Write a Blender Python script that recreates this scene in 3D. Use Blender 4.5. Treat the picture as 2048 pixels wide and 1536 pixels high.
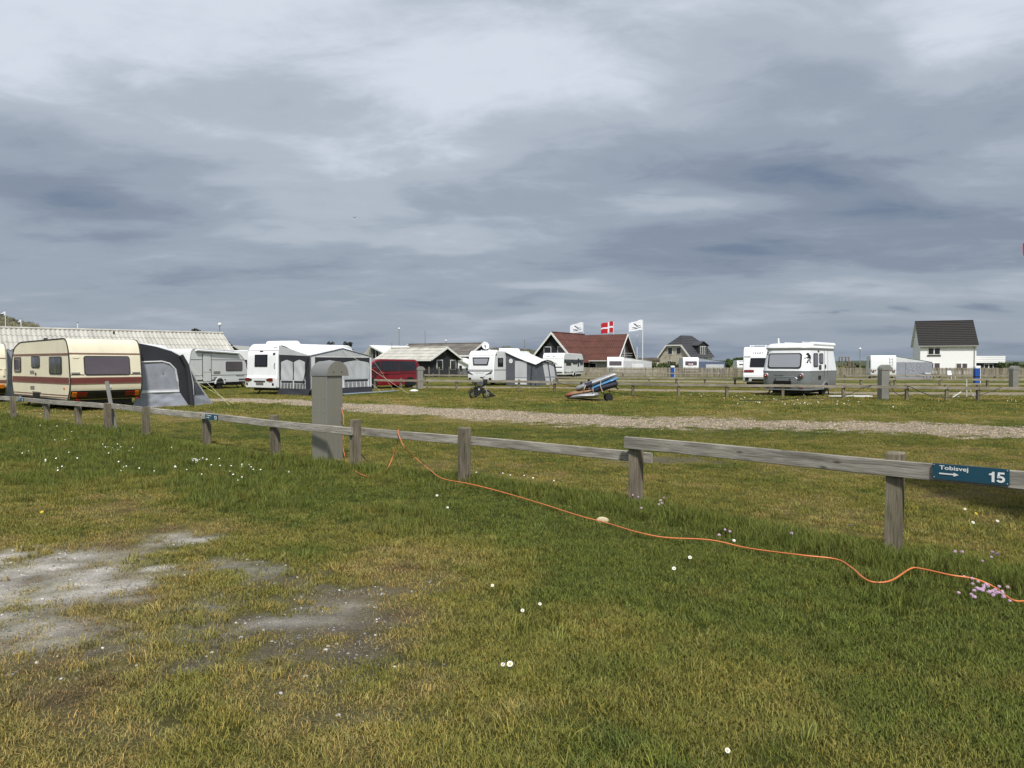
import bpy, math, random
import numpy as np
from mathutils import Vector, Matrix
R = math.radians
random.seed(7); rng = np.random.default_rng(7)
for o in list(bpy.data.objects): bpy.data.objects.remove(o)
scene = bpy.context.scene
C = scene.collection
# ------------------------------------------------------------------ camera
F_PX, H_CAM, HOR = 1450.0, 1.70, 726.0
PITCH = math.atan((768 - HOR) / F_PX)
cam_d = bpy.data.cameras.new('camera'); cam = bpy.data.objects.new('camera', cam_d); C.objects.link(cam)
cam_d.sensor_fit = 'HORIZONTAL'; cam_d.angle = 2 * math.atan(1024 / F_PX)
cam_d.clip_start = 0.05; cam_d.clip_end = 9000
cam.location = (0, 0, H_CAM); cam.rotation_euler = (R(90) - PITCH, 0, 0)
scene.camera = cam
# ------------------------------------------------------------------ sky and sun
SUN_EL, SUN_AZ = 52.0, 9.0           # sun stands behind the camera, a touch to the right
w = bpy.data.worlds.new('World'); scene.world = w; w.use_nodes = True
w.cycles.sampling_method = 'MANUAL'; w.cycles.sample_map_resolution = 512
nt = w.node_tree; N = nt.nodes; LK = nt.links; N.clear()
def nd(t, **k):
    n = N.new(t)
    for a, b in k.items(): setattr(n, a, b)
    return n
def mth(op, a, b=None, clamp=False):
    n = nd('ShaderNodeMath', operation=op, use_clamp=clamp)
    for i, s in enumerate((a, b)):
        if s is None: continue
        if isinstance(s, (int, float)): n.inputs[i].default_value = s
        else: LK.new(s, n.inputs[i])
    return n.outputs[0]
tc = nd('ShaderNodeTexCoord'); sep = nd('ShaderNodeSeparateXYZ'); LK.new(tc.outputs['Generated'], sep.inputs[0])
zz = mth('ADD', mth('MAXIMUM', sep.outputs[2], 0.0), 0.13)
cu = mth('DIVIDE', sep.outputs[0], zz); cv = mth('DIVIDE', sep.outputs[1], zz)
cmb = nd('ShaderNodeCombineXYZ'); LK.new(cu, cmb.inputs[0]); LK.new(cv, cmb.inputs[1])
def cloudnoise(scale, loc, det, rough, dist, sx=1.0, rot=0.0):
    mp = nd('ShaderNodeMapping'); mp.inputs['Location'].default_value = loc
    mp.inputs['Scale'].default_value = (sx, 1, 1); mp.inputs['Rotation'].default_value = (0, 0, R(rot))
    LK.new(cmb.outputs[0], mp.inputs[0])
    n = nd('ShaderNodeTexNoise'); n.inputs['Scale'].default_value = scale; n.inputs['Detail'].default_value = det
    n.inputs['Roughness'].default_value = rough; n.inputs['Distortion'].default_value = dist
    LK.new(mp.outputs[0], n.inputs['Vector']); return n.outputs['Fac']
n1 = cloudnoise(0.75, (3.1, 1.7, 0), 4, 0.45, 0.3, 0.9, 14)
n2 = cloudnoise(1.6, (7.3, 2.2, 0), 6, 0.52, 0.35, 0.75, 20)
n3 = cloudnoise(5.0, (1.3, 9.2, 0), 7, 0.64, 0.5, 0.65, 24)
s = mth('ADD', mth('MULTIPLY', n1, 0.85), mth('ADD', mth('MULTIPLY', n2, 0.92), mth('MULTIPLY', n3, 0.40)))
s = mth('SUBTRACT', s, 1.095)
el = nd('ShaderNodeMapRange', interpolation_type='SMOOTHSTEP'); LK.new(sep.outputs[2], el.inputs[0])
el.inputs[1].default_value = 0.08; el.inputs[2].default_value = 0.46; el.inputs[3].default_value = 0.44; el.inputs[4].default_value = 0.80
amp = nd('ShaderNodeMapRange', interpolation_type='SMOOTHSTEP'); LK.new(sep.outputs[2], amp.inputs[0])
amp.inputs[1].default_value = 0.0; amp.inputs[2].default_value = 0.18; amp.inputs[3].default_value = 0.45; amp.inputs[4].default_value = 1.0
# individual cloud masses: (bearing column, row, half width, half height, weight)
yy = mth('MAXIMUM', sep.outputs[1], 0.05)
wa = mth('MULTIPLY', mth('SUBTRACT', n2, 0.5), 0.30); we = mth('MULTIPLY', mth('SUBTRACT', n1, 0.5), 0.10)
ca = mth('ADD', mth('DIVIDE', sep.outputs[0], yy), wa); ce = mth('ADD', mth('DIVIDE', sep.outputs[2], yy), mth('MULTIPLY', we, amp.outputs[0]))
s = mth('MULTIPLY', s, amp.outputs[0])
cpl = nd('ShaderNodeCombineXYZ'); LK.new(ca, cpl.inputs[0]); LK.new(ce, cpl.inputs[1])
for bx_, by_, rx_, ry_, wt in ((600, 110, 800, 170, .13), (1150, 170, 230, 60, .16), (1760, 190, 270, 80, -.30), (1430, 320, 260, 62, -.25), (1560, 390, 130, 40, -.24), (1880, 310, 240, 55, .14), (1390, 432, 190, 26, .36), (780, 375, 230, 38, -.16), (220, 425, 280, 26, -.18), (830, 470, 230, 16, .20), (1400, 520, 210, 24, -.24), (1880, 455, 260, 32, -.24), (1850, 520, 330, 18, -.14), (1140, 562, 80, 11, .22), (1960, 608, 40, 13, -.34), (1810, 613, 34, 8, -.22), (1676, 624, 17, 6, -.26), (1200, 645, 1100, 20, .13), (1024, 705, 1700, 22, -.14)):
    k_ = math.sqrt(.8); fa, fe = k_ * F_PX / rx_, k_ * F_PX / ry_
    va = nd('ShaderNodeVectorMath', operation='MULTIPLY_ADD'); LK.new(cpl.outputs[0], va.inputs[0]); va.inputs[1].default_value = (fa, fe, 0); va.inputs[2].default_value = (-fa * (bx_ - 1024) / F_PX, -fe * (HOR - by_) / F_PX, 0)
    vd = nd('ShaderNodeVectorMath', operation='DOT_PRODUCT'); LK.new(va.outputs[0], vd.inputs[0]); LK.new(va.outputs[0], vd.inputs[1])
    ex = nd('ShaderNodeMath', operation='POWER'); ex.inputs[0].default_value = math.exp(-1); LK.new(vd.outputs['Value'], ex.inputs[1])
    ac = nd('ShaderNodeMath', operation='MULTIPLY_ADD'); LK.new(ex.outputs[0], ac.inputs[0]); ac.inputs[1].default_value = wt; LK.new(s, ac.inputs[2]); s = ac.outputs[0]
b = mth('ADD', s, el.outputs[0], clamp=True)
ramp = nd('ShaderNodeValToRGB'); LK.new(b, ramp.inputs[0])
cr = ramp.color_ramp; cr.interpolation = 'EASE'
cr.elements[0].position = 0.0; cr.elements[0].color = (0.140, 0.182, 0.262, 1)
cr.elements[1].position = 1.0; cr.elements[1].color = (0.590, 0.640, 0.715, 1)
for p, c in ((0.22, (0.205, 0.246, 0.318)), (0.45, (0.285, 0.330, 0.398)), (0.70, (0.388, 0.434, 0.502))):
    e = cr.elements.new(p); e.color = (*c, 1)
sky = nd('ShaderNodeTexSky', sky_type='NISHITA'); sky.sun_disc = False
sky.sun_elevation = R(SUN_EL); sky.sun_rotation = R(180 - SUN_AZ); sky.air_density = 1.2; sky.dust_density = 2
skm = nd('ShaderNodeMixRGB', blend_type='MULTIPLY'); skm.inputs[0].default_value = 1
LK.new(sky.outputs[0], skm.inputs[1]); skm.inputs[2].default_value = (0.08, 0.08, 0.08, 1)
mix = nd('ShaderNodeMixRGB'); mix.inputs[0].default_value = 0.94
LK.new(skm.outputs[0], mix.inputs[1]); LK.new(ramp.outputs[0], mix.inputs[2])
bg = nd('ShaderNodeBackground'); bg.inputs[1].default_value = 1.0; LK.new(mix.outputs[0], bg.inputs[0])
wo = nd('ShaderNodeOutputWorld'); LK.new(bg.outputs[0], wo.inputs[0])
sd = bpy.data.lights.new('sun', 'SUN'); sd.energy = 3.9; sd.angle = R(6); sd.color = (1.0, 0.965, 0.91)
sun = bpy.data.objects.new('sun', sd); C.objects.link(sun)
sv = Vector((math.sin(R(SUN_AZ)) * math.cos(R(SUN_EL)), -math.cos(R(SUN_AZ)) * math.cos(R(SUN_EL)), math.sin(R(SUN_EL))))
sun.rotation_euler = sv.to_track_quat('Z', 'Y').to_euler(); sun.location = sv * 60
vs = scene.view_settings; vs.view_transform = 'Standard'; vs.look = 'None'; vs.exposure = 0.22; vs.gamma = 1; vs.use_curve_mapping = False
cy = scene.cycles; cy.max_bounces = 5; cy.diffuse_bounces = 2; cy.glossy_bounces = 2; cy.transmission_bounces = 2
# ------------------------------------------------------------------ survey helpers: photo pixel -> place
_cp, _sp = math.cos(PITCH), math.sin(PITCH)
def ray(x, y):
    a, bb = (x - 1024) / F_PX, (768 - y) / F_PX
    return Vector((a, _cp + bb * _sp, -_sp + bb * _cp))
def G(x, y, z=0.0):
    d = ray(x, y); t = (z - H_CAM) / d.z
    return Vector((d.x * t, d.y * t, z))
def P(x, y, D):
    d = ray(x, y); t = D / d.y
    return Vector((d.x * t, D, H_CAM + d.z * t))
def X(x, D): return (x - 1024) / F_PX * D
# ------------------------------------------------------------------ materials
def lin(c):
    if max(c) > 1.001: c = [k / 255 for k in c]
    return tuple((k / 12.92 if k <= 0.04045 else ((k + 0.055) / 1.055) ** 2.4) for k in c)
MATS = {}
def mat(name, rgb, rough=0.6, metal=0.0, var=0.06, scale=3.0, bump=0.0, bscale=40.0, stretch=(1, 1, 1), coat=0.0, spec=0.5, dirt=0.0, emit=None, alpha=1.0):
    m = bpy.data.materials.new(name); m.use_nodes = True; t = m.node_tree; n = t.nodes; l = t.links
    p = n['Principled BSDF']; col = lin(rgb)
    p.inputs['Roughness'].default_value = rough; p.inputs['Metallic'].default_value = metal
    p.inputs['Coat Weight'].default_value = coat; p.inputs['Specular IOR Level'].default_value = spec
    tcn = n.new('ShaderNodeTexCoord'); mp = n.new('ShaderNodeMapping'); mp.inputs['Scale'].default_value = stretch
    l.new(tcn.outputs['Object'], mp.inputs[0])
    nz = n.new('ShaderNodeTexNoise'); nz.inputs['Scale'].default_value = scale; nz.inputs['Detail'].default_value = 6
    l.new(mp.outputs[0], nz.inputs['Vector'])
    r = n.new('ShaderNodeValToRGB'); l.new(nz.outputs['Fac'], r.inputs[0])
    r.color_ramp.elements[0].position = 0.3; r.color_ramp.elements[1].position = 0.72
    r.color_ramp.elements[0].color = (*[max(0, k * (1 - var * 2)) for k in col], 1)
    r.color_ramp.elements[1].color = (*[min(1, k * (1 + var)) for k in col], 1)
    src = r.outputs[0]
    if dirt > 0:
        n2_ = n.new('ShaderNodeTexNoise'); n2_.inputs['Scale'].default_value = 1.1; n2_.inputs['Detail'].default_value = 8; n2_.inputs['Roughness'].default_value = 0.7
        mp2 = n.new('ShaderNodeMapping'); mp2.inputs['Scale'].default_value = (2.5, 2.5, 0.5); l.new(tcn.outputs['Object'], mp2.inputs[0]); l.new(mp2.outputs[0], n2_.inputs['Vector'])
        r2 = n.new('ShaderNodeMapRange'); r2.inputs[1].default_value = 0.45; r2.inputs[2].default_value = 0.8; r2.inputs[4].default_value = dirt
        l.new(n2_.outputs['Fac'], r2.inputs[0])
        mx = n.new('ShaderNodeMixRGB'); l.new(r2.outputs[0], mx.inputs[0]); l.new(src, mx.inputs[1]); mx.inputs[2].default_value = (0.16, 0.145, 0.115, 1)
        src = mx.outputs[0]
    l.new(src, p.inputs['Base Color'])
    if bump > 0:
        bn = n.new('ShaderNodeTexNoise'); bn.inputs['Scale'].default_value = bscale; bn.inputs['Detail'].default_value = 4
        l.new(mp.outputs[0], bn.inputs['Vector'])
        bp = n.new('ShaderNodeBump'); bp.inputs['Strength'].default_value = bump; bp.inputs['Distance'].default_value = 0.02
        l.new(bn.outputs['Fac'], bp.inputs['Height']); l.new(bp.outputs[0], p.inputs['Normal'])
    MATS[name] = m; return m
def wood_mat(name, c_lo, c_mid, c_hi, knots=True, along='x', green=0.0, vary=0.35):
    """weathered softwood: fibres stretched along the piece, dark checks and knots"""
    m = bpy.data.materials.new(name); m.use_nodes = True; t = m.node_tree; n = t.nodes; l = t.links; p = n['Principled BSDF']
    p.inputs['Roughness'].default_value = 0.85; p.inputs['Specular IOR Level'].default_value = 0.2
    tcn = n.new('ShaderNodeTexCoord'); oi = n.new('ShaderNodeObjectInfo')
    add = n.new('ShaderNodeVectorMath'); add.operation = 'ADD'
    mul = n.new('ShaderNodeVectorMath'); mul.operation = 'SCALE'; mul.inputs[0].default_value = (17, 9, 5); l.new(oi.outputs['Random'], mul.inputs['Scale'])
    l.new(tcn.outputs['Object'], add.inputs[0]); l.new(mul.outputs[0], add.inputs[1])
    mp = n.new('ShaderNodeMapping'); l.new(add.outputs[0], mp.inputs[0])
    mp.inputs['Scale'].default_value = (1.1, 22, 22) if along == 'x' else (22, 22, 1.1)
    nz = n.new('ShaderNodeTexNoise'); nz.inputs['Scale'].default_value = 2.2; nz.inputs['Detail'].default_value = 8; nz.inputs['Distortion'].default_value = 0.9; nz.inputs['Roughness'].default_value = 0.65
    l.new(mp.outputs[0], nz.inputs['Vector'])
    r = n.new('ShaderNodeValToRGB'); l.new(nz.outputs['Fac'], r.inputs[0]); e = r.color_ramp.elements
    e[0].position = 0.30; e[0].color = (*lin(c_lo), 1); e[1].position = 0.74; e[1].color = (*lin(c_hi), 1); k = e.new(0.5); k.color = (*lin(c_mid), 1)
    mp2 = n.new('ShaderNodeMapping'); l.new(add.outputs[0], mp2.inputs[0]); mp2.inputs['Scale'].default_value = (0.7, 2.2, 2.2) if along == 'x' else (2.2, 2.2, 0.7)
    n2_ = n.new('ShaderNodeTexNoise'); n2_.inputs['Scale'].default_value = 2.0; n2_.inputs['Detail'].default_value = 5; l.new(mp2.outputs[0], n2_.inputs['Vector'])
    mr = n.new('ShaderNodeMapRange'); mr.inputs[1].default_value = 0.35; mr.inputs[2].default_value = 0.7; mr.inputs[3].default_value = 0.74; mr.inputs[4].default_value = 1.22; l.new(n2_.outputs['Fac'], mr.inputs[0])
    mx = n.new('ShaderNodeMixRGB'); mx.blend_type = 'MULTIPLY'; mx.inputs[0].default_value = 1; l.new(r.outputs[0], mx.inputs[1]); l.new(mr.outputs[0], mx.inputs[2])
    src = mx.outputs[0]
    if knots:
        vo = n.new('ShaderNodeTexVoronoi'); vo.inputs['Scale'].default_value = 1.0
        mp3 = n.new('ShaderNodeMapping'); l.new(add.outputs[0], mp3.inputs[0]); mp3.inputs['Scale'].default_value = (2.6, 5, 9) if along == 'x' else (6, 6, 3)
        l.new(mp3.outputs[0], vo.inputs['Vector'])
        kr = n.new('ShaderNodeMapRange'); kr.inputs[1].default_value = 0.05; kr.inputs[2].default_value = 0.15; kr.inputs[3].default_value = 0.8; kr.inputs[4].default_value = 0.0; l.new(vo.outputs['Distance'], kr.inputs[0])
        m3 = n.new('ShaderNodeMixRGB'); l.new(kr.outputs[0], m3.inputs[0]); l.new(src, m3.inputs[1]); m3.inputs[2].default_value = (*lin((58, 50, 42)), 1); src = m3.outputs[0]
    if green > 0:
        n4 = n.new('ShaderNodeTexNoise'); n4.inputs['Scale'].default_value = 5; n4.inputs['Detail'].default_value = 6; l.new(add.outputs[0], n4.inputs['Vector'])
        g4 = n.new('ShaderNodeMapRange'); g4.inputs[1].default_value = 0.5; g4.inputs[2].default_value = 0.75; g4.inputs[4].default_value = green; l.new(n4.outputs['Fac'], g4.inputs[0])
        m5 = n.new('ShaderNodeMixRGB'); l.new(g4.outputs[0], m5.inputs[0]); l.new(src, m5.inputs[1]); m5.inputs[2].default_value = (*lin((92, 98, 72)), 1); src = m5.outputs[0]
    rb = n.new('ShaderNodeMapRange'); rb.inputs[3].default_value = .72; rb.inputs[4].default_value = 1.18; l.new(oi.outputs['Random'], rb.inputs[0]); mr_ = n.new('ShaderNodeMixRGB'); mr_.blend_type = 'MULTIPLY'; mr_.inputs[0].default_value = vary; l.new(src, mr_.inputs[1]); l.new(rb.outputs[0], mr_.inputs[2]); src = mr_.outputs[0]
    l.new(src, p.inputs['Base Color'])
    bp = n.new('ShaderNodeBump'); bp.inputs['Strength'].default_value = 0.7; bp.inputs['Distance'].default_value = 0.006
    l.new(nz.outputs['Fac'], bp.inputs['Height']); l.new(bp.outputs[0], p.inputs['Normal'])
    MATS[name] = m; return m
RAIL = wood_mat('weathered_rail', (104, 99, 90), (152, 147, 137), (192, 188, 178))
POST = wood_mat('weathered_post', (72, 66, 55), (118, 109, 95), (152, 143, 128), along='z', green=0.6)
FARRAIL = wood_mat('far_rail', (112, 106, 94), (145, 138, 124), (165, 158, 145))
FARPOST = wood_mat('far_post', (84, 77, 64), (120, 112, 96), (146, 138, 120), along='z', green=0.3)
BOARD = wood_mat('fence_board', (104, 98, 86), (140, 132, 118), (166, 158, 144), along='z', vary=1.0)
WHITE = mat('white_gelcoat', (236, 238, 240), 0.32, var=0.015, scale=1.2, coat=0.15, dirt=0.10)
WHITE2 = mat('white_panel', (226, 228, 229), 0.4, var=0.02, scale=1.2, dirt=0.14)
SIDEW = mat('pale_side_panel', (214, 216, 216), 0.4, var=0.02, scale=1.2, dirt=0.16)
CREAM = mat('cream_hammered_sheet', (226, 218, 192), 0.38, var=0.03, scale=2.0, bump=0.06, bscale=60, dirt=0.10)
MAROON = mat('maroon_stripe', (112, 58, 52), 0.45, var=0.06)
BROWNTRIM = mat('brown_trim', (124, 92, 80), 0.5)
BLACK = mat('black_plastic', (22, 22, 23), 0.5, var=0.1)
RUBBER = mat('black_rubber', (26, 26, 26), 0.8, var=0.15, bump=0.2)
DARKTRIM = mat('dark_trim', (48, 46, 44), 0.5)
GLASS = mat('tinted_window', (30, 29, 33), 0.07, var=0.2, scale=1.5, coat=0.4)
CURT = mat('curtained_window', (78, 76, 88), 0.12, var=0.48, scale=2.2, coat=0.5, stretch=(3.5, 3.5, .8))
GLASSG = mat('smoked_grey_window', (92, 84, 90), 0.12, var=0.12, scale=0.9, coat=0.5)
BLIND = mat('pale_blind_behind_glass', (150, 152, 160), 0.16, var=0.03, scale=2, coat=0.5, stretch=(1, 1, 14))
REDL = mat('red_lens', (118, 18, 17), 0.18, coat=0.6); ORANGEL = mat('amber_lens', (224, 128, 34), 0.2, coat=0.6); CLEARL = mat('clear_lens', (214, 214, 216), 0.15, coat=0.6)
STEEL = mat('brushed_steel', (150, 147, 136), 0.5, metal=0.45, var=0.035, scale=1.0, stretch=(40, 40, 1.2))
STEELCAP = mat('steel_cap', (168, 166, 160), 0.40, metal=0.8, var=0.06, scale=2.0)
FARSTEEL = mat('dull_steel', (150, 148, 142), 0.5, metal=0.5, var=0.06)
ALU = mat('aluminium', (190, 192, 194), 0.35, metal=0.7); CHROME = mat('wheel_trim', (176, 178, 182), 0.3, metal=0.8)
SILVER = mat('silver_hammered_sheet', (132, 136, 138), 0.45, metal=0.25, var=0.05, scale=2)
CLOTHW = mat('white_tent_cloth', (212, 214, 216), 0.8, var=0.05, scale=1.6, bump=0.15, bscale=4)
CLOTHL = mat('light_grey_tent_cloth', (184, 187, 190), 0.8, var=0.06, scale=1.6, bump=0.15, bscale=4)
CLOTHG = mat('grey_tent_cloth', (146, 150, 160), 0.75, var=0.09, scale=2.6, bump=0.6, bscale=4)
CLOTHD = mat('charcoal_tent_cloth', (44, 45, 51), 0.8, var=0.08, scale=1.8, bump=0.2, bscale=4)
CLOTHM = mat('mid_grey_tent_cloth', (84, 87, 94), 0.8, var=0.07, scale=1.8, bump=0.2, bscale=4)
PIPING = mat('silver_piping', (206, 208, 210), 0.7)
SIGNB = mat('blue_sign_enamel', (30, 76, 96), 0.4, var=0.03, coat=0.2); SIGNW = mat('white_lettering', (232, 236, 236), 0.5)
ORANGE = mat('orange_cable', (206, 120, 68), 0.45, var=0.1, scale=6); BLACKC = mat('black_cable', (24, 24, 22), 0.6)
REDPAINT = mat('red_metallic_paint', (122, 14, 22), 0.24, metal=0.25, var=0.03, coat=0.7)
ROPEY = mat('yellow_guy_rope', (206, 206, 120), 0.7); ROPEW = mat('pale_guy_rope', (200, 196, 176), 0.7)
# ------------------------------------------------------------------ mesh builder
class MB:
    def __init__(s): s.v = []; s.f = []
    def add(s, V, Fs):
        o = len(s.v); s.v += [tuple(k) for k in V]; s.f += [tuple(i + o for i in q) for q in Fs]; return s
    def box(s, x0, x1, y0, y1, z0, z1):
        return s.add([(x0, y0, z0), (x1, y0, z0), (x1, y1, z0), (x0, y1, z0), (x0, y0, z1), (x1, y0, z1), (x1, y1, z1), (x0, y1, z1)],
                     [(0, 3, 2, 1), (4, 5, 6, 7), (0, 1, 5, 4), (1, 2, 6, 5), (2, 3, 7, 6), (3, 0, 4, 7)])
    def bar(s, p, q, w, h, up=(0, 0, 1)):
        p, q = Vector(p), Vector(q); d = (q - p).normalized(); sd_ = d.cross(Vector(up))
        if sd_.length < 1e-4: sd_ = d.cross(Vector((1, 0, 0)))
        sd_.normalize(); u = sd_.cross(d)
        V = [e + sd_ * a * w / 2 + u * b_ * h / 2 for e in (p, q) for a, b_ in ((-1, -1), (1, -1), (1, 1), (-1, 1))]
        return s.add(V, [(0, 3, 2, 1), (4, 5, 6, 7), (0, 1, 5, 4), (1, 2, 6, 5), (2, 3, 7, 6), (3, 0, 4, 7)][::1])
    def tube(s, pts, r, n=8, close=False, cap=True):
        pts = [Vector(p) for p in pts]; m = len(pts); rr = r if hasattr(r, '__len__') else [r] * m; V = []
        ref = Vector((0, 0, 1))
        for i, p in enumerate(pts):
            a = pts[(i - 1) % m] if (i or close) else p; c = pts[(i + 1) % m] if (i < m - 1 or close) else p
            d = (c - a).normalized(); sx = d.cross(ref)
            if sx.length < 0.05: sx = d.cross(Vector((0, 1, 0)))
            sx.normalize(); u = sx.cross(d)
            V += [p + (sx * math.cos(2 * math.pi * k / n) + u * math.sin(2 * math.pi * k / n)) * rr[i] for k in range(n)]
        Fs = []
        for i in range(m if close else m - 1):
            a, c = i * n, ((i + 1) % m) * n
            Fs += [(a + k, a + (k + 1) % n, c + (k + 1) % n, c + k) for k in range(n)]
        if cap and not close: Fs += [tuple(range(n))[::-1], tuple((m - 1) * n + k for k in range(n))]
        return s.add(V, Fs)
    def cyl(s, p, q, r, n=20): return s.tube([p, q], r, n)
    def lathe(s, prof, n=20, axis='z', c=(0, 0, 0)):
        V = []; c = Vector(c)
        for r, h in prof:
            for k in range(n):
                a = 2 * math.pi * k / n; x, y = r * math.cos(a), r * math.sin(a)
                V.append(c + Vector({'z': (x, y, h), 'y': (x, h, y), 'x': (h, x, y)}[axis]))
        Fs = [(i * n + k, i * n + (k + 1) % n, (i + 1) * n + (k + 1) % n, (i + 1) * n + k) for i in range(len(prof) - 1) for k in range(n)]
        Fs += [tuple(range(n))[::-1], tuple((len(prof) - 1) * n + k for k in range(n))]
        return s.add(V, Fs)
    def prism(s, poly, y0, y1, y0b=None):
        """polygon in x,z (list) pushed along y; y0/y1 may be functions of z"""
        f0 = y0 if callable(y0) else (lambda z: y0); f1 = y1 if callable(y1) else (lambda z: y1); n = len(poly)
        V = [(x, f0(z), z) for x, z in poly] + [(x, f1(z), z) for x, z in poly]
        return s.add(V, [tuple(range(n)), tuple(range(n, 2 * n))[::-1]] + [(i, n + i, n + (i + 1) % n, (i + 1) % n) for i in range(n)])
    def slab(s, quad, out=0.01, back=0.02, rad=0.0, seg=4, lift=0.0):
        """rounded plate on a quad given bl,br,tr,tl seen from outside"""
        a, b_, c, d = [Vector(k) for k in quad]; nrm = (b_ - a).cross(d - a).normalized(); wd = ((b_ - a).length + (c - d).length) / 2; ht = ((d - a).length + (c - b_).length) / 2
        pts = []
        if rad <= 0: pts = [(0, 0), (1, 0), (1, 1), (0, 1)]
        else:
            ru, rv = min(rad / wd, .49), min(rad / ht, .49)
            for cx, cy, a0 in ((1 - ru, rv, -90), (1 - ru, 1 - rv, 0), (ru, 1 - rv, 90), (ru, rv, 180)):
                for k in range(seg + 1):
                    t = R(a0 + 90 * k / seg); pts.append((cx + ru * math.cos(t), cy + rv * math.sin(t)))
        def bi(u, v): return a * (1 - u) * (1 - v) + b_ * u * (1 - v) + c * u * v + d * (1 - u) * v
        n = len(pts); V = [bi(u, v) + nrm * (out + lift) for u, v in pts] + [bi(u, v) - nrm * back for u, v in pts]
        return s.add(V, [tuple(range(n)), tuple(range(n, 2 * n))[::-1]] + [(i, n + i, n + (i + 1) % n, (i + 1) % n)[::-1] for i in range(n)][::1])
    def grid(s, P_, thick=0.0):
        """rows of points -> sheet; thick>0 gives the sheet a back face and rim"""
        r, c = len(P_), len(P_[0]); V = [Vector(p) for row in P_ for p in row]
        Fs = [(i * c + j, i * c + j + 1, (i + 1) * c + j + 1, (i + 1) * c + j) for i in range(r - 1) for j in range(c - 1)]
        if thick > 0:
            nr = [Vector((0, 0, 0)) for _ in V]
            for q in Fs:
                nn = (V[q[1]] - V[q[0]]).cross(V[q[3]] - V[q[0]])
                if nn.length < 1e-9: nn = (V[q[2]] - V[q[1]]).cross(V[q[3]] - V[q[1]])
                for k in q: nr[k] += nn
            o = len(V); V = V + [v - (k.normalized() if k.length > 0 else Vector((0, 0, 1))) * thick for v, k in zip(V, nr)]
            F2 = [tuple(o + k for k in q)[::-1] for q in Fs]
            rim = [j for j in range(c)] + [i * c + c - 1 for i in range(1, r)] + [(r - 1) * c + j for j in range(c - 2, -1, -1)] + [i * c for i in range(r - 2, 0, -1)]
            Fs = Fs + F2 + [(rim[k], o + rim[k], o + rim[(k + 1) % len(rim)], rim[(k + 1) % len(rim)]) for k in range(len(rim))]
        return s.add(V, Fs)
    def loft(s, rings, cap=True):
        n = len(rings[0]); V = [p for r in rings for p in r]
        Fs = [(i * n + k, i * n + (k + 1) % n, (i + 1) * n + (k + 1) % n, (i + 1) * n + k) for i in range(len(rings) - 1) for k in range(n)]
        if cap: Fs += [tuple(range(n))[::-1], tuple((len(rings) - 1) * n + k for k in range(n))]
        return s.add(V, Fs)
def mesh_from(name, mb, m, smooth=32):
    me = bpy.data.meshes.new(name); me.from_pydata(mb.v, [], mb.f); me.validate(); me.materials.append(m)
    if smooth:
        me.polygons.foreach_set('use_smooth', [True] * len(me.polygons)); me.set_sharp_from_angle(angle=R(smooth))
    me.update(); return me
def part(name, mb, m, parent=None, smooth=32, loc=(0, 0, 0), rot=(0, 0, 0), bevel=0.0, label=None):
    o = bpy.data.objects.new(name, mesh_from(name, mb, m, smooth)); C.objects.link(o)
    o.location = loc; o.rotation_euler = rot
    if parent: o.parent = parent
    if label: o['label'] = label
    if bevel > 0:
        bv = o.modifiers.new('bevel', 'BEVEL'); bv.width = bevel; bv.segments = 2; bv.limit_method = 'ANGLE'; bv.angle_limit = R(40)
    return o
def tag(o, label, cat, group=None):
    o['label'] = label; o['category'] = cat
    if group: o['group'] = group
    return o
def thing(name, label, cat, loc=(0, 0, 0), rz=0.0, group=None):
    o = bpy.data.objects.new(name, None); C.objects.link(o); o.empty_display_size = 0.2
    o.location = loc; o.rotation_euler = (0, 0, rz); return tag(o, label, cat, group)
def struct(o, kind='structure'): o['kind'] = kind; return o
def copy_tree(root, loc, rz=None, label=None, scale=None):
    r = root.copy(); C.objects.link(r); r.location = loc
    if rz is not None: r.rotation_euler = (0, 0, rz)
    if scale: r.scale = (scale,) * 3
    if label: r['label'] = label
    for ch in list(root.children):
        c = ch.copy(); C.objects.link(c); c.parent = r
        for g in list(ch.children):
            d = g.copy(); C.objects.link(d); d.parent = c
    return r
def rpoly(pts, seg=5):
    """polygon x,z,(radius) -> rounded outline"""
    out = []; n = len(pts)
    for i, p in enumerate(pts):
        r = p[2] if len(p) > 2 else 0
        v = Vector(p[:2]); a = Vector(pts[i - 1][:2]); b_ = Vector(pts[(i + 1) % n][:2])
        if r <= 0: out.append((v.x, v.y)); continue
        d1, d2 = (a - v), (b_ - v); l1, l2 = d1.length, d2.length; d1.normalize(); d2.normalize()
        k = min(r, l1 * .48, l2 * .48); p0, p2 = v + d1 * k, v + d2 * k
        for j in range(seg + 1):
            t = j / seg; q = p0 * (1 - t) ** 2 + v * 2 * t * (1 - t) + p2 * t * t; out.append((q.x, q.y))
    return out
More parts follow.
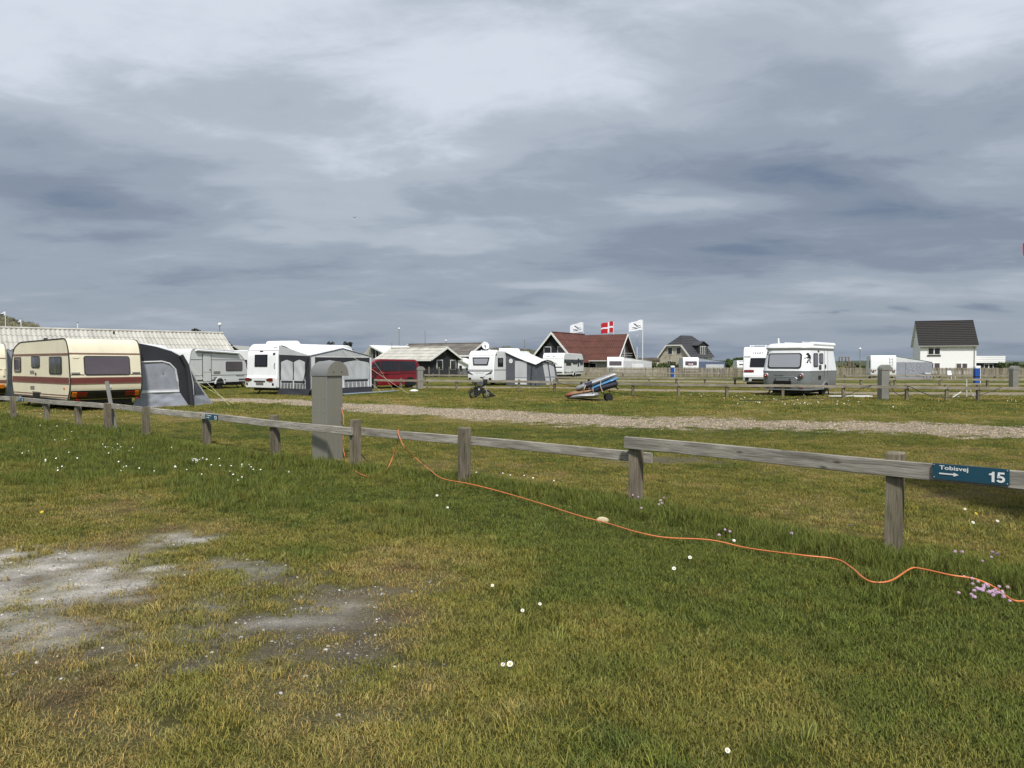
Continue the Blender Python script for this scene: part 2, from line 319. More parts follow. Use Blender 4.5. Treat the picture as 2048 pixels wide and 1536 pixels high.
# lettering (built-in font only), made early while the scene is small
def text_mesh(txt, size, bold=0.0, shear=0.0, spacing=1.0):
    cu_ = bpy.data.curves.new('t', 'FONT'); cu_.body = txt; cu_.size = size; cu_.offset = bold; cu_.shear = shear; cu_.space_character = spacing; cu_.resolution_u = 3
    ob = bpy.data.objects.new('t', cu_); C.objects.link(ob); dg = bpy.context.evaluated_depsgraph_get()
    me = bpy.data.meshes.new_from_object(ob.evaluated_get(dg)); bpy.data.objects.remove(ob); bpy.data.curves.remove(cu_)
    V = [tuple(v.co) for v in me.vertices]; Fs = [tuple(p.vertices) for p in me.polygons]; bpy.data.meshes.remove(me)
    xs = [v[0] for v in V]; ys = [v[1] for v in V]
    return V, Fs, (min(xs), max(xs), min(ys), max(ys))
TXT = {'Tobisvej': text_mesh('Tobisvej', 1, 0.020), 
       'FENDT': text_mesh('FENDT', 1, 0.02, spacing=1.5), 'TABBERT': text_mesh('TABBERT', 1, 0.01, spacing=1.7), 'Luxus': text_mesh('luxus', 1, 0.01, shear=0.3),
       '102': text_mesh('102', 1, 0.02), 'Nova': text_mesh('Nova Style', 1, 0.0, shear=0.35), 'Hobby': text_mesh('HOBBY', 1, 0.01, spacing=1.2)}
def letters(mb, key, quad, lift=0.004):
    """stretch lettering over a quad bl,br,tr,tl"""
    V, Fs, (x0, x1, y0, y1) = TXT[key]; a, b_, c, d = [Vector(k) for k in quad]; nrm = (b_ - a).cross(d - a).normalized()
    W = []
    for v in V:
        u, t = (v[0] - x0) / (x1 - x0), (v[1] - y0) / (y1 - y0)
        W.append(a * (1 - u) * (1 - t) + b_ * u * (1 - t) + c * u * t + d * (1 - u) * t + nrm * lift)
    return mb.add(W, Fs)

def stroke(path, w):
    """flat band along a 2-D path (for sign digits)"""
    V = []; n = len(path)
    for i in range(n):
        a, b_ = Vector(path[max(i - 1, 0)]), Vector(path[min(i + 1, n - 1)]); d = (b_ - a).normalized(); q = Vector((-d.y, d.x)) * w / 2; c = Vector(path[i]); V += [tuple(c + q), tuple(c - q)]
    return [(x, y, 0) for x, y in V], [(2 * i, 2 * i + 1, 2 * i + 3, 2 * i + 2) for i in range(n - 1)]
def arcp(cx, cy, rx, ry, a0, a1, n=14): return [(cx + rx * math.cos(R(a0 + (a1 - a0) * k / n)), cy + ry * math.sin(R(a0 + (a1 - a0) * k / n))) for k in range(n + 1)]
DIG = {'1': ([(.30, 0, 0), (.52, 0, 0), (.52, 1, 0), (.36, 1, 0), (.30, .86, 0), (.10, .78, 0), (.10, .64, 0), (.30, .66, 0)], [(0, 1, 2, 3, 4, 5, 6, 7)])}
a5 = stroke(arcp(.36, .325, .25, .225, -155, 128), .20); DIG['5'] = (a5[0] + [(.10, .42, 0), (.30, .46, 0), (.34, .82, 0), (.66, .82, 0), (.66, 1, 0), (.17, 1, 0)], a5[1] + [tuple(len(a5[0]) + k for k in range(6))])
a3 = stroke(arcp(.34, .74, .22, .17, 150, -90) + arcp(.34, .30, .25, .21, 90, -150)[0:], .18); DIG['3'] = a3
# ================================================================== GROUND
def _h(ix, iy, s):
    n = (ix.astype(np.int64) * 374761393 + iy.astype(np.int64) * 668265263 + s * 974634777) & 0xffffffff
    n = ((n ^ (n >> 13)) * 1274126177) & 0xffffffff
    return ((n ^ (n >> 16)) & 0xffff) / 65535.0
def vn(x, y, s=0):
    ix, iy = np.floor(x), np.floor(y); fx, fy = x - ix, y - iy; fx = fx * fx * (3 - 2 * fx); fy = fy * fy * (3 - 2 * fy)
    a, b_, c, d = _h(ix, iy, s), _h(ix + 1, iy, s), _h(ix, iy + 1, s), _h(ix + 1, iy + 1, s)
    return (a * (1 - fx) + b_ * fx) * (1 - fy) + (c * (1 - fx) + d * fx) * fy
def fbm(x, y, s=0, o=4):
    t, a, n = 0, .5, 0
    for k in range(o): t = t + a * vn(x * 2 ** k + 13.7 * k, y * 2 ** k - 7.1 * k, s + k); n += a; a *= .55
    return t / n
def sst(x, a, b_): t = np.clip((x - a) / (b_ - a), 0, 1); return t * t * (3 - 2 * t)
def Dv(v): return 1450.0 * H_CAM / (np.asarray(v, float) - HOR)
# the gravel road that crosses behind the first fence (plan outline from survey rows)
RU = np.array([360, 430, 560, 700, 900, 1100, 1300, 1600, 1800, 2048, 2300])
RT = Dv([796, 796, 797, 806, 816, 825, 834, 840, 843, 851, 857]); RB = Dv([803, 804, 808, 824, 838, 851, 859, 863, 868, 882, 890])
T2U = np.array([820, 1110, 1270, 1540, 1760, 2048, 2300]); T2T = Dv([772.5, 773.5, 778, 781.5, 784, 784.5, 786]); T2B = Dv([776, 777, 783, 786.5, 790, 791.5, 793])
T3U = np.array([1100, 1290, 1500, 1700, 2048, 2300]); T3T = Dv([758.5, 760.5, 762.5, 767, 766.5, 767]); T3B = Dv([761.5, 763.5, 766, 770.5, 770.5, 772])
def band(x, y, U, T, B):
    """signed depth inside a track: >0 inside, metres to the nearer edge"""
    D = np.maximum(y, 0.5); u = x / D * F_PX + 1024
    t, b_ = np.interp(u, U, T), np.interp(u, U, B)
    m = np.minimum(t - D, D - b_); m = np.where((u < U[0]) | (u > U[-1]) | (y < 1), -9, m); return m
# first fence: survey of posts (column, distance)
FP = [(32, 22.4), (85, 20.4), (148, 19.3), (214, 18.0), (299, 16.0), (404, 14.3), (541, 13.0), (710, 11.74), (937, 10.55), (1273, 8.6), (1787, 6.39), (2520, 4.7)]
FPL = np.array([(X(x, D), D) for x, D in [(-150, 27.5)] + FP])
def dseg(x, y, L):
    best = np.full_like(x, 1e9); side = np.zeros_like(x)
    for (ax, ay), (bx, by) in zip(L[:-1], L[1:]):
        dx, dy = bx - ax, by - ay; t = np.clip(((x - ax) * dx + (y - ay) * dy) / (dx * dx + dy * dy), 0, 1)
        ex, ey = x - ax - t * dx, y - ay - t * dy; d = np.hypot(ex, ey); k = d < best
        best = np.where(k, d, best); side = np.where(k, np.sign(dx * ey - dy * ex), side)
    return best, side
R2 = [(750, 46.0), (802, 45.5), (854, 44.8), (913, 44.0), (1038, 42.6), (1109, 41.6), (1266, 38.4), (1357, 36.6), (1454, 36.0), (1566, 35.3), (1687, 34.3), (1814, 33.0), (1894, 32.4), (1957, 32.0), (2080, 31.4)]
R2L = np.array([(X(x, D), D) for x, D in R2])
def blob(x, y, px, py, rx, ry, wob, s, rot=0.0):
    c = G(px, py); dx, dy = x - c.x, y - c.y; a = R(rot); dx, dy = dx * math.cos(a) + dy * math.sin(a), -dx * math.sin(a) + dy * math.cos(a)
    n = fbm(x * 1.6, y * 1.6, s, 4) - .5; n2 = fbm(x * 5, y * 5, s + 9, 4) - .5
    return sst(1 - np.hypot(dx / rx, dy / ry) + wob * (n * 1.7 + n2 * 1.7), 0.0, 0.45)
def field(x, y):
    """plan of the meadow: colour of the turf, bareness, blade height and density"""
    nA = fbm(x * .28, y * .28, 1, 4); nB = fbm(x * 1.1 + 5, y * 1.1, 5, 4); nC = fbm(x * 4.2, y * 4.2, 9, 3)
    df, side = dseg(x, y, FPL); d2, _ = dseg(x, y, R2L)
    near = side < 0                                        # camera side of the first fence
    nD = fbm(x * 2.3 - 4, y * 2.3 + 8, 15, 3)
    dry = 0.43 + (nA - .5) * 0.9 + (nB - .5) * 0.9 + (nD - .5) * .7 + (nC - .5) * .5
    # trampled ground at the left front, greener strip towards the fence and on the right
    dry = dry + np.where(near, 0.40 * sst(-x + .2 * y, -2.2, 2.2) * sst(7.6 - y, -.5, 2.2) - .34 * sst(y + .55 * x, 3.8, 6.6) * sst(4.2 - df, 0, 3.2) - 0.20 * sst(x, -.8, 1.6), 0.06 + .16 * np.sin(y * .55 + nA * 3))
    dry = dry - 0.06 * sst(y, 26, 40)
    tall = np.exp(-(df / .55) ** 2) * np.where(near, 1, .55) * (0.45 + .9 * nB)
    tall = np.maximum(tall, np.where(near, np.exp(-(np.maximum(df - .15, 0) / .48) ** 2) * sst(x, -0.4, 1.2) * (0.5 + .8 * nB), 0))
    tall = np.maximum(tall, np.exp(-(d2 / .9) ** 2) * (.35 + .7 * nB))
    tall = np.maximum(tall, near * .55 * sst(nB + .25 * nC, .72, .86) * sst(y, 3, 5.5))
    tall = np.where(near, np.maximum(tall, .42 * sst(-x - .2 * y, -1.2, 1.2) * sst(y, 7.4, 8.8)), tall)
    tall = tall * (1 - .85 * sst(dry, .50, .80)); dry = dry - tall * .45
    g = np.stack([x * 0, x * 0, x * 0], -1)
    lush = np.array([.076, .097, .023]); olive = np.array([.122, .126, .033]); straw = np.array([.192, .168, .060]); brown = np.array([.150, .118, .058])
    t1 = sst(dry, .10, .50)[..., None]; t2 = sst(dry, .52, .92)[..., None]; t3 = sst(dry + (nC - .5) * .8, .95, 1.25)[..., None]
    g = lush * (1 - t1) + olive * t1; g = g * (1 - t2) + straw * t2; g = g * (1 - t3) + brown * t3; veg = g.copy()
    soil = np.maximum.reduce([blob(x, y, 615, 1258, 1.2, .72, .9, 21, 30), .8 * blob(x, y, 560, 1150, .55, .40, 1.2, 25), .75 * blob(x, y, 790, 1235, .22, .13, .8, 27), .6 * blob(x, y, 130, 1300, .5, .28, 1.3, 29), .6 * blob(x, y, 700, 1440, .35, .12, 1.3, 31), .55 * blob(x, y, 450, 1215, .9, .5, 1.4, 51, 20), .45 * blob(x, y, 300, 1330, .7, .35, 1.5, 53), .5 * blob(x, y, 560, 1345, .6, .3, 1.5, 55), .4 * blob(x, y, 180, 1420, .5, .22, 1.6, 57)])
    far_soil = .8 * blob(x, y, 1330, 922, 1.2, .55, 1.0, 33)
    sand = np.maximum.reduce([blob(x, y, 50, 1175, 1.55, 1.05, .75, 41, -20), .9 * blob(x, y, 362, 1078, .42, .30, .9, 43, 30), .5 * blob(x, y, 180, 1105, .9, .30, 1.0, 44), .7 * blob(x, y, 20, 1270, .8, .4, 1.1, 47), .45 * blob(x, y, 480, 1255, .7, .22, 1.3, 45, 20), .4 * blob(x, y, 470, 1140, .5, .3, 1.3, 46)])
    road = np.maximum.reduce([sst(band(x, y, RU, RT, RB) + (nC - .5) * 2.6 + (nB - .5) * 2.0, -.25, .75), sst(band(x, y, T2U, T2T, T2B) + (nC - .5) * 1.1, -.1, .5) , sst(band(x, y, T3U, T3T, T3B) + (nC - .5) * 1.6, -.2, .7)])
    brk = sst(fbm(x * 4.5, y * 8, 88, 5), .36, .60); sand = sand * np.clip(.50 + .75 * brk, 0, 1); soil = soil * np.clip(.62 + .6 * sst(fbm(x * 5, y * 7, 93, 5), .34, .60), 0, 1)
    soilc = np.array([.138, .119, .100]) * (0.7 + .6 * nC)[..., None]; sandc = np.array([.52, .49, .44]) * (0.20 + 1.35 * fbm(x * 3.1, y * 6.5, 77, 5))[..., None]; roadc = np.array([.38, .315, .235])
    so = np.maximum(soil, far_soil)
    g = g * (1 - so[..., None] * .9) + soilc * so[..., None] * .9
    g = g * (1 - sand[..., None]) + sandc * sand[..., None]; g = g * (1 - road[..., None] * .9) + roadc * road[..., None] * .9
    bare = np.clip(np.maximum.reduce([so * 1.0, sand * 1.05, road * 1.1]), 0, 1)
    return g, bare, tall, dry, road, veg
def lines(lo, hi, fine0, fine1, st, gr):
    a = list(np.arange(fine0, fine1, st)); s_ = st; v = fine1
    while v < hi: a.append(v); s_ *= gr; v += s_
    a.append(hi); s_ = st; v = fine0 - st; pre = []
    while v > lo: pre.append(v); s_ *= gr; v -= s_
    return np.array([lo] + pre[::-1] + a)
gx = lines(-4500, 4500, -26, 26, .22, 1.06); gy = lines(-600, 7000, 1.5, 40, .16, 1.05)
GX, GY = np.meshgrid(gx, gy); n_x, n_y = len(gx), len(gy)
Vg = np.stack([GX.ravel(), GY.ravel(), np.zeros(GX.size)], -1)
ii = (np.arange(n_y - 1)[:, None] * n_x + np.arange(n_x - 1)[None]).ravel()
Fg = np.stack([ii, ii + 1, ii + 1 + n_x, ii + n_x], -1)
gm = bpy.data.meshes.new('ground'); gm.vertices.add(len(Vg)); gm.vertices.foreach_set('co', Vg.ravel().astype(np.float32))
gm.loops.add(Fg.size); gm.loops.foreach_set('vertex_index', Fg.ravel().astype(np.int32)); gm.polygons.add(len(Fg))
gm.polygons.foreach_set('loop_start', np.arange(0, Fg.size, 4, dtype=np.int32)); gm.update(calc_edges=True)
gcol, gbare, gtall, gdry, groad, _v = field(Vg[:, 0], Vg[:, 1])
at = gm.attributes.new('turf', 'FLOAT_COLOR', 'POINT'); gcol = gcol * (1 - .34 * (1 - sst(Vg[:, 1], 14, 28)) * (1 - gbare))[:, None]; at.data.foreach_set('color', np.concatenate([gcol, gbare[:, None]], 1).astype(np.float32).ravel())  # shade between blades painted into the near turf colour, fading with distance
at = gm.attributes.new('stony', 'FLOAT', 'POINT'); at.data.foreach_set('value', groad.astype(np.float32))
def turf_mat():
    m = bpy.data.materials.new('meadow_turf'); m.use_nodes = True; t = m.node_tree; n = t.nodes; l = t.links; p = n['Principled BSDF']
    p.inputs['Roughness'].default_value = 0.95; p.inputs['Specular IOR Level'].default_value = 0.05
    a = n.new('ShaderNodeAttribute'); a.attribute_name = 'turf'; st = n.new('ShaderNodeAttribute'); st.attribute_name = 'stony'
    tcn = n.new('ShaderNodeTexCoord')
    def noise(sc, det, st_=None):
        q = n.new('ShaderNodeTexNoise'); q.inputs['Scale'].default_value = sc; q.inputs['Detail'].default_value = det; q.inputs['Roughness'].default_value = .7
        if st_:
            mp = n.new('ShaderNodeMapping'); mp.inputs['Scale'].default_value = st_; l.new(tcn.outputs['Object'], mp.inputs[0]); l.new(mp.outputs[0], q.inputs['Vector'])
        else: l.new(tcn.outputs['Object'], q.inputs['Vector'])
        return q.outputs['Fac']
    f1 = noise(55, 5); f2 = noise(9, 6); f3 = noise(1.0, 6, (.5, 1.3, 1))
    def rng_(src, a0, a1, b0, b1):
        q = n.new('ShaderNodeMapRange'); l.new(src, q.inputs[0])
        for i_, v_ in enumerate((a0, a1, b0, b1)): q.inputs[i_ + 1].default_value = v_
        return q.outputs[0]
    def mul(a_, b_):
        q = n.new('ShaderNodeMixRGB'); q.blend_type = 'MULTIPLY'; q.inputs[0].default_value = 1; l.new(a_, q.inputs[1]); l.new(b_, q.inputs[2]); return q.outputs[0]
    c = mul(mul(mul(a.outputs['Color'], rng_(f1, .3, .7, .62, 1.35)), rng_(f2, .3, .7, .72, 1.25)), rng_(f3, .3, .7, .80, 1.2))
    vo = n.new('ShaderNodeTexVoronoi'); vo.inputs['Scale'].default_value = 42; l.new(tcn.outputs['Object'], vo.inputs['Vector'])
    hs = n.new('ShaderNodeSeparateXYZ'); l.new(vo.outputs['Color'], hs.inputs[0])
    peb = mul(a.outputs['Color'], rng_(hs.outputs[0], 0, 1, .55, 1.55))
    vd = rng_(vo.outputs['Distance'], .1, .6, 1.1, .55); peb = mul(peb, vd)
    mx = n.new('ShaderNodeMixRGB'); l.new(st.outputs['Fac'], mx.inputs[0]); l.new(c, mx.inputs[1]); l.new(peb, mx.inputs[2])
    l.new(mx.outputs[0], p.inputs['Base Color'])
    bp = n.new('ShaderNodeBump'); bp.inputs['Strength'].default_value = .9; bp.inputs['Distance'].default_value = .03
    ad = n.new('ShaderNodeMath'); l.new(f1, ad.inputs[0]); l.new(f2, ad.inputs[1]); l.new(ad.outputs[0], bp.inputs['Height']); l.new(bp.outputs[0], p.inputs['Normal'])
    return m
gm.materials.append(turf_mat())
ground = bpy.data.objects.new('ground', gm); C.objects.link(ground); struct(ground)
# ------------------------------------------------------------------ grass blades (uncountable: one object, instanced tufts)
protos = bpy.data.collections.new('grass_tufts')
def blade_mat(name, gain, trans):
    m = bpy.data.materials.new(name); m.use_nodes = True; t = m.node_tree; n = t.nodes; l = t.links; n.clear()
    a = n.new('ShaderNodeAttribute'); a.attribute_name = 'tint'; a.attribute_type = 'INSTANCER'
    oi = n.new('ShaderNodeAttribute'); oi.attribute_name = 'bl'
    mx = n.new('ShaderNodeMixRGB'); mx.blend_type = 'MULTIPLY'; mx.inputs[0].default_value = 1; l.new(a.outputs['Color'], mx.inputs[1]); l.new(oi.outputs['Color'], mx.inputs[2])
    d = n.new('ShaderNodeBsdfPrincipled'); d.inputs['Roughness'].default_value = .7; d.inputs['Specular IOR Level'].default_value = .08; tr = n.new('ShaderNodeBsdfTranslucent'); ms = n.new('ShaderNodeMixShader'); ms.inputs[0].default_value = trans
    l.new(mx.outputs[0], d.inputs['Base Color']); l.new(mx.outputs[0], tr.inputs['Color']); l.new(d.outputs[0], ms.inputs[1]); l.new(tr.outputs[0], ms.inputs[2])
    o = n.new('ShaderNodeOutputMaterial'); l.new(ms.outputs[0], o.inputs[0]); return m
BLADE = blade_mat('grass_blade', 1.0, 0.28)
def tuft(name, count, rad, h0, h1, wid, lean, flower=False):
    V, Fs, cols = [], [], []
    for k in range(count):
        a = rng.uniform(0, 2 * math.pi); rr = rad * math.sqrt(rng.uniform()); bx, by = rr * math.cos(a), rr * math.sin(a)
        h = rng.uniform(h0, h1) * (1 - .25 * rr / rad); d = rng.uniform(0, 2 * math.pi); ln = rng.uniform(.15, 1) * lean * h
        dx, dy = math.cos(d), math.sin(d); sx, sy = -dy * wid / 2, dx * wid / 2; o = len(V)
        V += [(bx - sx, by - sy, -.008), (bx + sx, by + sy, -.008), (bx + sx * .85 + dx * ln * .35, by + sy * .85 + dy * ln * .35, h * .6), (bx - sx * .85 + dx * ln * .35, by - sy * .85 + dy * ln * .35, h * .6), (bx + dx * ln, by + dy * ln, h)]
        Fs += [(o, o + 1, o + 2, o + 3), (o + 3, o + 2, o + 4)]
        t = rng.uniform(.62, 1.38); yl = rng.uniform(0, 1) ** 3
        c = np.array([t * (1 + .9 * yl), t * (1 + .5 * yl), t * (1 + .5 * yl)]); cols += [np.append(c * q, 1) for q in (.75, .75, 1, 1, 1.12)]
    me = bpy.data.meshes.new(name); me.from_pydata(V, [], Fs); me.materials.append(BLADE)
    at_ = me.attributes.new('bl', 'FLOAT_COLOR', 'POINT'); at_.data.foreach_set('color', np.array(cols, np.float32).ravel())
    me.polygons.foreach_set('use_smooth', [True] * len(me.polygons)); me.update()
    ob = bpy.data.objects.new(name, me); protos.objects.link(ob); return ob
for k in range(5): tuft(f'tuft_a{k}', 60, .085, .010, .034, .0034, 1.7)
for k in range(4): tuft(f'tuft_b{k}', 48, .10, .05, .13, .0042, .95)
for k in range(3): tuft(f'tuft_c{k}', 46, .11, .006, .020, .0030, 3.4)
for k in range(3): tuft(f'tuft_d{k}', 60, .30, .03, .065, .013, 1.2)
for k in range(3): tuft(f'tuft_e{k}', 42, .055, .03, .085, .0040, 1.5)
def scatter_ring(d0, d1, dens, edge=1.06):
    hw = .74 * edge; area = hw * (d1 * d1 - d0 * d0); n_ = int(area * dens)
    D = np.sqrt(rng.uniform(d0 * d0, d1 * d1, n_)); x_ = (rng.uniform(-1, 1, n_)) * hw * D; return x_, D
pts = []
for d0, d1, dens in ((2.3, 4.5, 420), (4.5, 7, 300), (7, 11, 170), (11, 16, 90), (16, 24, 36)):
    x_, y_ = scatter_ring(d0, d1, dens); _g, bare, tall, dry, road, col = field(x_, y_)
    keep = rng.uniform(0, 1, len(x_)) > np.clip(bare * 1.02 + .10 * sst(dry, .7, 1.1), 0, .955); x_, y_, col, tall, dry = x_[keep], y_[keep], col[keep], tall[keep], dry[keep]
    n_ = len(x_); idx = rng.integers(0, 5, n_); dm = sst(dry, .55, .95) > rng.uniform(0, 1, n_); idx = np.where(dm, 9 + rng.integers(0, 3, n_), idx)
    tm = (tall > .28 + .5 * rng.uniform(0, 1, n_)); idx = np.where(tm, 5 + rng.integers(0, 4, n_), idx)
    sc = rng.uniform(.75, 1.25, n_) * (1 + .35 * sst(y_, 8, 24)); sc = np.where(tm, sc * (.65 + .65 * np.clip(tall, 0, 1.1)), sc)
    pts.append((x_, y_, idx, sc, col))
x_, y_ = scatter_ring(24, 60, 9); _g, bare, tall, dry, road, col = field(x_, y_); keep = rng.uniform(0, 1, len(x_)) > bare * 1.2; x_, y_, col, tall = x_[keep], y_[keep], col[keep], tall[keep]
pts.append((x_, y_, 12 + rng.integers(0, 3, len(x_)), rng.uniform(.6, 1.2, len(x_)) * (1 + .9 * np.clip(tall, 0, 1)), col))
x_, y_ = scatter_ring(2.3, 9, 26); _g, bare, tall, dry, road, col = field(x_, y_); keep = (bare < .6) & (fbm(x_ * 1.3, y_ * 1.3, 61, 4) > .60); x_, y_, col = x_[keep], y_[keep], col[keep]
pts.append((x_, y_, 15 + rng.integers(0, 3, len(x_)), rng.uniform(.5, 1.3, len(x_)), col * .75 * rng.uniform(.8, 1.25, (len(x_), 1)) + np.array([.022, .032, .006])))
px_, py_, idx, sc, col = [np.concatenate(k) for k in zip(*pts)]
col = col * rng.uniform(.82, 1.22, (len(col), 1)) * np.stack([rng.uniform(.92, 1.12, len(col)), np.ones(len(col)), rng.uniform(.85, 1.15, len(col))], 1) * 1.50
def instancer(name, co, idx, scl, rotz, tint, coll, kind='stuff'):
    me = bpy.data.meshes.new(name); me.vertices.add(len(co)); me.vertices.foreach_set('co', co.astype(np.float32).ravel())
    for nm, ty, key, val in (('idx', 'INT', 'value', idx.astype(np.int32)), ('scl', 'FLOAT', 'value', scl.astype(np.float32)), ('rot', 'FLOAT_VECTOR', 'vector', np.stack([rng.normal(0, .08, len(co)), rng.normal(0, .08, len(co)), rotz], 1).astype(np.float32).ravel()), ('tint', 'FLOAT_COLOR', 'color', np.concatenate([tint, np.ones((len(co), 1))], 1).astype(np.float32).ravel())):
        a_ = me.attributes.new(nm, ty, 'POINT'); a_.data.foreach_set(key, val)
    me.update(); ob = bpy.data.objects.new(name, me); C.objects.link(ob); ob['kind'] = kind
    ng = bpy.data.node_groups.new(name, 'GeometryNodeTree')
    ng.interface.new_socket('Geometry', in_out='INPUT', socket_type='NodeSocketGeometry'); ng.interface.new_socket('Geometry', in_out='OUTPUT', socket_type='NodeSocketGeometry')
    gi, go = ng.nodes.new('NodeGroupInput'), ng.nodes.new('NodeGroupOutput'); ip = ng.nodes.new('GeometryNodeInstanceOnPoints'); ci = ng.nodes.new('GeometryNodeCollectionInfo')
    ci.inputs['Collection'].default_value = coll; ci.inputs['Separate Children'].default_value = True; ci.inputs['Reset Children'].default_value = True
    def na(nm, ty):
        q = ng.nodes.new('GeometryNodeInputNamedAttribute'); q.data_type = ty; q.inputs['Name'].default_value = nm; return [o_ for o_ in q.outputs if o_.enabled and o_.name == 'Attribute'][0]
    ng.links.new(gi.outputs[0], ip.inputs['Points']); ng.links.new(ci.outputs[0], ip.inputs['Instance']); ip.inputs['Pick Instance'].default_value = True
    ng.links.new(na('idx', 'INT'), ip.inputs['Instance Index']); ng.links.new(na('rot', 'FLOAT_VECTOR'), ip.inputs['Rotation']); ng.links.new(na('scl', 'FLOAT'), ip.inputs['Scale'])
    ng.links.new(ip.outputs[0], go.inputs[0]); md = ob.modifiers.new('scatter', 'NODES'); md.node_group = ng; return ob
n_ = len(px_)
grass = instancer('grass', np.stack([px_, py_, np.zeros(n_)], 1), idx, sc, rng.uniform(0, 6.283, n_), col, protos)
grass['label'] = 'short meadow grass with taller tufts along the fence'
# pebbles on the bare soil and along the gravel road
pebc = bpy.data.collections.new('pebbles')
def pebble_mat():
    m = bpy.data.materials.new('pebble'); m.use_nodes = True; n = m.node_tree.nodes; a = n.new('ShaderNodeAttribute'); a.attribute_name = 'tint'; a.attribute_type = 'INSTANCER'
    m.node_tree.links.new(a.outputs['Color'], n['Principled BSDF'].inputs['Base Color']); n['Principled BSDF'].inputs['Roughness'].default_value = .9; return m
PEB = pebble_mat()
def stone_mesh(name, seed, fl=.55):
    r_ = np.random.default_rng(seed); mb = MB(); rings = []
    for t in np.linspace(-.95, .95, 5):
        q = math.sqrt(1 - t * t); rings.append([(q * math.cos(a) * r_.uniform(.75, 1.15), q * math.sin(a) * r_.uniform(.6, .95), t * fl) for a in np.linspace(0, 2 * math.pi, 8)[:-1]])
    mb.loft(rings); return mb
for k in range(4):
    ob = bpy.data.objects.new(f'pebble{k}', mesh_from(f'pebble{k}', stone_mesh('s', 50 + k), PEB, 50)); pebc.objects.link(ob)
def rand_where(d0, d1, n_, fn):
    x_, y_ = scatter_ring(d0, d1, n_ / (.78 * (d1 * d1 - d0 * d0))); k = fn(x_, y_); return x_[k], y_[k]
def on_road(x_, y_):
    return sst(band(x_, y_, RU, RT, RB) + (fbm(x_ * 4.2, y_ * 4.2, 9, 3) - .5) * 1.6 + (fbm(x_ * 1.1 + 5, y_ * 1.1, 5, 4) - .5) * 1.5, -.15, .6) > rng.uniform(.1, 1, len(x_))
ax, ay = rand_where(12, 34, 130000, on_road)
cl = np.array([.42, .355, .275]) * rng.uniform(.45, 1.5, (len(ax), 1)) * np.stack([rng.uniform(.95, 1.1, len(ax)), np.ones(len(ax)), rng.uniform(.85, 1.05, len(ax))], 1)
gr = instancer('gravel', np.stack([ax, ay, np.full(len(ax), .004)], 1), rng.integers(0, 4, len(ax)), rng.uniform(.006, .020, len(ax)), rng.uniform(0, 6.28, len(ax)), cl, pebc); gr['label'] = 'pale loose gravel on the road behind the fence'
def on_soil(x_, y_):
    _, bare, _, _, road, _ = field(x_, y_); return (bare * (1 - road) > .35 + .6 * rng.uniform(0, 1, len(x_)))
bx, by = rand_where(2.6, 7.5, 14000, on_soil)
cl = np.where(rng.uniform(0, 1, (len(bx), 1)) < .25, .5, .17) * np.array([1, .96, .9]) * rng.uniform(.6, 1.3, (len(bx), 1))
sp = instancer('soil_pebbles', np.stack([bx, by, np.zeros(len(bx))], 1), rng.integers(0, 4, len(bx)), .003 + .012 * rng.uniform(0, 1, len(bx)) ** 3, rng.uniform(0, 6.28, len(bx)), cl, pebc); sp['label'] = 'small pale pebbles lying on the bare grey soil'
# ================================================================== FENCES
def line_at(a, b_, px):
    """point of a plan line seen in photo column px"""
    k = (px - 1024) / F_PX; a, b_ = Vector(a[:2]), Vector(b_[:2]); d = b_ - a
    t = (a.x - k * a.y) / (k * d.y - d.x); return a + d * t
def rail_obj(parent, a, b_, z0, z1, h, th, m, name='rail'):
    """one board from a to b (plan), top edge heights z0,z1"""
    a, b_ = Vector((*a[:2], z0 - h / 2)), Vector((*b_[:2], z1 - h / 2)); L = (b_ - a).length; d = (b_ - a).normalized()
    mb = MB(); n_ = max(2, int(L / .5)); c = .006; rings = []
    ph = random.uniform(0, 6)
    for i in range(n_ + 1):
        x_ = L * i / n_; wv = .006 * math.sin(x_ * 1.3 + ph); wy = .004 * math.sin(x_ * 2.1 + ph * 2)
        rings.append([(x_, y_ + wy, z_ + wv) for y_, z_ in ((-th / 2 + c, -h / 2), (th / 2 - c, -h / 2), (th / 2, -h / 2 + c), (th / 2, h / 2 - c), (th / 2 - c, h / 2), (-th / 2 + c, h / 2), (-th / 2, h / 2 - c), (-th / 2, -h / 2 + c))])
    mb.loft(rings)
    rz = math.atan2(d.y, d.x); ry = -math.asin(d.z)
    return part(name, mb, m, parent, loc=a, rot=(0, ry, rz), smooth=25)
def post_obj(parent, p, hgt, wd, m, rz=0.0, lean=(0, 0), name='post', bury=.08):
    r_ = random; mb = MB(); rings = []; c = wd * .12
    for i, z in enumerate((-bury, hgt * .35, hgt * .7, hgt - .012, hgt)):
        k = .5 * wd * (1 + r_.uniform(-.03, .03)) * (.93 if i == 4 else 1)
        rings.append([(x_ * k + r_.uniform(-.003, .003), y_ * k + r_.uniform(-.003, .003), z + (r_.uniform(-.006, .006) if i >= 3 else 0)) for x_, y_ in ((-1, -1 + c), (-1 + c, -1), (1 - c, -1), (1, -1 + c), (1, 1 - c), (1 - c, 1), (-1 + c, 1), (-1, 1 - c))])
    mb.loft(rings); return part(name, mb, m, parent, loc=(p[0], p[1], 0), rot=(lean[0], lean[1], rz), smooth=25)
NB = Vector((.653, .757))
pos = {x: Vector((X(x, D), D)) for x, D in FP}; pos[-150] = Vector((X(-150, 27.5), 27.5))
fence1 = thing('post_and_rail_fence', 'weathered grey timber fence nearest the camera, running from left edge to right edge', 'fence', (0, 0, 0))
FRZ = math.atan2(-.653, .757)
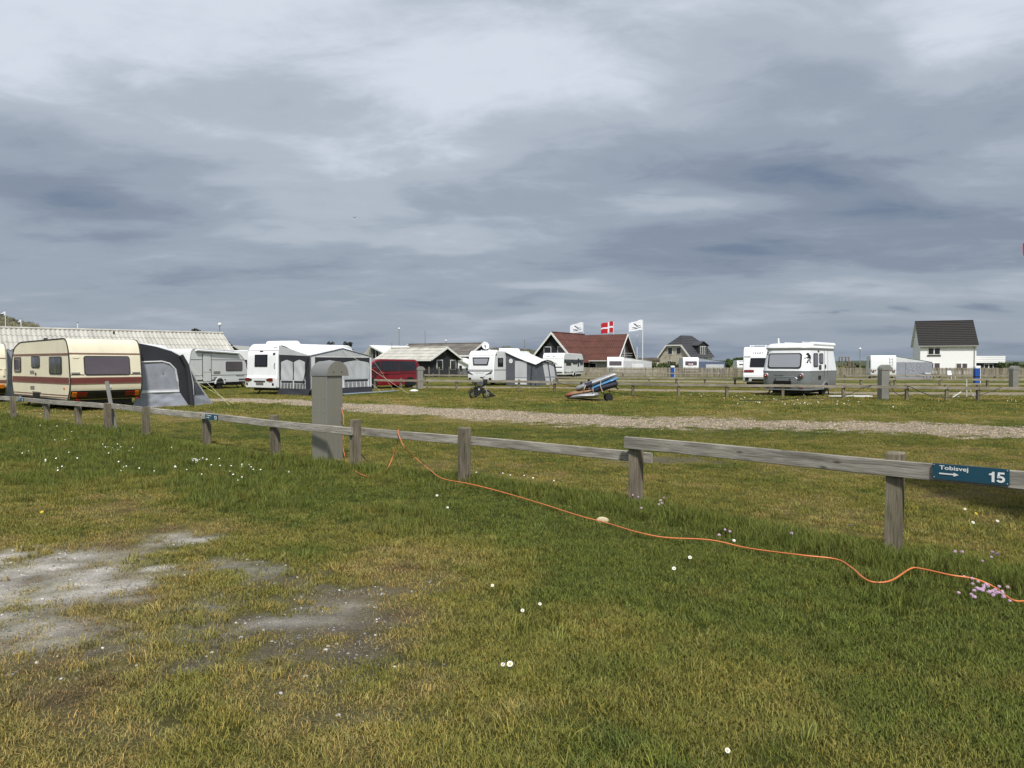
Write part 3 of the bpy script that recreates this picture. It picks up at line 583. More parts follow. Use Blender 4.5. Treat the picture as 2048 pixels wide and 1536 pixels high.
A0, A1 = pos[-150], pos[214] + NB * .085; B1 = pos[710] - NB * .085; C0_, C1_ = pos[710] + NB * .085, pos[1273] + NB * .085; D0_, D1_ = pos[1273] - NB * .085, pos[1787] - NB * .085
dA = (A1 - A0).normalized(); dB = (B1 - A1).normalized(); dC = (C1_ - C0_).normalized(); dD = (D1_ - D0_).normalized(); E1 = D0_ + dD * 6.2
RH = .125; RT_ = .044
railA = (A0, A1 - dA * .006); railB = (A1 + dB * .006, B1 + dB * .03); railC = (C0_ - dC * .04, C1_ + dC * .16); railD = (D0_ - dD * .11, E1)
rail_obj(fence1, *railA, .665, .675, RH, RT_, RAIL); rail_obj(fence1, *railB, .685, .655, RH, RT_, RAIL); rail_obj(fence1, *railC, .655, .640, RH, RT_, RAIL); rail_obj(fence1, *railD, .822, .895, .142, RT_, RAIL)
def on_line(l_, x): return line_at(l_[0], l_[1], x)
for x, ln, sgn, hg in ((32, railA, -1, .70), (85, railA, 1, .64), (148, railA, 1, .62), (299, railB, -1, .70), (404, railB, 1, .70), (541, railB, 1, .745), (937, railC, -1, .785), (1787, railD, 1, .915)):
    q = on_line(ln, x) + NB * .088 * sgn; post_obj(fence1, q, hg, .13, POST, FRZ + random.uniform(-.05, .05), (random.uniform(-.015, .015), random.uniform(-.015, .015)))
post_obj(fence1, pos[214], .70, .13, POST, FRZ); post_obj(fence1, pos[710], .78, .13, POST, FRZ); post_obj(fence1, pos[1273], .80, .13, POST, FRZ)
post_obj(fence1, D0_ + dD * 5.6 + NB * .088, .93, .13, POST, FRZ)
# leaning stake beside the joint post
st = MB(); q = pos[214] + NB * .19; st.bar((0, 0, 0), (-.28, 0.12, 1.28), .09, .03, up=(0, 1, 0))
tag(part('leaning_stake', st, FARSTEEL, loc=(q.x, q.y, -.04)), 'grey flat stake leaning left in front of the cream caravan with maroon stripe', 'stake')
def sign_on(ln, xa, xb, ztop, h, num, label, th=RT_, slope=0.0, arrow=True, big=True):
    a, b_ = on_line(ln, xa), on_line(ln, xb); d = (b_ - a).normalized(); nrm = Vector((d.y, -d.x)); L = (b_ - a).length
    if nrm.dot(Vector((a.x, a.y))) > 0: nrm = -nrm
    o = a + nrm * (th / 2 + .014); rt = thing('site_sign', label, 'sign', (o.x, o.y, ztop - h), math.atan2(d.y, d.x), None)
    rt.rotation_euler = (0, -math.atan(slope), math.atan2(d.y, d.x))
    def Q(u0, u1, v0, v1): return [(u0 * L, 0, v0 * h), (u1 * L, 0, v0 * h), (u1 * L, 0, v1 * h), (u0 * L, 0, v1 * h)]
    part('plate', MB().slab(Q(0, 1, 0, 1), .002, .010, .008), SIGNB, rt)
    part('lettering', letters(MB(), 'Tobisvej', Q(.095, .485, .55, .90), .004), SIGNW, rt, smooth=0)
    for k_, ch in enumerate(num):
        V_, F_ = DIG[ch]; x0_ = (.735, .835)[k_]; part('digit', MB().add([((x0_ + v[0] * .165) * L, -.0062, (.14 + v[1] * .64) * h) for v in V_], F_), SIGNW, rt, smooth=0)
    ar = MB(); z = .0062; ar.add([(.095 * L, -z, .33 * h), (.29 * L, -z, .33 * h), (.29 * L, -z, .24 * h), (.36 * L, -z, .37 * h), (.29 * L, -z, .50 * h), (.29 * L, -z, .42 * h), (.095 * L, -z, .42 * h)], [(0, 1, 2, 3, 4, 5, 6)])
    part('arrow', ar, SIGNW, rt, smooth=0)
    if big:
        for u in (.022, .978):
            for v in (.1, .9): part('screw', MB().lathe([(.005, 0), (.005, -.004), (.002, -.006)], 8, 'y', (u * L, -.002, v * h)), ALU, rt)
    return rt
sign_on(railD, 1872, 2026, .866, .128, '15', 'blue sign plate reading Tobisvej 15 with arrow, on the right end of the near fence', slope=.0117)
sign_on(railB, 413, 437.5, .668, .118, '13', 'blue sign plate reading Tobisvej 13 on the near fence below the white awning tent', big=False, slope=-.003)
sign_on(railA, 37.5, 48.5, .662, .10, '11', 'small blue sign plate on the near fence at the far left edge', big=False)
def fence_row(name, label, pl, z_top, hp, post_skip=(), rail_h=.13, front=True):
    rt = thing(name, label, 'fence'); Vp = [Vector((X(x, D), D)) for x, D in pl]
    for i, v in enumerate(Vp):
        if i not in post_skip: post_obj(rt, v, hp + random.uniform(-.04, .04), .12, FARPOST, random.uniform(-.3, .3))
    for a, b_ in zip(Vp[:-1], Vp[1:]):
        d = (b_ - a).normalized(); n_ = Vector((-d.y, d.x)); n_ = n_ if n_.y > 0 else -n_; off = n_ * (-.085 if front else .085)
        rail_obj(rt, a + off + d * .004, b_ + off - d * .004, z_top + random.uniform(-.012, .012), z_top + random.uniform(-.012, .012), rail_h, .044, FARRAIL)
    return rt
f2a = fence_row('post_and_rail_fence', 'low timber fence in front of the red van and the caravan with satellite dish', R2[:6], .67, .72)
f2b = fence_row('post_and_rail_fence', 'low timber fence in front of the silver and white round-cornered caravan', R2[5:], .655, .70, post_skip=(0,))
R3 = [(1112, 56), (1200, 54.5), (1298, 53), (1353, 52.4), (1410, 52), (1470, 51.5), (1560, 51), (1640, 50.5), (1722, 50), (1790, 49.5), (1880, 49), (1975, 48.5), (2070, 48)]
fence_row('post_and_rail_fence', 'timber fence between the two pale gravel tracks on the right, third from the camera', R3, .66, .62)
fence_row('post_and_rail_fence', 'short timber fence before the black hut with white windows', [(850, 66), (866, 65.6), (903, 65), (938, 64.5)], .66, .72)
R4 = [(1172, 83), (1246, 81), (1330, 80), (1440, 79)]; fence_row('post_and_rail_fence', 'far single rail in front of the boarded fence left of the blue post', R4, .64, .62)
fence_row('post_and_rail_fence', 'far single rail in front of the grey awning and white house', [(1690, 64), (1780, 63.5), (1880, 63), (1990, 62.5), (2075, 62)], .66, .6)
# ================================================================== CARAVANS
class Van:
    """shell pushed from a side profile; local x forward, y left, z up, rear at -x"""
    def __init__(s, name, label, cat, loc, fwd, W, prof, shell, group=None, side=None, taper=0.0, bev=.05):
        s.W = W; s.prof = rpoly(prof); s.rz = math.atan2(fwd[1], fwd[0]); s.root = thing(name, label, cat, (loc[0], loc[1], 0), s.rz, group)
        xs = [p[0] for p in s.prof]; s.x0, s.x1 = min(xs), max(xs); s.L = s.x1 - s.x0; s.taper = taper
        zs = [p[1] for p in s.prof]; s.z0, s.z1 = min(zs), max(zs)
        s.hw = lambda z: W / 2 - taper * max(0, (z - 1.0)) / 1.6
        s.body = part('body', MB().prism(s.prof, lambda z: -s.hw(z), lambda z: s.hw(z)), shell, s.root, bevel=bev, smooth=40)
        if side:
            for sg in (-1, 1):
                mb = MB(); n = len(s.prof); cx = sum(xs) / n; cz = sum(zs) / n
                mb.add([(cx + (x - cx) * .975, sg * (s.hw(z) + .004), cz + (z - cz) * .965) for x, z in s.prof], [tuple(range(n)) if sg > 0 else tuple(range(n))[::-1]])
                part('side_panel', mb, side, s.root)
    def xat(s, z, rear):
        best = None; n = len(s.prof)
        for i in range(n):
            (xa, za), (xb, zb) = s.prof[i], s.prof[(i + 1) % n]
            if (za - z) * (zb - z) <= 0 and abs(za - zb) > 1e-6:
                x = xa + (xb - xa) * (z - za) / (zb - za)
                if best is None or (x < best if rear else x > best): best = x
        return best if best is not None else (s.x0 if rear else s.x1)
    def pt(s, face, u, z):
        if face == 'rear': return Vector((s.xat(z, True), s.hw(z) - u * 2 * s.hw(z), z))
        if face == 'front': return Vector((s.xat(z, False), -s.hw(z) + u * 2 * s.hw(z), z))
        if face == 'right': return Vector((s.x0 + u * s.L, -s.hw(z), z))
        return Vector((s.x1 - u * s.L, s.hw(z), z))
    def quad(s, face, u0, u1, z0, z1, du=0.0):
        return [s.pt(face, u0 + du, z0), s.pt(face, u1 - du, z0), s.pt(face, u1, z1), s.pt(face, u0, z1)]
    def plate(s, name, face, u0, u1, z0, z1, m, out=.012, rad=.0, back=.02, parent=None, du=0.0, label=None):
        return part(name, MB().slab(s.quad(face, u0, u1, z0, z1, du), out, back, rad), m, parent or s.root, label=label)
    def window(s, face, u0, u1, z0, z1, m=None, rad=.08, fr=DARKTRIM, fw=.03, du=0.0):
        wnd = s.plate('window', face, u0, u1, z0, z1, fr, .022, rad, du=du)
        ww = s.W if face in ('rear', 'front') else s.L; e = fw / ww
        s.plate('pane', face, u0 + e, u1 - e, z0 + fw, z1 - fw, m or GLASS, .030, rad * .8, parent=wnd, du=du); return wnd
    def band(s, name, z0, z1, m, faces=('rear', 'front', 'left', 'right'), out=.008):
        for f in faces: s.plate(name, f, .0 if f in ('rear', 'front') else .015, 1 if f in ('rear', 'front') else .985, z0, z1, m, out)
    def wheel(s, x, r=.33, sides=(-1, 1), arch=True):
        for sg in sides:
            y = sg * (s.W / 2 - .14)
            t = part('wheel', MB().lathe([(r * .60, -.10), (r * .92, -.10), (r, -.07), (r, .07), (r * .92, .10), (r * .60, .10)], 24, 'y', (x, y, r)), RUBBER, s.root)
            part('rim', MB().lathe([(r * .6, -.09 * 1), (r * .62, .09)], 20, 'y', (x, y, r)), CHROME, t)
            sp = MB()
            for k in range(6):
                a = k * math.pi / 3; sp.bar((x, y + sg * .095, r), (x + .56 * r * math.cos(a), y + sg * .095, r + .56 * r * math.sin(a)), .05, .02, up=(0, 1, 0))
            part('hub', sp, DARKTRIM, t)
            if arch:
                pr = [(x + (r + .14) * math.cos(R(a)), r + .02 + (r + .12) * math.sin(R(a))) for a in range(0, 181, 15)] + [(x + (r + .03) * math.cos(R(a)), r + .02 + (r + .02) * math.sin(R(a))) for a in range(180, -1, -15)]
                part('wheel_arch', MB().prism(pr, sg * s.W / 2 - sg * .03, sg * (s.W / 2 + .03)), WHITE2, s.root)
                part('arch_shadow_liner', MB().prism([(x + (r + .04) * math.cos(R(a)), r + .02 + (r + .03) * math.sin(R(a))) for a in range(0, 181, 15)], sg * (s.W / 2 - .02), sg * (s.W / 2 + .012)), BLACK, s.root)
    def under(s, z=.42, m=None):
        part('chassis', MB().box(s.x0 + .35, s.x1 - .3, -s.W / 2 + .22, s.W / 2 - .22, .22, z), m or BLACK, s.root)  # chassis box widened in black to deepen the shade under the body
    def legs(s):
        for x in (s.x0 + .45, s.x1 - .5):
            for sg in (-1, 1):
                part('stabiliser_leg', MB().bar((x + (.45 if x < 0 else -.45), sg * .75, .40), (x, sg * .85, .02), .05, .05).box(x - .09, x + .09, sg * .85 - .07, sg * .85 + .07, 0, .025), BLACK, s.root)
    def drawbar(s):
        mb = MB(); x = s.x1
        mb.bar((x - .4, .6, .36), (x + 1.1, .03, .40), .07, .09).bar((x - .4, -.6, .36), (x + 1.1, -.03, .40), .07, .09)
        part('drawbar', mb, FARSTEEL, s.root); part('jockey_wheel', MB().cyl((x + .9, 0, .12), (x + .9, 0, .62), .025).lathe([(.11, -.03), (.11, .03)], 16, 'y', (x + .9, 0, .11)), BLACK, s.root)
    def edges(s, m, r=.02, dz=0):
        for sg in (-1, 1): part('edge_trim', MB().tube([(x, sg * s.hw(z), z) for x, z in s.prof], r, 6, close=True), m, s.root)
def place(c0, u, W, L, fwd, x0):
    """centre of the shell from its rear-left corner, width direction and forward direction"""
    c = Vector(c0) + Vector(u) * W / 2 - Vector(fwd) * x0; return (c.x, c.y)
def unit(x, y): v = Vector((x, y)).normalized(); return (v.x, v.y)
def perp(f): return (f[1], -f[0])         # right-hand side of a forward direction
# ---- cream caravan with maroon stripe
f = unit(-.777, .629); u = perp(f)
PROF_A = [(-2.70, .40, .05), (-2.90, .74, .1), (-2.95, 1.10, .3), (-2.84, 2.10, .3), (-2.62, 2.56, .42), (1.90, 2.50, .2), (2.55, 2.30, .35), (2.82, 1.9, .3), (2.92, 1.05, .3), (2.72, .46, .08)]
A = Van('caravan', 'cream caravan with maroon stripe and wide smoked rear window behind the near fence', 'caravan', place((-15.25, 25.0), u, 2.42, 5.8, f, -2.92), f, 2.42, PROF_A, CREAM, bev=.035)
A.edges(DARKTRIM, .022)
A.band('stripe', .995, 1.165, MAROON); A.band('stripe_edge', 1.165, 1.195, BROWNTRIM, out=.010); A.band('stripe_edge', .955, .995, BROWNTRIM, out=.010)
A.band('upper_trim', 2.0, 2.055, BROWNTRIM, faces=('rear',)); A.band('upper_trim', 1.965, 2.045, BROWNTRIM, faces=('left', 'right'))
A.band('lower_trim', .55, .585, BROWNTRIM, faces=('left', 'right')); A.band('lower_trim', .47, .50, BROWNTRIM, faces=('left', 'right'))
A.window('rear', .19, .83, 1.27, 1.95, GLASSG, .09)
for a, b_, z0, z1 in ((.055, .185, 1.34, 1.93), (.375, .52, 1.52, 1.95), (.68, .88, 1.30, 1.93)): A.window('left', a, b_, z0, z1, CURT, .08, fw=.035)
A.window('right', .1, .32, 1.3, 1.93)
bp = A.plate('bumper_panel', 'rear', .02, .98, .43, .73, BLACK, .02)
for k in range(5): A.plate('bumper_rib', 'rear', .22, .78, .47 + k * .05, .49 + k * .05, DARKTRIM, .026, parent=bp)
A.plate('number_plate', 'rear', .38, .63, .52, .66, BLACK, .034)
for a, b_, c_, d in ((.035, .095, .095, .235), (.905, .965, .765, .905)):
    A.plate('indicator_lamp', 'rear', a, b_, .53, .69, ORANGEL, .045, .01); A.plate('tail_lamp', 'rear', c_, d, .53, .68, REDL, .045, .01)
for a in (.07, .90):
    q = A.quad('rear', a, a + .055, .40, .48); part('reflector_triangle', MB().add([(v.x - .05, v.y, v.z) for v in (q[0], q[1])] + [((q[2].x + q[3].x) / 2 - .05, (q[2].y + q[3].y) / 2, q[2].z)], [(0, 1, 2)]), REDL, A.root)
for a in (.02, .86): A.plate('grab_handle', 'rear', a, a + .11, 1.32, 1.37, FARSTEEL, .04, .01); 
A.plate('rear_rail', 'rear', .01, .19, 1.28, 1.30, DARKTRIM, .012); A.plate('rear_rail', 'rear', .83, .99, 1.28, 1.30, DARKTRIM, .012)
A.plate('badge', 'rear', .49, .56, .80, .88, WHITE2, .014, .04); A.plate('badge', 'rear', .045, .13, 1.86, 1.95, CREAM, .018, .04)
for z0 in (1.30, .72): A.plate('vent_grille', 'left', .35, .42, z0, z0 + .12, FARSTEEL, .014)
A.plate('side_marker', 'left', .90, .92, .78, .84, ORANGEL, .015); A.plate('socket_flap', 'left', .44, .455, 1.24, 1.34, DARKTRIM, .02)
A.plate('gas_vent', 'left', .39, .53, .605, .64, FARSTEEL, .03)
A.wheel(-.35, .33, arch=False)
part('wheel_cover', MB().slab(A.quad('left', .40, .51, .42, .60, .0), .03, .02, .06), BLACK, A.root)
A.under(); A.legs(); A.drawbar()
part('roof_hatch', MB().box(.2, .9, -.3, .3, 2.52, 2.62), WHITE2, A.root, bevel=.02); part('roof_vent', MB().cyl((1.1, .6, 2.45), (1.1, .6, 2.66), .07, 12), BLACK, A.root)
# its grey porch awning on the far side
def cloth_quad(name, pts, m, parent, nu=10, nv=8, wob=.02, thick=.01, seed=0, label=None):
    a, b_, c, d = [Vector(p) for p in pts]; nrm = (b_ - a).cross(d - a).normalized(); r_ = random.Random(seed); ph = [r_.uniform(0, 6.3) for _ in range(4)]; rows = []
    for j in range(nv + 1):
        v = j / nv; row = []
        for i in range(nu + 1):
            t = i / nu; p = a * (1 - t) * (1 - v) + b_ * t * (1 - v) + c * t * v + d * (1 - t) * v
            e = math.sin(math.pi * t) * math.sin(math.pi * v)
            k = wob * (math.sin(t * 9 + v * 5 + ph[0]) + .6 * math.sin(t * 17 - v * 11 + ph[1]) + .5 * math.sin(v * 14 + ph[2])) * (.25 + e)
            row.append(p + nrm * k)
        rows.append(row)
    return part(name, MB().grid(rows, thick), m, parent, smooth=60, label=label)
Ld = lambda rz, o, p: Matrix.Rotation(-rz, 3, 'Z') @ (Vector(p) - Vector(o))
aw = thing('porch_awning', 'charcoal and grey inflated porch awning on the right of the cream striped caravan', 'awning', A.root.location, A.rz)
y0 = -1.25; yo = -3.35; xr, xf = -2.35, .55
def arch(x, k=0):  # outline of the gable from caravan wall outwards
    return [(x, y0, 2.46), (x + .02, y0 - .75, 2.33), (x, y0 - 1.35, 2.16), (x, y0 - 1.75, 1.95), (x, y0 - 1.98, 1.60), (x, yo + .05, 1.0), (x, yo - .05, 0.0)]
prof_g = arch(xr); base = [(xr, y0, 0), (xr, (y0 + yo) / 2, 0)]
mb = MB(); rows = []
for t in np.linspace(0, 1, 9): rows.append([(xr + (xf - xr) * t, p[1], p[2] + .26 * math.sin(math.pi * min(1, t * 1.4)) * (0, .5, 1, 1, .3)[k]) for k, p in enumerate(arch(0)[:5])])
part('roof', MB().grid(rows[::-1], .01), CLOTHW, aw, smooth=60)
# gable: charcoal surround plus inset grey window panel and skirt
g = MB(); pl = [Vector(p) for p in prof_g]
g.add([(xr - .01, y0, 0)] + [(p.x - .01, p.y, p.z) for p in pl], [tuple(range(len(pl) + 1))]); part('gable_wall', g, CLOTHD, aw)
inner = [(y0 - .05, .58), (y0 - 1.62, .58), (y0 - 1.56, 1.0), (y0 - 1.48, 1.45), (y0 - 1.25, 1.68), (y0 - .95, 1.76), (y0 - .05, 1.73)]
ctr = Vector((sum(p[0] for p in inner) / 7, sum(p[1] for p in inner) / 7))
g = MB(); rr = random.Random(3); ring0 = [(xr - .035, p[0], p[1]) for p in inner]; rings = []
for k in (1, .8, .6, .4, .2, .02): rings.append([(xr - .035 - .025 * rr.uniform(-1, 1) * (k < 1), ctr.x + (p[0] - ctr.x) * k, ctr.y + (p[1] - ctr.y) * k) for p in inner])
g.loft(rings, cap=False); part('window_panel', g, CLOTHG, aw, smooth=80)
cloth_quad('skirt_panel', [(xr - .10, y0 + .2, 0), (xr - .16, yo + .15, 0), (xr - .03, y0 - 1.62, .58), (xr - .03, y0 - .02, .58)][0:4], CLOTHG, aw, 14, 6, .03, seed=4)
part('window_binding', MB().tube([(xr - .05, p[0], p[1]) for p in inner], .035, 6), PIPING, aw); part('window_binding', MB().bar((xr - .05, y0 - .03, .60), (xr - .05, y0 - 1.6, .60), .02, .13), PIPING, aw)
part('corner_beam', MB().tube([(xr - .06, y0 - 1.70, 2.0), (xr - .07, y0 - 1.93, 1.6), (xr - .09, yo + .08, 1.0), (xr - .10, yo, 0.0)], .09, 10), CLOTHD, aw)
cloth_quad('front_wall', [(xr - .02, yo - .02, 0), (xf + .1, yo - .02, 0), (xf, y0 - 1.95, 1.62), (xr, y0 - 1.95, 1.62)], CLOTHM, aw, 10, 8, .02, seed=5)
cloth_quad('front_skirt', [(xr - .06, yo - .14, 0), (xf + .35, yo - .2, 0), (xf + .12, yo - .03, .42), (xr - .03, yo - .06, .42)], CLOTHG, aw, 8, 3, .02, seed=6)
wp_ = cloth_quad('wing_panel', [(xr - .05, yo - .02, 0), (xr + .55, yo - 1.15, 0), (xr + .05, y0 - 2.02, 1.58), (xr - .02, y0 - 1.98, 1.62)], CLOTHM, aw, 8, 10, .015, seed=31); part('wing_skirt', MB().grid([[(xr - .10, yo - .05, 0), (xr + .5, yo - 1.25, 0)], [(xr - .07, yo - .03, .40), (xr + .42, yo - .86, .40)]], .01), CLOTHG, wp_); part('wing_binding', MB().tube([(xr + .03, y0 - 2.02, 1.6), (xr + .30, yo - .5, .8), (xr + .54, yo - 1.15, .02)], .035, 6), PIPING, wp_)
part('front_binding', MB().tube([(xr - .1, y0 - 1.98, 1.6), (xr - .05, yo - .07, .9), (xr - .02, yo - .1, .42)], .035, 6), PIPING, aw); part('front_binding', MB().tube([(xf - .1, y0 - 1.98, 1.6), (xf + .12, yo - .08, .8), (xf + .22, yo - .14, .42)], .035, 6), PIPING, aw)
for p, q, m in (((xr - .1, y0 - 1.98, 1.65), (xr - 1.2, yo - 1.0, 0), ROPEW), ((xf, y0 - 1.95, 1.65), (xf - .6, yo - 2.2, 0), ROPEY), ((xr + .3, yo - .1, 1.1), (xr - .5, yo - 1.6, 0), ROPEY), ((xf + .1, yo, 1.2), (xf - .1, yo - .55, 0), ROPEY)): part('guy_rope', MB().tube([p, q], .008, 5), m, aw)
# ---- cream caravan at the left edge, cut by the frame, with grey awning and a white car behind it
c1 = Vector((X(14, 31), 31)); fB = unit(-.72, .694); uB = perp(fB)
B = Van('caravan', 'second cream caravan cut off by the left edge of the frame', 'caravan', place(c1 - Vector(uB) * 2.3, uB, 2.3, 5.2, fB, -2.62), fB, 2.3, [(x * .9, z * .985, *r) for x, z, *r in PROF_A], CREAM, bev=.035)
B.edges(FARSTEEL, .03); B.band('trim_strip', 1.88, 1.92, BROWNTRIM); B.band('trim_strip', 1.40, 1.43, BROWNTRIM); B.band('lower_band', .84, .98, BROWNTRIM, faces=('rear',)); B.window('rear', .15, .85, 1.45, 1.85, GLASSG)
B.plate('bumper_panel', 'rear', .02, .98, .42, .66, BLACK, .02); B.plate('tail_lamp', 'rear', .70, .84, .64, .80, REDL, .045); B.plate('indicator_lamp', 'rear', .85, .955, .64, .80, ORANGEL, .045); B.plate('grab_handle', 'rear', .93, .96, 1.15, 1.45, CREAM, .05, .01); B.under(); B.legs(); B.drawbar(); B.wheel(-.2, .32, arch=False)
aB = thing('grey_awning', 'pale grey awning between the two cream caravans', 'awning', B.root.location, B.rz)
cloth_quad('gable_wall', [(-1.9, -1.19, 0), (-1.9, -3.2, 0), (-1.9, -3.1, 1.75), (-1.9, -1.19, 2.3)], CLOTHG, aB, 12, 10, .035, seed=8); cloth_quad('roof', [(-1.9, -1.19, 2.32), (-1.95, -3.15, 1.78), (1.2, -3.15, 1.78), (1.2, -1.19, 2.32)][::-1], CLOTHL, aB, 8, 8, .02, seed=9); cloth_quad('front_wall', [(-1.9, -3.2, 0), (1.2, -3.2, 0), (1.2, -3.1, 1.76), (-1.9, -3.1, 1.76)], CLOTHG, aB, 8, 8, .02, seed=10)
# ---- generic motor vehicle from profile
def car(name, label, cat, loc, fwd, W, prof, paint, glassprof, wheels, r, grp=None, taper=.35):
    v = Van(name, label, cat, loc, fwd, W, prof, paint, grp, taper=taper, bev=.07); v.wheel(wheels[0], r, arch=False); v.wheel(wheels[1], r, arch=False)
    for x in wheels:
        for sg in (-1, 1): part('wheel_well', MB().prism([(x + (r + .09) * math.cos(R(a)), max(.12, r + (r + .09) * math.sin(R(a)))) for a in range(-20, 201, 10)], sg * (W / 2 - .03), sg * (W / 2 + .004)), BLACK, v.root)
    return v
WHITEP = mat('white_car_paint', (226, 228, 230), .25, coat=.6, var=.01)
fc = unit(.52, -.85); Wc = car('parked_car', 'white car showing only its bonnet and grille between the two cream caravans', 'car', (X(19, 36.5) - .9 * .85 - 2.0 * .52, 36.5 + .4 + 2.0 * .85), fc, 1.85, [(-2.2, .35, .1), (-2.25, .9, .15), (-2.0, 1.0, .1), (-1.5, 1.62, .2), (.3, 1.66, .3), (1.1, 1.12, .15), (2.1, .98, .2), (2.28, .72, .1), (2.25, .3, .1)], WHITEP, None, (-1.35, 1.4), .32)
Wc.plate('grille', 'front', .14, .86, .74, .84, BLACK, .02, .03); Wc.plate('lower_grille', 'front', .12, .88, .40, .56, BLACK, .02, .04)
for a, b_ in ((.01, .13), (.87, .99)): Wc.plate('headlight', 'front', a, b_, .74, .88, CLEARL, .025, .03)
Wc.plate('number_plate', 'front', .36, .64, .60, .69, WHITE2, .03)
for sd_, a, b_ in (('left', .25, .62), ('right', .38, .75)): Wc.window(sd_, a, b_, 1.08, 1.52, GLASS)
part('windscreen', MB().slab([(1.05, -.72, 1.15), (1.05, .72, 1.15), (.42, .62, 1.60), (.42, -.62, 1.60)], .02, .02, .05), GLASS, Wc.root)
# ---- white older caravan with awning box
f = unit(.32, .947); u = perp(f); PROF_C = [(-2.45, .42, .06), (-2.72, .8, .2), (-2.70, 1.6, .2), (-2.5, 2.60, .3), (1.55, 2.48, .3), (2.35, 2.0, .35), (2.70, 1.25, .3), (2.6, .5, .08)]
cR = Vector((X(379, 44.6), 44.6)); Cc = cR - Vector(u) * 2.3
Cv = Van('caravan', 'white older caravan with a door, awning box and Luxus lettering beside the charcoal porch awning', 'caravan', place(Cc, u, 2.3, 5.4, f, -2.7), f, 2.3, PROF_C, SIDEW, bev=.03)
Cv.edges(ALU, .018)
dr = Cv.plate('door', 'right', .215, .345, .55, 2.28, SIDEW, .02, .05); Cv.plate('door_seal', 'right', .205, .355, .53, 2.30, DARKTRIM, .010, .06); Cv.plate('door_lock', 'right', .32, .335, 1.22, 1.32, BLACK, .035, .03, parent=dr); Cv.plate('door_split', 'right', .218, .342, 1.11, 1.125, DARKTRIM, .023, parent=dr)
Cv.window('right', .60, .90, 1.18, 1.80, GLASSG, .1)
for z0 in (1.0, .62): Cv.plate('vent_grille', 'right', .39, .50, z0, z0 + .17, FARSTEEL, .012)
Cv.band('trim_line', 1.90, 1.925, DARKTRIM, faces=('right',)); Cv.band('trim_line', .90, .92, DARKTRIM, faces=('right',)); Cv.band('trim_band', .56, .64, DARKTRIM, faces=('right',))
Cv.plate('locker_door', 'right', .60, .83, .35 + .1, .68, SIDEW, .016, .02); part('lettering', letters(MB(), 'Luxus', Cv.quad('right', .78, .93, .83, .93), .02), BLACK, Cv.root, smooth=0)
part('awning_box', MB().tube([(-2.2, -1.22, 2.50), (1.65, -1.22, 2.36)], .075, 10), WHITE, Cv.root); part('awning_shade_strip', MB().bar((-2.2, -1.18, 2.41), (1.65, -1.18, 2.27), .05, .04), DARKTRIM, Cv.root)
Cv.wheel(-.05, .34); Cv.under(); Cv.legs(); Cv.drawbar()
# ---- white modern caravan with big white and black awning tent
f = unit(.499, .867); u = perp(f); PROF_D = [(-3.05, .36, .08), (-3.10, .9, .2), (-3.06, 1.0, .05), (-3.02, 2.2, .2), (-2.75, 2.74, .35), (2.6, 2.74, .3), (3.1, 2.0, .4), (3.2, .9, .3), (3.0, .4, .08)]
Dv_ = Van('caravan', 'white modern caravan with square rear window joined to the black and white awning tent', 'caravan', place((-14.46, 39.5), u, 2.35, 6.2, f, -3.05), f, 2.35, PROF_D, WHITE, bev=.05)
Dv_.window('rear', .27, .69, 1.50, 2.15, GLASS, .03, fr=BLACK, fw=.08); Dv_.band('seam', 2.36, 2.375, DARKTRIM, faces=('rear',)); Dv_.plate('brake_light', 'rear', .42, .52, 2.30, 2.34, BLACK, .03)
bz = Dv_.plate('bumper', 'rear', .0, 1.0, .40, .92, WHITE, .07, .06)
for a, b_, c_, d in ((.02, .15, .15, .22), (.78, .91, .71, .78)):
    Dv_.plate('tail_lamp', 'rear', a, b_, .74, .90, REDL, .10, .03); Dv_.plate('reversing_lamp', 'rear', c_, d, .76, .86, BLACK, .085)
Dv_.plate('number_plate', 'rear', .36, .60, .56, .69, FARSTEEL, .09); Dv_.plate('plate_recess', 'rear', .30, .66, .70, .76, DARKTRIM, .08)
for a in (.03, .88): Dv_.plate('fog_recess', 'rear', a, a + .05, .52, .64, BLACK, .08)
for a in (.02, .93): part('grab_handle', MB().tube([Dv_.pt('rear', a, z) + Vector((-.06 * math.sin((z - 1.4) / .3 * math.pi), 0, 0)) for z in np.linspace(1.4, 1.7, 7)], .015, 6), DARKTRIM, Dv_.root)
Dv_.plate('site_number_badge', 'rear', .86, .93, 2.12, 2.24, DARKTRIM, .015); Dv_.plate('maker_badge', 'rear', .82, .92, 2.50, 2.53, FARSTEEL, .015)
Dv_.wheel(.2, .34); Dv_.under(); Dv_.legs(); Dv_.drawbar(); part('roof_unit', MB().prism(rpoly([(-2.3, 2.72, 0), (-2.2, 2.90, .1), (-.9, 2.94, .15), (-.7, 2.72, 0)]), -.55, .55), WHITE, Dv_.root, bevel=.04)
tn = thing('awning_tent', 'large white and black awning tent with gabled front, left of the red van', 'tent', Dv_.root.location, Dv_.rz)
yw, ye = -1.19, -3.42; xa, xb = -2.9, 1.83; xm = (xa + xb) / 2; ev = 2.08; pk = 2.50
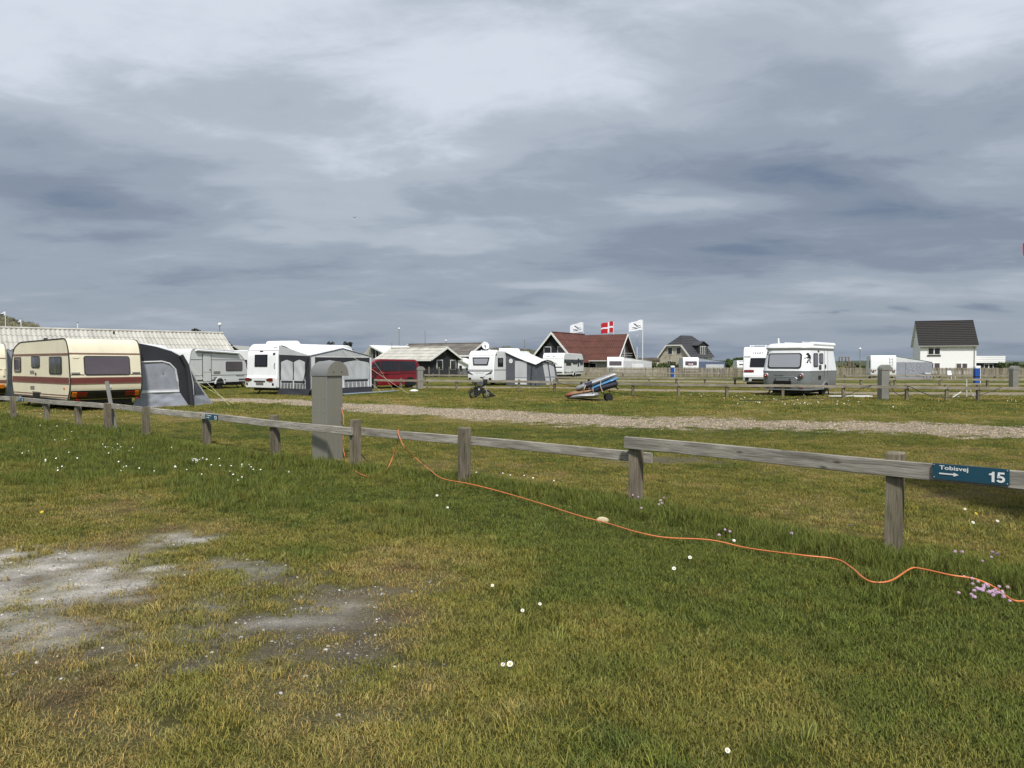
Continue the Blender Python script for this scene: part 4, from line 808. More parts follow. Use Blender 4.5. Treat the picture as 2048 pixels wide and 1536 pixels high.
# roof: from the caravan rail down to the gabled eave, with radiating folds at the near corner
rows = []
for j in range(11):
    v = j / 10; row = []
    for i in range(29):
        t = i / 28; x = xa + (xb - xa) * t; ze = ev + (pk - ev) * max(0, 1 - abs(t - .5) * 2); zc = 2.70 - .30 * max(0, 1 - t * 7) ** 2 * 0
        z = zc * (1 - v) + ze * v - .10 * math.sin(math.pi * v) * (1 - abs(t - .5)); fold = .035 * math.sin((t * 3 + .25) * 18 / (.35 + v)) * math.exp(-t * 5) * math.sin(math.pi * min(1, v * 1.1))
        row.append((x - .02, yw + (ye - yw) * v, z + fold + .01 * math.sin(t * 31 + v * 7)))
    rows.append(row)
part('roof', MB().grid(rows, .008), CLOTHW, tn, smooth=70)
def tent_wall(axis, c, s0, s1, ztop, zone, nm):
    pass
# near side wall (faces the camera-left): black frame, two light panels, striped apron, skirt
def onA(y, z, o=0): return (xa - .02 - o, y, z)
def onF(x, z, o=0): return (x, ye - .02 - o, z)
def rect(mb, fn, a0, a1, z0, z1, o, th=.012):
    return mb.slab([fn(a0, z0, o), fn(a1, z0, o), fn(a1, z1, o), fn(a0, z1, o)], 0, th)
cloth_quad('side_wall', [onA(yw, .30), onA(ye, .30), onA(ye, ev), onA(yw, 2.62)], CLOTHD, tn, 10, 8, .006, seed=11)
sd2 = MB().grid([[onA(yw - .02, 2.12 + .02, .012), onA(ye + .03, 2.06, .012)], [onA(yw - .02, 2.64, .012), onA(ye + .03, 2.09, .012)]], .006); part('side_gable_cloth', sd2, CLOTHL, tn)
for k, (a0, a1) in enumerate(((-1.36, -2.22), (-2.30, -3.10))):
    rows = []
    for j in range(9):
        v = j / 8; row = []
        for i in range(13):
            t = i / 12; zt = 1.74 + .13 * (1 - abs(2 * t - 1)) ** .8; z = .80 + (zt - .80) * v
            row.append(onA(a0 + (a1 - a0) * t, z, .02 + .016 * math.sin(t * 8 + v * 6 + k) * math.sin(math.pi * v)))
        rows.append(row)
    part('window_flap', MB().grid(rows, .006), CLOTHL, tn, smooth=70)
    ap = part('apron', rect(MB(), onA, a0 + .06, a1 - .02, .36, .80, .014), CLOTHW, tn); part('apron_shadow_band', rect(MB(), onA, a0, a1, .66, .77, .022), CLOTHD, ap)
    st_ = MB()
    for i in range(22):
        if i % 6 == 5: continue
        y_ = a0 + (a1 - a0) * (i + .3) / 22; st_.slab([onA(y_, .36, .03), onA(y_ - .02, .36, .03), onA(y_ - .045, .64, .03), onA(y_ - .025, .64, .03)], 0, .004)
    part('apron_stripes', st_, CLOTHD, ap, smooth=0)
cloth_quad('skirt', [onA(yw + .1, -.01, .1), onA(ye - .02, -.01, .12), onA(ye, .35, .01), onA(yw, .35, .01)], CLOTHD, tn, 12, 4, .02, seed=12)
part('corner_strap', MB().bar(onA(ye + .06, 1.95, .05), onA(ye + .42, .6, .06), .05, .012), CLOTHD, tn)
# front wall
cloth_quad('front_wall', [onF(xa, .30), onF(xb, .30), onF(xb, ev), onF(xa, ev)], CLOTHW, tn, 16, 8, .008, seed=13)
part('front_gable', MB().add([onF(xa, ev, .004), onF(xb, ev, .004), onF(xm, pk, .004)], [(0, 1, 2)]), CLOTHL, tn); part('gable_piping', MB().tube([onF(xa, ev, .02), onF(xm, pk, .02), onF(xb, ev, .02)], .022, 6), CLOTHG, tn)
for a0, a1 in ((xa + .42, xm - .05), (xm + .05, xb - .25)):
    rows = []
    for j in range(9):
        v = j / 8; row = []
        for i in range(17):
            t = i / 16; zt = 1.72 + .13 * (1 - abs(2 * t - 1)) ** .8; row.append(onF(a0 + (a1 - a0) * t, .82 + (zt - .82) * v, .022 + .018 * math.sin(t * 22 + v * 2) * math.sin(math.pi * v)))
        rows.append(row)
    part('valance', rect(MB(), onF, a0 - .06, a1 + .04, 1.66, 2.00, .012), CLOTHD, tn); part('window_flap', MB().grid(rows, .006), CLOTHL, tn, smooth=70)
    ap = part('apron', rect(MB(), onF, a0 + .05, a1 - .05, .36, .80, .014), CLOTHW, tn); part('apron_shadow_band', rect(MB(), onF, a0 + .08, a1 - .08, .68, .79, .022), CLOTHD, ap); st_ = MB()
    for i in range(34):
        if i % 6 == 5: continue
        x_ = a0 + .1 + (a1 - a0 - .2) * i / 34; st_.slab([onF(x_, .36, .03), onF(x_ + .024, .36, .03), onF(x_ - .016, .66, .03), onF(x_ - .04, .66, .03)], 0, .004)
    part('apron_stripes', st_, CLOTHD, ap, smooth=0)
for a0, a1 in ((xa, xa + .05), (xa + .33, xa + .36), (xb - .2, xb - .17)): part('wall_seam', rect(MB(), onF, a0, a1, .34, 2.04, .012), CLOTHM, tn)
cloth_quad('skirt', [onF(xa - .02, -.01, .1), onF(xb, -.01, .08), onF(xb, .36, .01), onF(xa, .36, .01)], CLOTHD, tn, 16, 4, .02, seed=14)
part('far_side_wall', MB().slab([(xb, ye, 0), (xb, yw, 0), (xb, yw, 2.6), (xb, ye, ev)], 0, .01), CLOTHD, tn)
for p, q in ((onF(xm, pk - .1, .02), onF(xm + 2.2, 0, 2.8)), (onF(xb, ev - .1, .02), onF(xb + 1.7, 0, .3)), (onF(xb, .5, .02), onF(xb + .3, 0, .55))): part('guy_rope', MB().tube([p, q], .008, 5), ROPEW, tn)
gs = thing('groundsheet', 'blue grey groundsheet lying in front of the awning tent towards the red van', 'groundsheet', Dv_.root.location, Dv_.rz)
cloth_quad('sheet', [onF(xa + 1.6, .05, 1.0), onF(xb + 2.2, .05, .25), onF(xb + 2.3, .06, -.1), onF(xa + 1.6, .06, .05)], mat('groundsheet_cloth', (124, 134, 146), .7, var=.12), gs, 16, 4, .012, .012, seed=20)
wb = G(619, 790); tag(part('white_bag', MB().loft([[(x * k, y * k, z) for x, y in ((-.2, -.12), (.2, -.14), (.22, .12), (-.18, .13))] for z, k in ((0, .9), (.12, 1.05), (.22, .9), (.27, .5))]), WHITE2, loc=(wb.x, wb.y - .55, 0)), 'small white bag at the near corner of the awning tent', 'bag')
# ---- caravan with satellite dish (seven-letter badge)
f = unit(.515, .857); u = perp(f); PROF_E = [(-2.95, .38, .1), (-3.02, .8, .2), (-2.98, 1.25, .1), (-2.86, 2.25, .2), (-2.6, 2.62, .3), (2.4, 2.62, .3), (2.95, 1.9, .4), (3.0, .9, .3), (2.85, .4, .08)]
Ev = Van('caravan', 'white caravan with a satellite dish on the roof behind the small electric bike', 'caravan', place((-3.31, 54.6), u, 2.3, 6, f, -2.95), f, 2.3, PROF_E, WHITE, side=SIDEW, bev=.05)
Ev.window('rear', .16, .82, 1.52, 2.12, BLIND, .02, fr=DARKTRIM, fw=.1, du=.05); Ev.plate('seam', 'rear', .02, .98, 2.24, 2.255, FARSTEEL, .01)
for z0, z1 in ((1.18, 1.205), (1.09, 1.12)): Ev.plate('bumper_line', 'rear', .02, .98, z0, z1, FARSTEEL, .03)
part('lettering', letters(MB(), 'TABBERT', Ev.quad('rear', .27, .66, .93, 1.0), .03), BLACK, Ev.root, smooth=0)
for q in ([(.02, .93), (.22, .84), (.14, .86), (.03, 1.08)], [(.70, .84), (.93, .93), (.94, 1.08), (.80, .93)]):
    part('tail_lamp', MB().slab([Ev.pt('rear', a, z) for a, z in q], .03, .02), BLACK, Ev.root)
for a in (.04, .82): Ev.plate('fog_recess', 'rear', a, a + .09, .46, .60, BLACK, .03, .02)
Ev.window('right', .10, .225, 1.42, 2.08, GLASS, .02, fr=BLACK); Ev.plate('side_band', 'right', .02, .98, 1.16, 1.20, DARKTRIM, .012); Ev.plate('badge', 'right', .05, .075, 2.26, 2.36, BLACK, .012)
Ev.wheel(.3, .33); Ev.under(); Ev.legs(); Ev.drawbar()
part('roof_hatch', MB().box(-1.9, -.8, -.1, .7, 2.6, 2.70), WHITE2, Ev.root, bevel=.02); part('roof_unit', MB().prism(rpoly([(.2, 2.6, 0), (.2, 2.86, .05), (1.7, 2.86, .15), (1.9, 2.6, 0)]), -.6, .4), WHITE, Ev.root, bevel=.04)
dish = part('satellite_dish', MB().lathe([(.02, .10), (.17, .06), (.29, 0), (.30, -.01), (.30, -.02), (.17, .04), (.02, .08)], 24, 'x', (0, 0, 0)), WHITE2, Ev.root, loc=(-2.1, .15, 3.02), rot=(0, .25, .95)); part('dish_arm', MB().tube([(-2.1, .15, 2.6), (-2.1, .15, 2.9), (-2.05, .12, 3.05)], .04, 8).tube([(-2.1, .12, 2.85), (-2.45, -.05, 2.98)], .02, 6).box(-2.5, -2.4, -.1, 0, 2.94, 3.02), FARSTEEL, Ev.root)
aE = thing('sun_awning', 'grey and white awning with sagging roof on the caravan with satellite dish', 'awning', Ev.root.location, Ev.rz)
xe0, xe1, ye0, ye1 = -1.28, 2.05, -1.17, -3.7
rows = []
for j in range(9):
    v = j / 8; row = []
    for i in range(15):
        t = i / 14; ze = 1.58 + .36 * math.sin(math.pi * min(1, max(0, t)) ** 1.0) ** 1.2 - .02 * t; z = 2.52 * (1 - v) + ze * v - .05 * math.sin(math.pi * v); row.append((xe0 - .12 + (xe1 - xe0 + .25) * t, ye0 + (ye1 - ye0 - .12) * v, z + .012 * math.sin(t * 30)))
    rows.append(row)
part('roof', MB().grid(rows, .01), CLOTHW, aE, smooth=70)
def onE(y, z, o=0): return (xe0 - o, y, z)
def onEF(x, z, o=0): return (x, ye1 - o - .25 * (1.9 - z) * .35 + .1, z)
cloth_quad('side_wall', [onE(ye0, 0), onE(ye1, 0), onE(ye1, 1.58), onE(ye0, 2.44)], CLOTHM, aE, 10, 8, .012, seed=21)
part('window_panel', rect(MB(), onE, -1.98, -3.0, .62, 1.85, .02), CLOTHL, aE); part('lower_panel', rect(MB(), onE, -1.98, -3.0, .10, .58, .022), CLOTHW, aE); part('panel_strip', rect(MB(), onE, -1.98, -3.0, .56, .64, .026), CLOTHG, aE)
em = MB().lathe([(.13, 0), (.17, 0), (.17, -.01), (.13, -.01)], 24, 'x', (xe0 - .02, -1.62, 1.85)).bar((xe0 - .026, -1.78, 1.85), (xe0 - .026, -1.46, 1.85), .03, .008, up=(1, 0, 0)).bar((xe0 - .026, -1.62, 1.69), (xe0 - .026, -1.62, 2.01), .008, .03, up=(1, 0, 0)); part('round_emblem', em, WHITE2, aE)
cloth_quad('front_wall', [onEF(xe0, 0), onEF(xe1 + .4, 0), onEF(xe1, 1.62), onEF(xe0, 1.58)], CLOTHM, aE, 10, 8, .012, seed=22); part('front_wall_top', MB().add([onEF(xe0, 1.56), onEF(xe1, 1.6), onEF((xe0 + xe1) / 2, 1.9)], [(0, 1, 2)]), CLOTHM, aE)
for a0, a1, b0, b1 in ((-.02, .72, .32, .98), (.92, 1.72, 1.20, 1.98)):
    part('window_panel', MB().slab([onEF(b0, .06, .02), onEF(b1, .06, .02), onEF(a1, 1.72, .02), onEF(a0, 1.72, .02)], 0, .01), CLOTHL, aE); part('panel_strip', MB().slab([onEF(b0 - .06, .60, .035), onEF(b1 - .06, .60, .035), onEF(b1 - .08, .68, .035), onEF(b0 - .08, .68, .035)], 0, .005), CLOTHG, aE)
part('storm_strap', MB().tube([(xe1 * .2, ye0 - .9, 2.28), (-.35, ye0 - 1.6, 2.02), (-.9, ye1 + .35, 1.72), (xe0 - .05, ye1 + .25, 1.5), (xe0 - .3, ye1 + .2, 0)], .03, 6), BLACK, aE)
# ---- white caravan with window band in front of the red-roofed house
f = unit(.4, .917); u = perp(f); PROF_F = [(-3.4, .42, .1), (-3.5, .9, .2), (-3.42, 2.3, .2), (-3.15, 2.78, .3), (2.9, 2.72, .25), (3.35, 2.2, .3), (3.52, 1.2, .3), (3.3, .45, .08)]
Fv = Van('caravan', 'white caravan with dark window band standing before the red-roofed house', 'caravan', place((X(1085, 78), 78), u, 2.4, 7, f, -3.45), f, 2.4, PROF_F, WHITE, side=SIDEW, bev=.06)
Fv.plate('window_band', 'right', .03, .97, 1.70, 2.08, DARKTRIM, .015)
for a, b_, z0 in ((.12, .36, 1.42), (.44, .66, 1.55), (.80, .96, 1.45)): Fv.window('right', a, b_, z0, 2.06, GLASS, .04, fr=BLACK)
Fv.plate('door_window', 'right', .68, .75, 1.30, 2.20, BLACK, .02, .04); Fv.plate('door', 'right', .62, .78, .55, 2.35, SIDEW, .013, .04); Fv.plate('lower_band', 'right', .03, .97, .62, .78, FARSTEEL, .013); Fv.plate('locker_door', 'right', .14, .36, .70, 1.02, WHITE2, .018)
for z0 in (1.22, .66): Fv.plate('tail_lamp', 'rear', .52, .94, z0, z0 + .09, BLACK, .03, .04)
Fv.plate('maker_badge', 'rear', .18, .34, 2.36, 2.41, FARSTEEL, .02); Fv.plate('maker_badge', 'rear', .50, .56, 2.36, 2.44, DARKTRIM, .02); Fv.plate('seam', 'rear', .02, .98, 2.22, 2.24, FARSTEEL, .012)
Fv.wheel(.1, .33); Fv.under(); Fv.legs(); Fv.drawbar()
# ---- white caravan half hidden by the silver one
f = unit(.40, .917); u = perp(f); PROF_H = [(-2.95, .40, .1), (-3.06, .75, .2), (-3.0, 1.2, .1), (-2.9, 2.2, .2), (-2.6, 2.80, .45), (2.4, 2.78, .3), (2.95, 2.0, .4), (3.0, .9, .3), (2.85, .4, .08)]
Hv = Van('caravan', 'white caravan with large dark rear window half hidden behind the silver and white one', 'caravan', place((X(1486, 49.4), 49.4), u, 2.4, 6, f, -2.95), f, 2.4, PROF_H, WHITE, bev=.06)
Hv.window('rear', .20, .80, 1.42, 2.04, GLASS, .05, fr=BLACK, du=-.02); Hv.plate('rail_strip', 'rear', .03, .20, 2.10, 2.14, BLACK, .02); Hv.plate('tail_lamp', 'rear', .03, .30, 1.08, 1.23, REDL, .04, .05); Hv.plate('tail_lamp', 'rear', .70, .97, 1.08, 1.23, REDL, .04, .05); Hv.plate('lower_bumper', 'rear', .02, .98, .74, .90, WHITE, .05, .04)
part('lettering', letters(MB(), 'FENDT', Hv.quad('rear', .27, .54, 2.32, 2.42), .03), DARKTRIM, Hv.root, smooth=0)
part('fog_lamp', MB().lathe([(.13, 0), (.13, -.06), (.10, -.06), (.09, -.03)], 20, 'x', tuple(Hv.pt('rear', .11, .60))), BLACK, Hv.root); Hv.plate('plate_recess', 'rear', .24, .76, .46, .62, BLACK, .03, .04)
part('roof_rail', MB().tube([(-2.3, .8, 2.78), (-2.2, .8, 2.90), (0, .8, 2.90), (.2, .8, 2.78)], .03, 6).tube([(-2.3, -.2, 2.78), (-2.2, -.2, 2.90), (0, -.2, 2.90)], .03, 6).tube([(-2.2, .8, 2.90), (-2.2, -.2, 2.90)], .02, 6), WHITE2, Hv.root); Hv.wheel(.2, .33); Hv.under(); Hv.legs(); Hv.drawbar()
# ---- silver and white round-cornered caravan
f = unit(.66, .75); u = perp(f); cE = Vector((X(1522, 37.5), 37.5)) + Vector(u) * 1.2 + Vector(f) * 2.3
rE = math.atan2(f[1], f[0]); er = thing('caravan', 'small round-cornered caravan, silver below and white above, with dark figure sticker', 'caravan', (cE.x, cE.y, 0), rE)
def rrect(L, W, r, z, n=7):
    out = []
    for cx, cy, a0 in ((-L / 2 + r, -W / 2 + r, 180), (L / 2 - r, -W / 2 + r, 270), (L / 2 - r, W / 2 - r, 0), (-L / 2 + r, W / 2 - r, 90)):
        out += [(cx + r * math.cos(R(a0 + 90 * k / n)), cy + r * math.sin(R(a0 + 90 * k / n)), z) for k in range(n + 1)]
    return out
EDIM = [(.38, 4.45, 2.26), (.46, 4.55, 2.36), (.8, 4.62, 2.42), (1.29, 4.64, 2.44), (2.40, 4.26, 2.18)]
def edim(z):
    for (za, La, Wa), (zb, Lb, Wb) in zip(EDIM[:-1], EDIM[1:]):
        if z <= zb: t = max(0, (z - za) / (zb - za)); return La + (Lb - La) * t, Wa + (Wb - Wa) * t
    return EDIM[-1][1:]
part('lower_body', MB().loft([rrect(L_, W_, .45, z) for z, L_, W_ in EDIM[:4]]), SILVER, er, smooth=50)
part('upper_body', MB().loft([rrect(*edim(z), .45, z) for z in (1.292, 1.31, 1.8, 2.40)]), WHITE, er, smooth=50)
part('waist_trim', MB().loft([rrect(4.66, 2.46, .45, z) for z in (1.27, 1.31)]), ALU, er, smooth=50)
part('roof_trim', MB().loft([rrect(4.36, 2.28, .45, z) for z in (2.40, 2.47)]), FARSTEEL, er, smooth=50); part('roof', MB().loft([rrect(4.34, 2.26, .45, 2.47), rrect(4.30, 2.22, .45, 2.58), rrect(4.0, 1.95, .45, 2.68), rrect(3.4, 1.6, .4, 2.71)]), WHITE, er, smooth=50)
def wrap(s_, z, o=0.0):
    """walk round the shell: s measured from rear centre towards the right side"""
    L_, W_ = edim(z); r = .45; a = W_ / 2 - r; arc = r * math.pi / 2
    if abs(s_) <= a: return Vector((-L_ / 2 - o, -s_, z))
    sg = 1 if s_ > 0 else -1; q = abs(s_) - a
    if q <= arc: t = q / r; return Vector((-L_ / 2 + r - (r + o) * math.cos(t), -sg * (a + (r + o) * math.sin(t)), z))
    return Vector((-L_ / 2 + r + (q - arc), -sg * (W_ / 2 + o), z))
def wpoly(name, poly, m, o=.012, parent=None):
    n = len(poly); V = [wrap(a, z, o) for a, z in poly] + [wrap(a, z, 0) for a, z in poly]
    return part(name, MB().add(V, [tuple(range(n)), tuple(range(n, 2 * n))[::-1]] + [(i, (i + 1) % n, n + (i + 1) % n, n + i) for i in range(n)]), m, parent or er, smooth=30)
def wrr(a0, a1, z0, z1, r, n=4):
    out = []
    for cx, cy, t0 in ((a1 - r, z0 + r, -90), (a1 - r, z1 - r, 0), (a0 + r, z1 - r, 90), (a0 + r, z0 + r, 180)): out += [(cx + r * math.cos(R(t0 + 90 * k / n)), cy + r * math.sin(R(t0 + 90 * k / n))) for k in range(n + 1)]
    return out
wd_ = wpoly('rear_window', wrr(-.86, .84, 1.42, 2.20, .14), DARKTRIM, .02); wpoly('pane', wrr(-.79, .77, 1.49, 2.14, .10), BLIND, .032, wd_)
for a in (-.6, 0, .6): wpoly('window_catch', wrr(a - .04, a + .04, 1.45, 1.49, .01), BLACK, .04, wd_)
for a in (-.93, .86):
    q = wrap(a, 1.07); tl = part('tail_lamp', MB().lathe([(.13, .02), (.13, -.05), (.10, -.09), (.07, -.10)], 20, 'x', tuple(q)), ALU, er); part('red_lens', MB().lathe([(.115, -.05), (.095, -.10), (.05, -.115)], 20, 'x', tuple(q)), REDL, tl); part('lamp_centre', MB().lathe([(.045, -.10), (.03, -.125)], 14, 'x', tuple(q)), CLEARL, tl)
part('lettering', MB().add([tuple(wrap(-.52 + .48 * (v[0] - TXT['Nova'][2][0]) / (TXT['Nova'][2][1] - TXT['Nova'][2][0]), 1.04 + .10 * v[1], .015)) for v in TXT['Nova'][0]], TXT['Nova'][1]), BLACK, er, smooth=0)
part('site_number', MB().add([tuple(wrap(-1.02 + .17 * (v[0] - TXT['102'][2][0]) / (TXT['102'][2][1] - TXT['102'][2][0]), 2.12 + .14 * v[1] / .7, .012)) for v in TXT['102'][0]], TXT['102'][1]), DARKTRIM, er, smooth=0)
part('hatch_seam', MB().tube([tuple(wrap(a, z, .006)) for a, z in [(-.63, .45), (-.63, .9), (-.58, .97), (-.52, 1.0), (.5, 1.0), (.62, .95), (.68, .88), (.70, .45)]], .010, 5), ALU, er)
wpoly('number_plate', wrr(-.52, .36, .44, .80, .03), BLACK, .05)
for a in (-.44, .30): wpoly('hatch_handle', wrr(a - .04, a + .04, .86, .90, .015), BLACK, .03)
wpoly('lower_reflector', wrr(-.94, -.74, .40, .455, .01), REDL, .03); wpoly('lower_reflector', wrr(.72, .92, .40, .455, .01), REDL, .03)
part('bumper_trim', MB().loft([rrect(4.60, 2.40, .45, z) for z in (.34, .385)]), ALU, er, smooth=50)
FIG = [(1215, 305), (1250, 305), (1262, 325), (1290, 345), (1310, 380), (1308, 410), (1292, 437), (1296, 455), (1302, 472), (1312, 497), (1288, 497), (1270, 455), (1259, 442), (1252, 462), (1250, 497), (1200, 495), (1204, 487), (1226, 482), (1226, 458), (1240, 430), (1240, 412), (1220, 400), (1190, 412), (1176, 408), (1178, 396), (1220, 386), (1240, 370), (1222, 346), (1196, 336), (1208, 322)]
fg = [(.92 + (x - 1170) / 150 * .46, 1.68 + (500 - y) / 200 * .54) for x, y in FIG]; n_ = len(fg)
part('figure_sticker', MB().add([tuple(wrap(a, z, .008)) for a, z in fg], [tuple(range(n_))[::-1]]), BLACK, er, smooth=0)
for a0, a1, z0, z1 in ((1.70, 2.36, 1.50, 2.20), (2.55, 3.15, 1.66, 2.20)):
    w_ = wpoly('side_window', wrr(a0, a1, z0, z1, .10), DARKTRIM, .02); wpoly('pane', wrr(a0 + .07, a1 - .07, z0 + .06, z1 - .06, .06), GLASSG, .03, w_)
wpoly('vent_panel', wrr(2.5, 2.85, 1.36, 1.60, .02), DARKTRIM, .02); wpoly('vent_panel', wrr(2.45, 2.8, .86, 1.06, .02), BLACK, .02)
for a in (3.34, 3.85): part('door_edge', MB().tube([tuple(wrap(a, z, .008)) for z in (.45, 1.0, 1.3, 1.8, 2.34)], .012, 5), FARSTEEL, er)
wpoly('door_handle', wrr(3.42, 3.50, 1.42, 1.62, .02), BLACK, .04); wpoly('door_lamp', wrr(2.34, 2.54, 2.27, 2.33, .01), BLACK, .03)
part('locker_seam', MB().tube([tuple(wrap(a, z, .006)) for a, z in [(1.70, .45), (1.76, .88), (1.84, .92), (2.22, .92), (2.28, .45)]], .010, 5), ALU, er)
part('roof_awning_box', MB().tube([(-1.4, -1.02, 2.66), (2.0, -1.02, 2.66)], .12, 10).bar((-1.55, -.9, 2.6), (-1.4, -1.02, 2.6), .06, .1), WHITE, er); part('roof_rail', MB().tube([(-1.2, .4, 2.66), (-1.15, .4, 2.76), (1.5, .4, 2.76)], .02, 6).tube([(-1.2, -.5, 2.68), (-1.15, -.5, 2.77), (1.5, -.5, 2.77)], .02, 6), WHITE2, er); part('flue', MB().bar((-1.6, .55, 2.6), (-1.62, .58, 2.98), .07, .07), WHITE2, er); part('roof_vent', MB().box(-2.05, -1.98, -.35, .15, 2.54, 2.58), DARKTRIM, er)
for sg in (-1, 1):
    x, r, y = .25, .32, sg * 1.02; wl = part('wheel', MB().lathe([(r * .6, -.1), (r * .92, -.1), (r, -.07), (r, .07), (r * .92, .1), (r * .6, .1)], 24, 'y', (x, y, r)), RUBBER, er); part('rim', MB().lathe([(r * .6, -.09), (r * .62, .09)], 20, 'y', (x, y, r)), CHROME, wl)
    part('wheel_arch', MB().prism([(x + .5 * math.cos(R(a)), .34 + .44 * math.sin(R(a))) for a in range(0, 181, 12)] + [(x + .38 * math.cos(R(a)), .34 + .34 * math.sin(R(a))) for a in range(180, -1, -12)], sg * 1.19, sg * 1.25), SILVER, er); part('wheel_well', MB().prism([(x + .40 * math.cos(R(a)), .34 + .36 * math.sin(R(a))) for a in range(0, 181, 12)], sg * 1.0, sg * 1.226), BLACK, er)
part('chassis', MB().box(-1.9, 1.9, -.75, .75, .16, .40), BLACK, er)
for x in (-1.9, 1.8):
    for sg in (-1, 1): part('stabiliser_leg', MB().bar((x, sg * .8, .40), (x - .25, sg * .95, .02), .05, .05).box(x - .37, x - .13, sg * .95 - .1, sg * .95 + .1, 0, .03), BLACK, er)
part('drawbar', MB().bar((2.0, .5, .36), (3.3, .03, .40), .07, .09).bar((2.0, -.5, .36), (3.3, -.03, .40), .07, .09).cyl((3.0, 0, 0), (3.0, 0, .6), .03, 8), FARSTEEL, er)
# ---- far caravans
def far_van(label, px0, px1, D, ang, H, awn=None, W=2.3, L=5.5, win=True, roofh=None):
    f_ = (math.sin(R(ang)), math.cos(R(ang))); u_ = perp(f_); s_ = H / 2.6
    v = Van('caravan', label, 'caravan', place((X(px0, D), D), u_, W, L, f_, -L / 2), f_, W, [(-L / 2 + .1, .42, .1), (-L / 2, 1.1, .2), (-L / 2 + .08, 2.2 * s_, .2), (-L / 2 + .3, 2.6 * s_, .3), (L / 2 - .5, 2.6 * s_, .3), (L / 2, 1.6, .5), (L / 2 - .1, .45, .1)], WHITE, side=SIDEW, bev=.06)
    if win: v.window('rear', .14, .88, 1.35, 1.95, GLASSG, .06); v.window('right', .15, .4, 1.35, 1.95)
    for a in (.05, .85): v.plate('tail_lamp', 'rear', a, a + .1, .72, .84, REDL, .03, .04)
    v.wheel(.1, .32); v.under(); v.legs(); return v
V1 = far_van('white caravan behind the boarded fence, right of the red-roofed house', 1214, 1249, 102, 8, 2.55); V1.plate('lettering_strip', 'rear', .05, .3, 2.2, 2.26, FARSTEEL, .02)
V2 = far_van('white caravan with red and white striped board, below the dark-roofed stone house', 1366, 1405, 108, 6, 2.55)
bd = part('warning_board', MB().slab(V2.quad('rear', .34, .62, 1.30, 1.62), .05, .02), WHITE2, V2.root); sb = MB()
for k in range(4): sb.slab([V2.pt('rear', .36 + k * .07, 1.31) + Vector((-.06, 0, 0)), V2.pt('rear', .395 + k * .07, 1.31) + Vector((-.06, 0, 0)), V2.pt('rear', .365 + k * .07 - .03, 1.61) + Vector((-.06, 0, 0)), V2.pt('rear', .33 + k * .07 - .03, 1.61) + Vector((-.06, 0, 0))][::1], .0, .01)
part('red_stripes', sb, REDL, bd)
V3 = far_van('white caravan with round tail lamps beside the grey awning before the white house', 1741, 1788, 76, 22, 2.50, W=2.4, win=False); V3.window('left', .70, .85, 1.2, 1.95)
for a in (.05, .13, .20, .80, .87, .94): part('round_lamp', MB().lathe([(.06, .0), (.06, -.04), (.03, -.05)], 14, 'x', tuple(V3.pt('rear', a, .95))), REDL, V3.root)
part('ladder', MB().tube([V3.pt('rear', .74, .8) + Vector((-.06, 0, 0)), V3.pt('rear', .74, 2.3) + Vector((-.1, 0, 0))], .02, 6).tube([V3.pt('rear', .86, .8) + Vector((-.06, 0, 0)), V3.pt('rear', .86, 2.3) + Vector((-.1, 0, 0))], .02, 6), FARSTEEL, V3.root)
for k in range(5): part('ladder_rung', MB().tube([V3.pt('rear', .74, 1.0 + .28 * k) + Vector((-.08, 0, 0)), V3.pt('rear', .86, 1.0 + .28 * k) + Vector((-.08, 0, 0))], .015, 6), FARSTEEL, V3.root)
V4 = far_van('small white caravan far behind the boarded fence, left of the half-hidden one', 1474, 1500, 118, 10, 2.1, W=2.2)
V5 = far_van('white caravan roof showing behind the white modern caravan on the left', 458, 505, 62, 70, 2.75, L=6)
def far_awning(label, van, wout, length, zt, ze, mroof, mwall, x0=-2.2, panel=None, cap=None):
    t = thing('awning', label, 'awning', van.root.location, van.rz); y_ = -van.W / 2 - .02; yo_ = y_ - wout; xa_ = x0; xb_ = x0 + length
    cloth_quad('roof', [(xa_ - .05, y_, zt), (xb_, y_, zt), (xb_, yo_ - .1, ze), (xa_ - .05, yo_ - .1, ze)], mroof, t, 8, 8, .015, seed=len(label)); part('roof_end', MB().add([(xa_, y_, zt), (xa_, yo_, ze), (xa_, y_, ze)], [(0, 1, 2)]), mroof, t)
    cloth_quad('side_wall', [(xa_, y_, 0), (xa_, yo_, 0), (xa_, yo_, ze), (xa_, y_, ze + .02)], mwall, t, 8, 6, .012, seed=3)
    cloth_quad('front_wall', [(xa_, yo_, 0), (xb_, yo_, 0), (xb_, yo_, ze), (xa_, yo_, ze)], cap or mwall, t, 8, 6, .012, seed=4)
    if panel: part('window_panel', MB().slab([(xa_ - .02, y_ - wout * panel[0], panel[2]), (xa_ - .02, y_ - wout * panel[1], panel[2]), (xa_ - .02, y_ - wout * panel[1], panel[3]), (xa_ - .02, y_ - wout * panel[0], panel[3])], .02, .0), panel[4], t)
    return t
far_awning('long pale awning with dark end behind the boarded fence below the flagpoles', V1, 3.9, 4, 2.5, 1.95, CLOTHW, CLOTHL, panel=(.3, .7, .9, 1.6, CLOTHW), cap=CLOTHD)
far_awning('blue grey awning with dark end behind the boarded fence below the stone house', V2, 3.9, 4, 2.45, 1.9, mat('bluegrey_cloth', (150, 156, 172), .8), mat('blue_cloth', (84, 96, 122), .8), panel=(.28, .95, .8, 1.5, CLOTHL), cap=CLOTHD)
PVC = mat('clear_window_foil', (158, 160, 170), .2, var=.25, scale=9, coat=.3)
far_awning('grey awning with scalloped pale roof and clear window before the white house', V3, 3.3, 3, 2.42, 1.78, CLOTHW, CLOTHG, panel=(.27, .78, .35, 1.72, PVC), cap=CLOTHG)
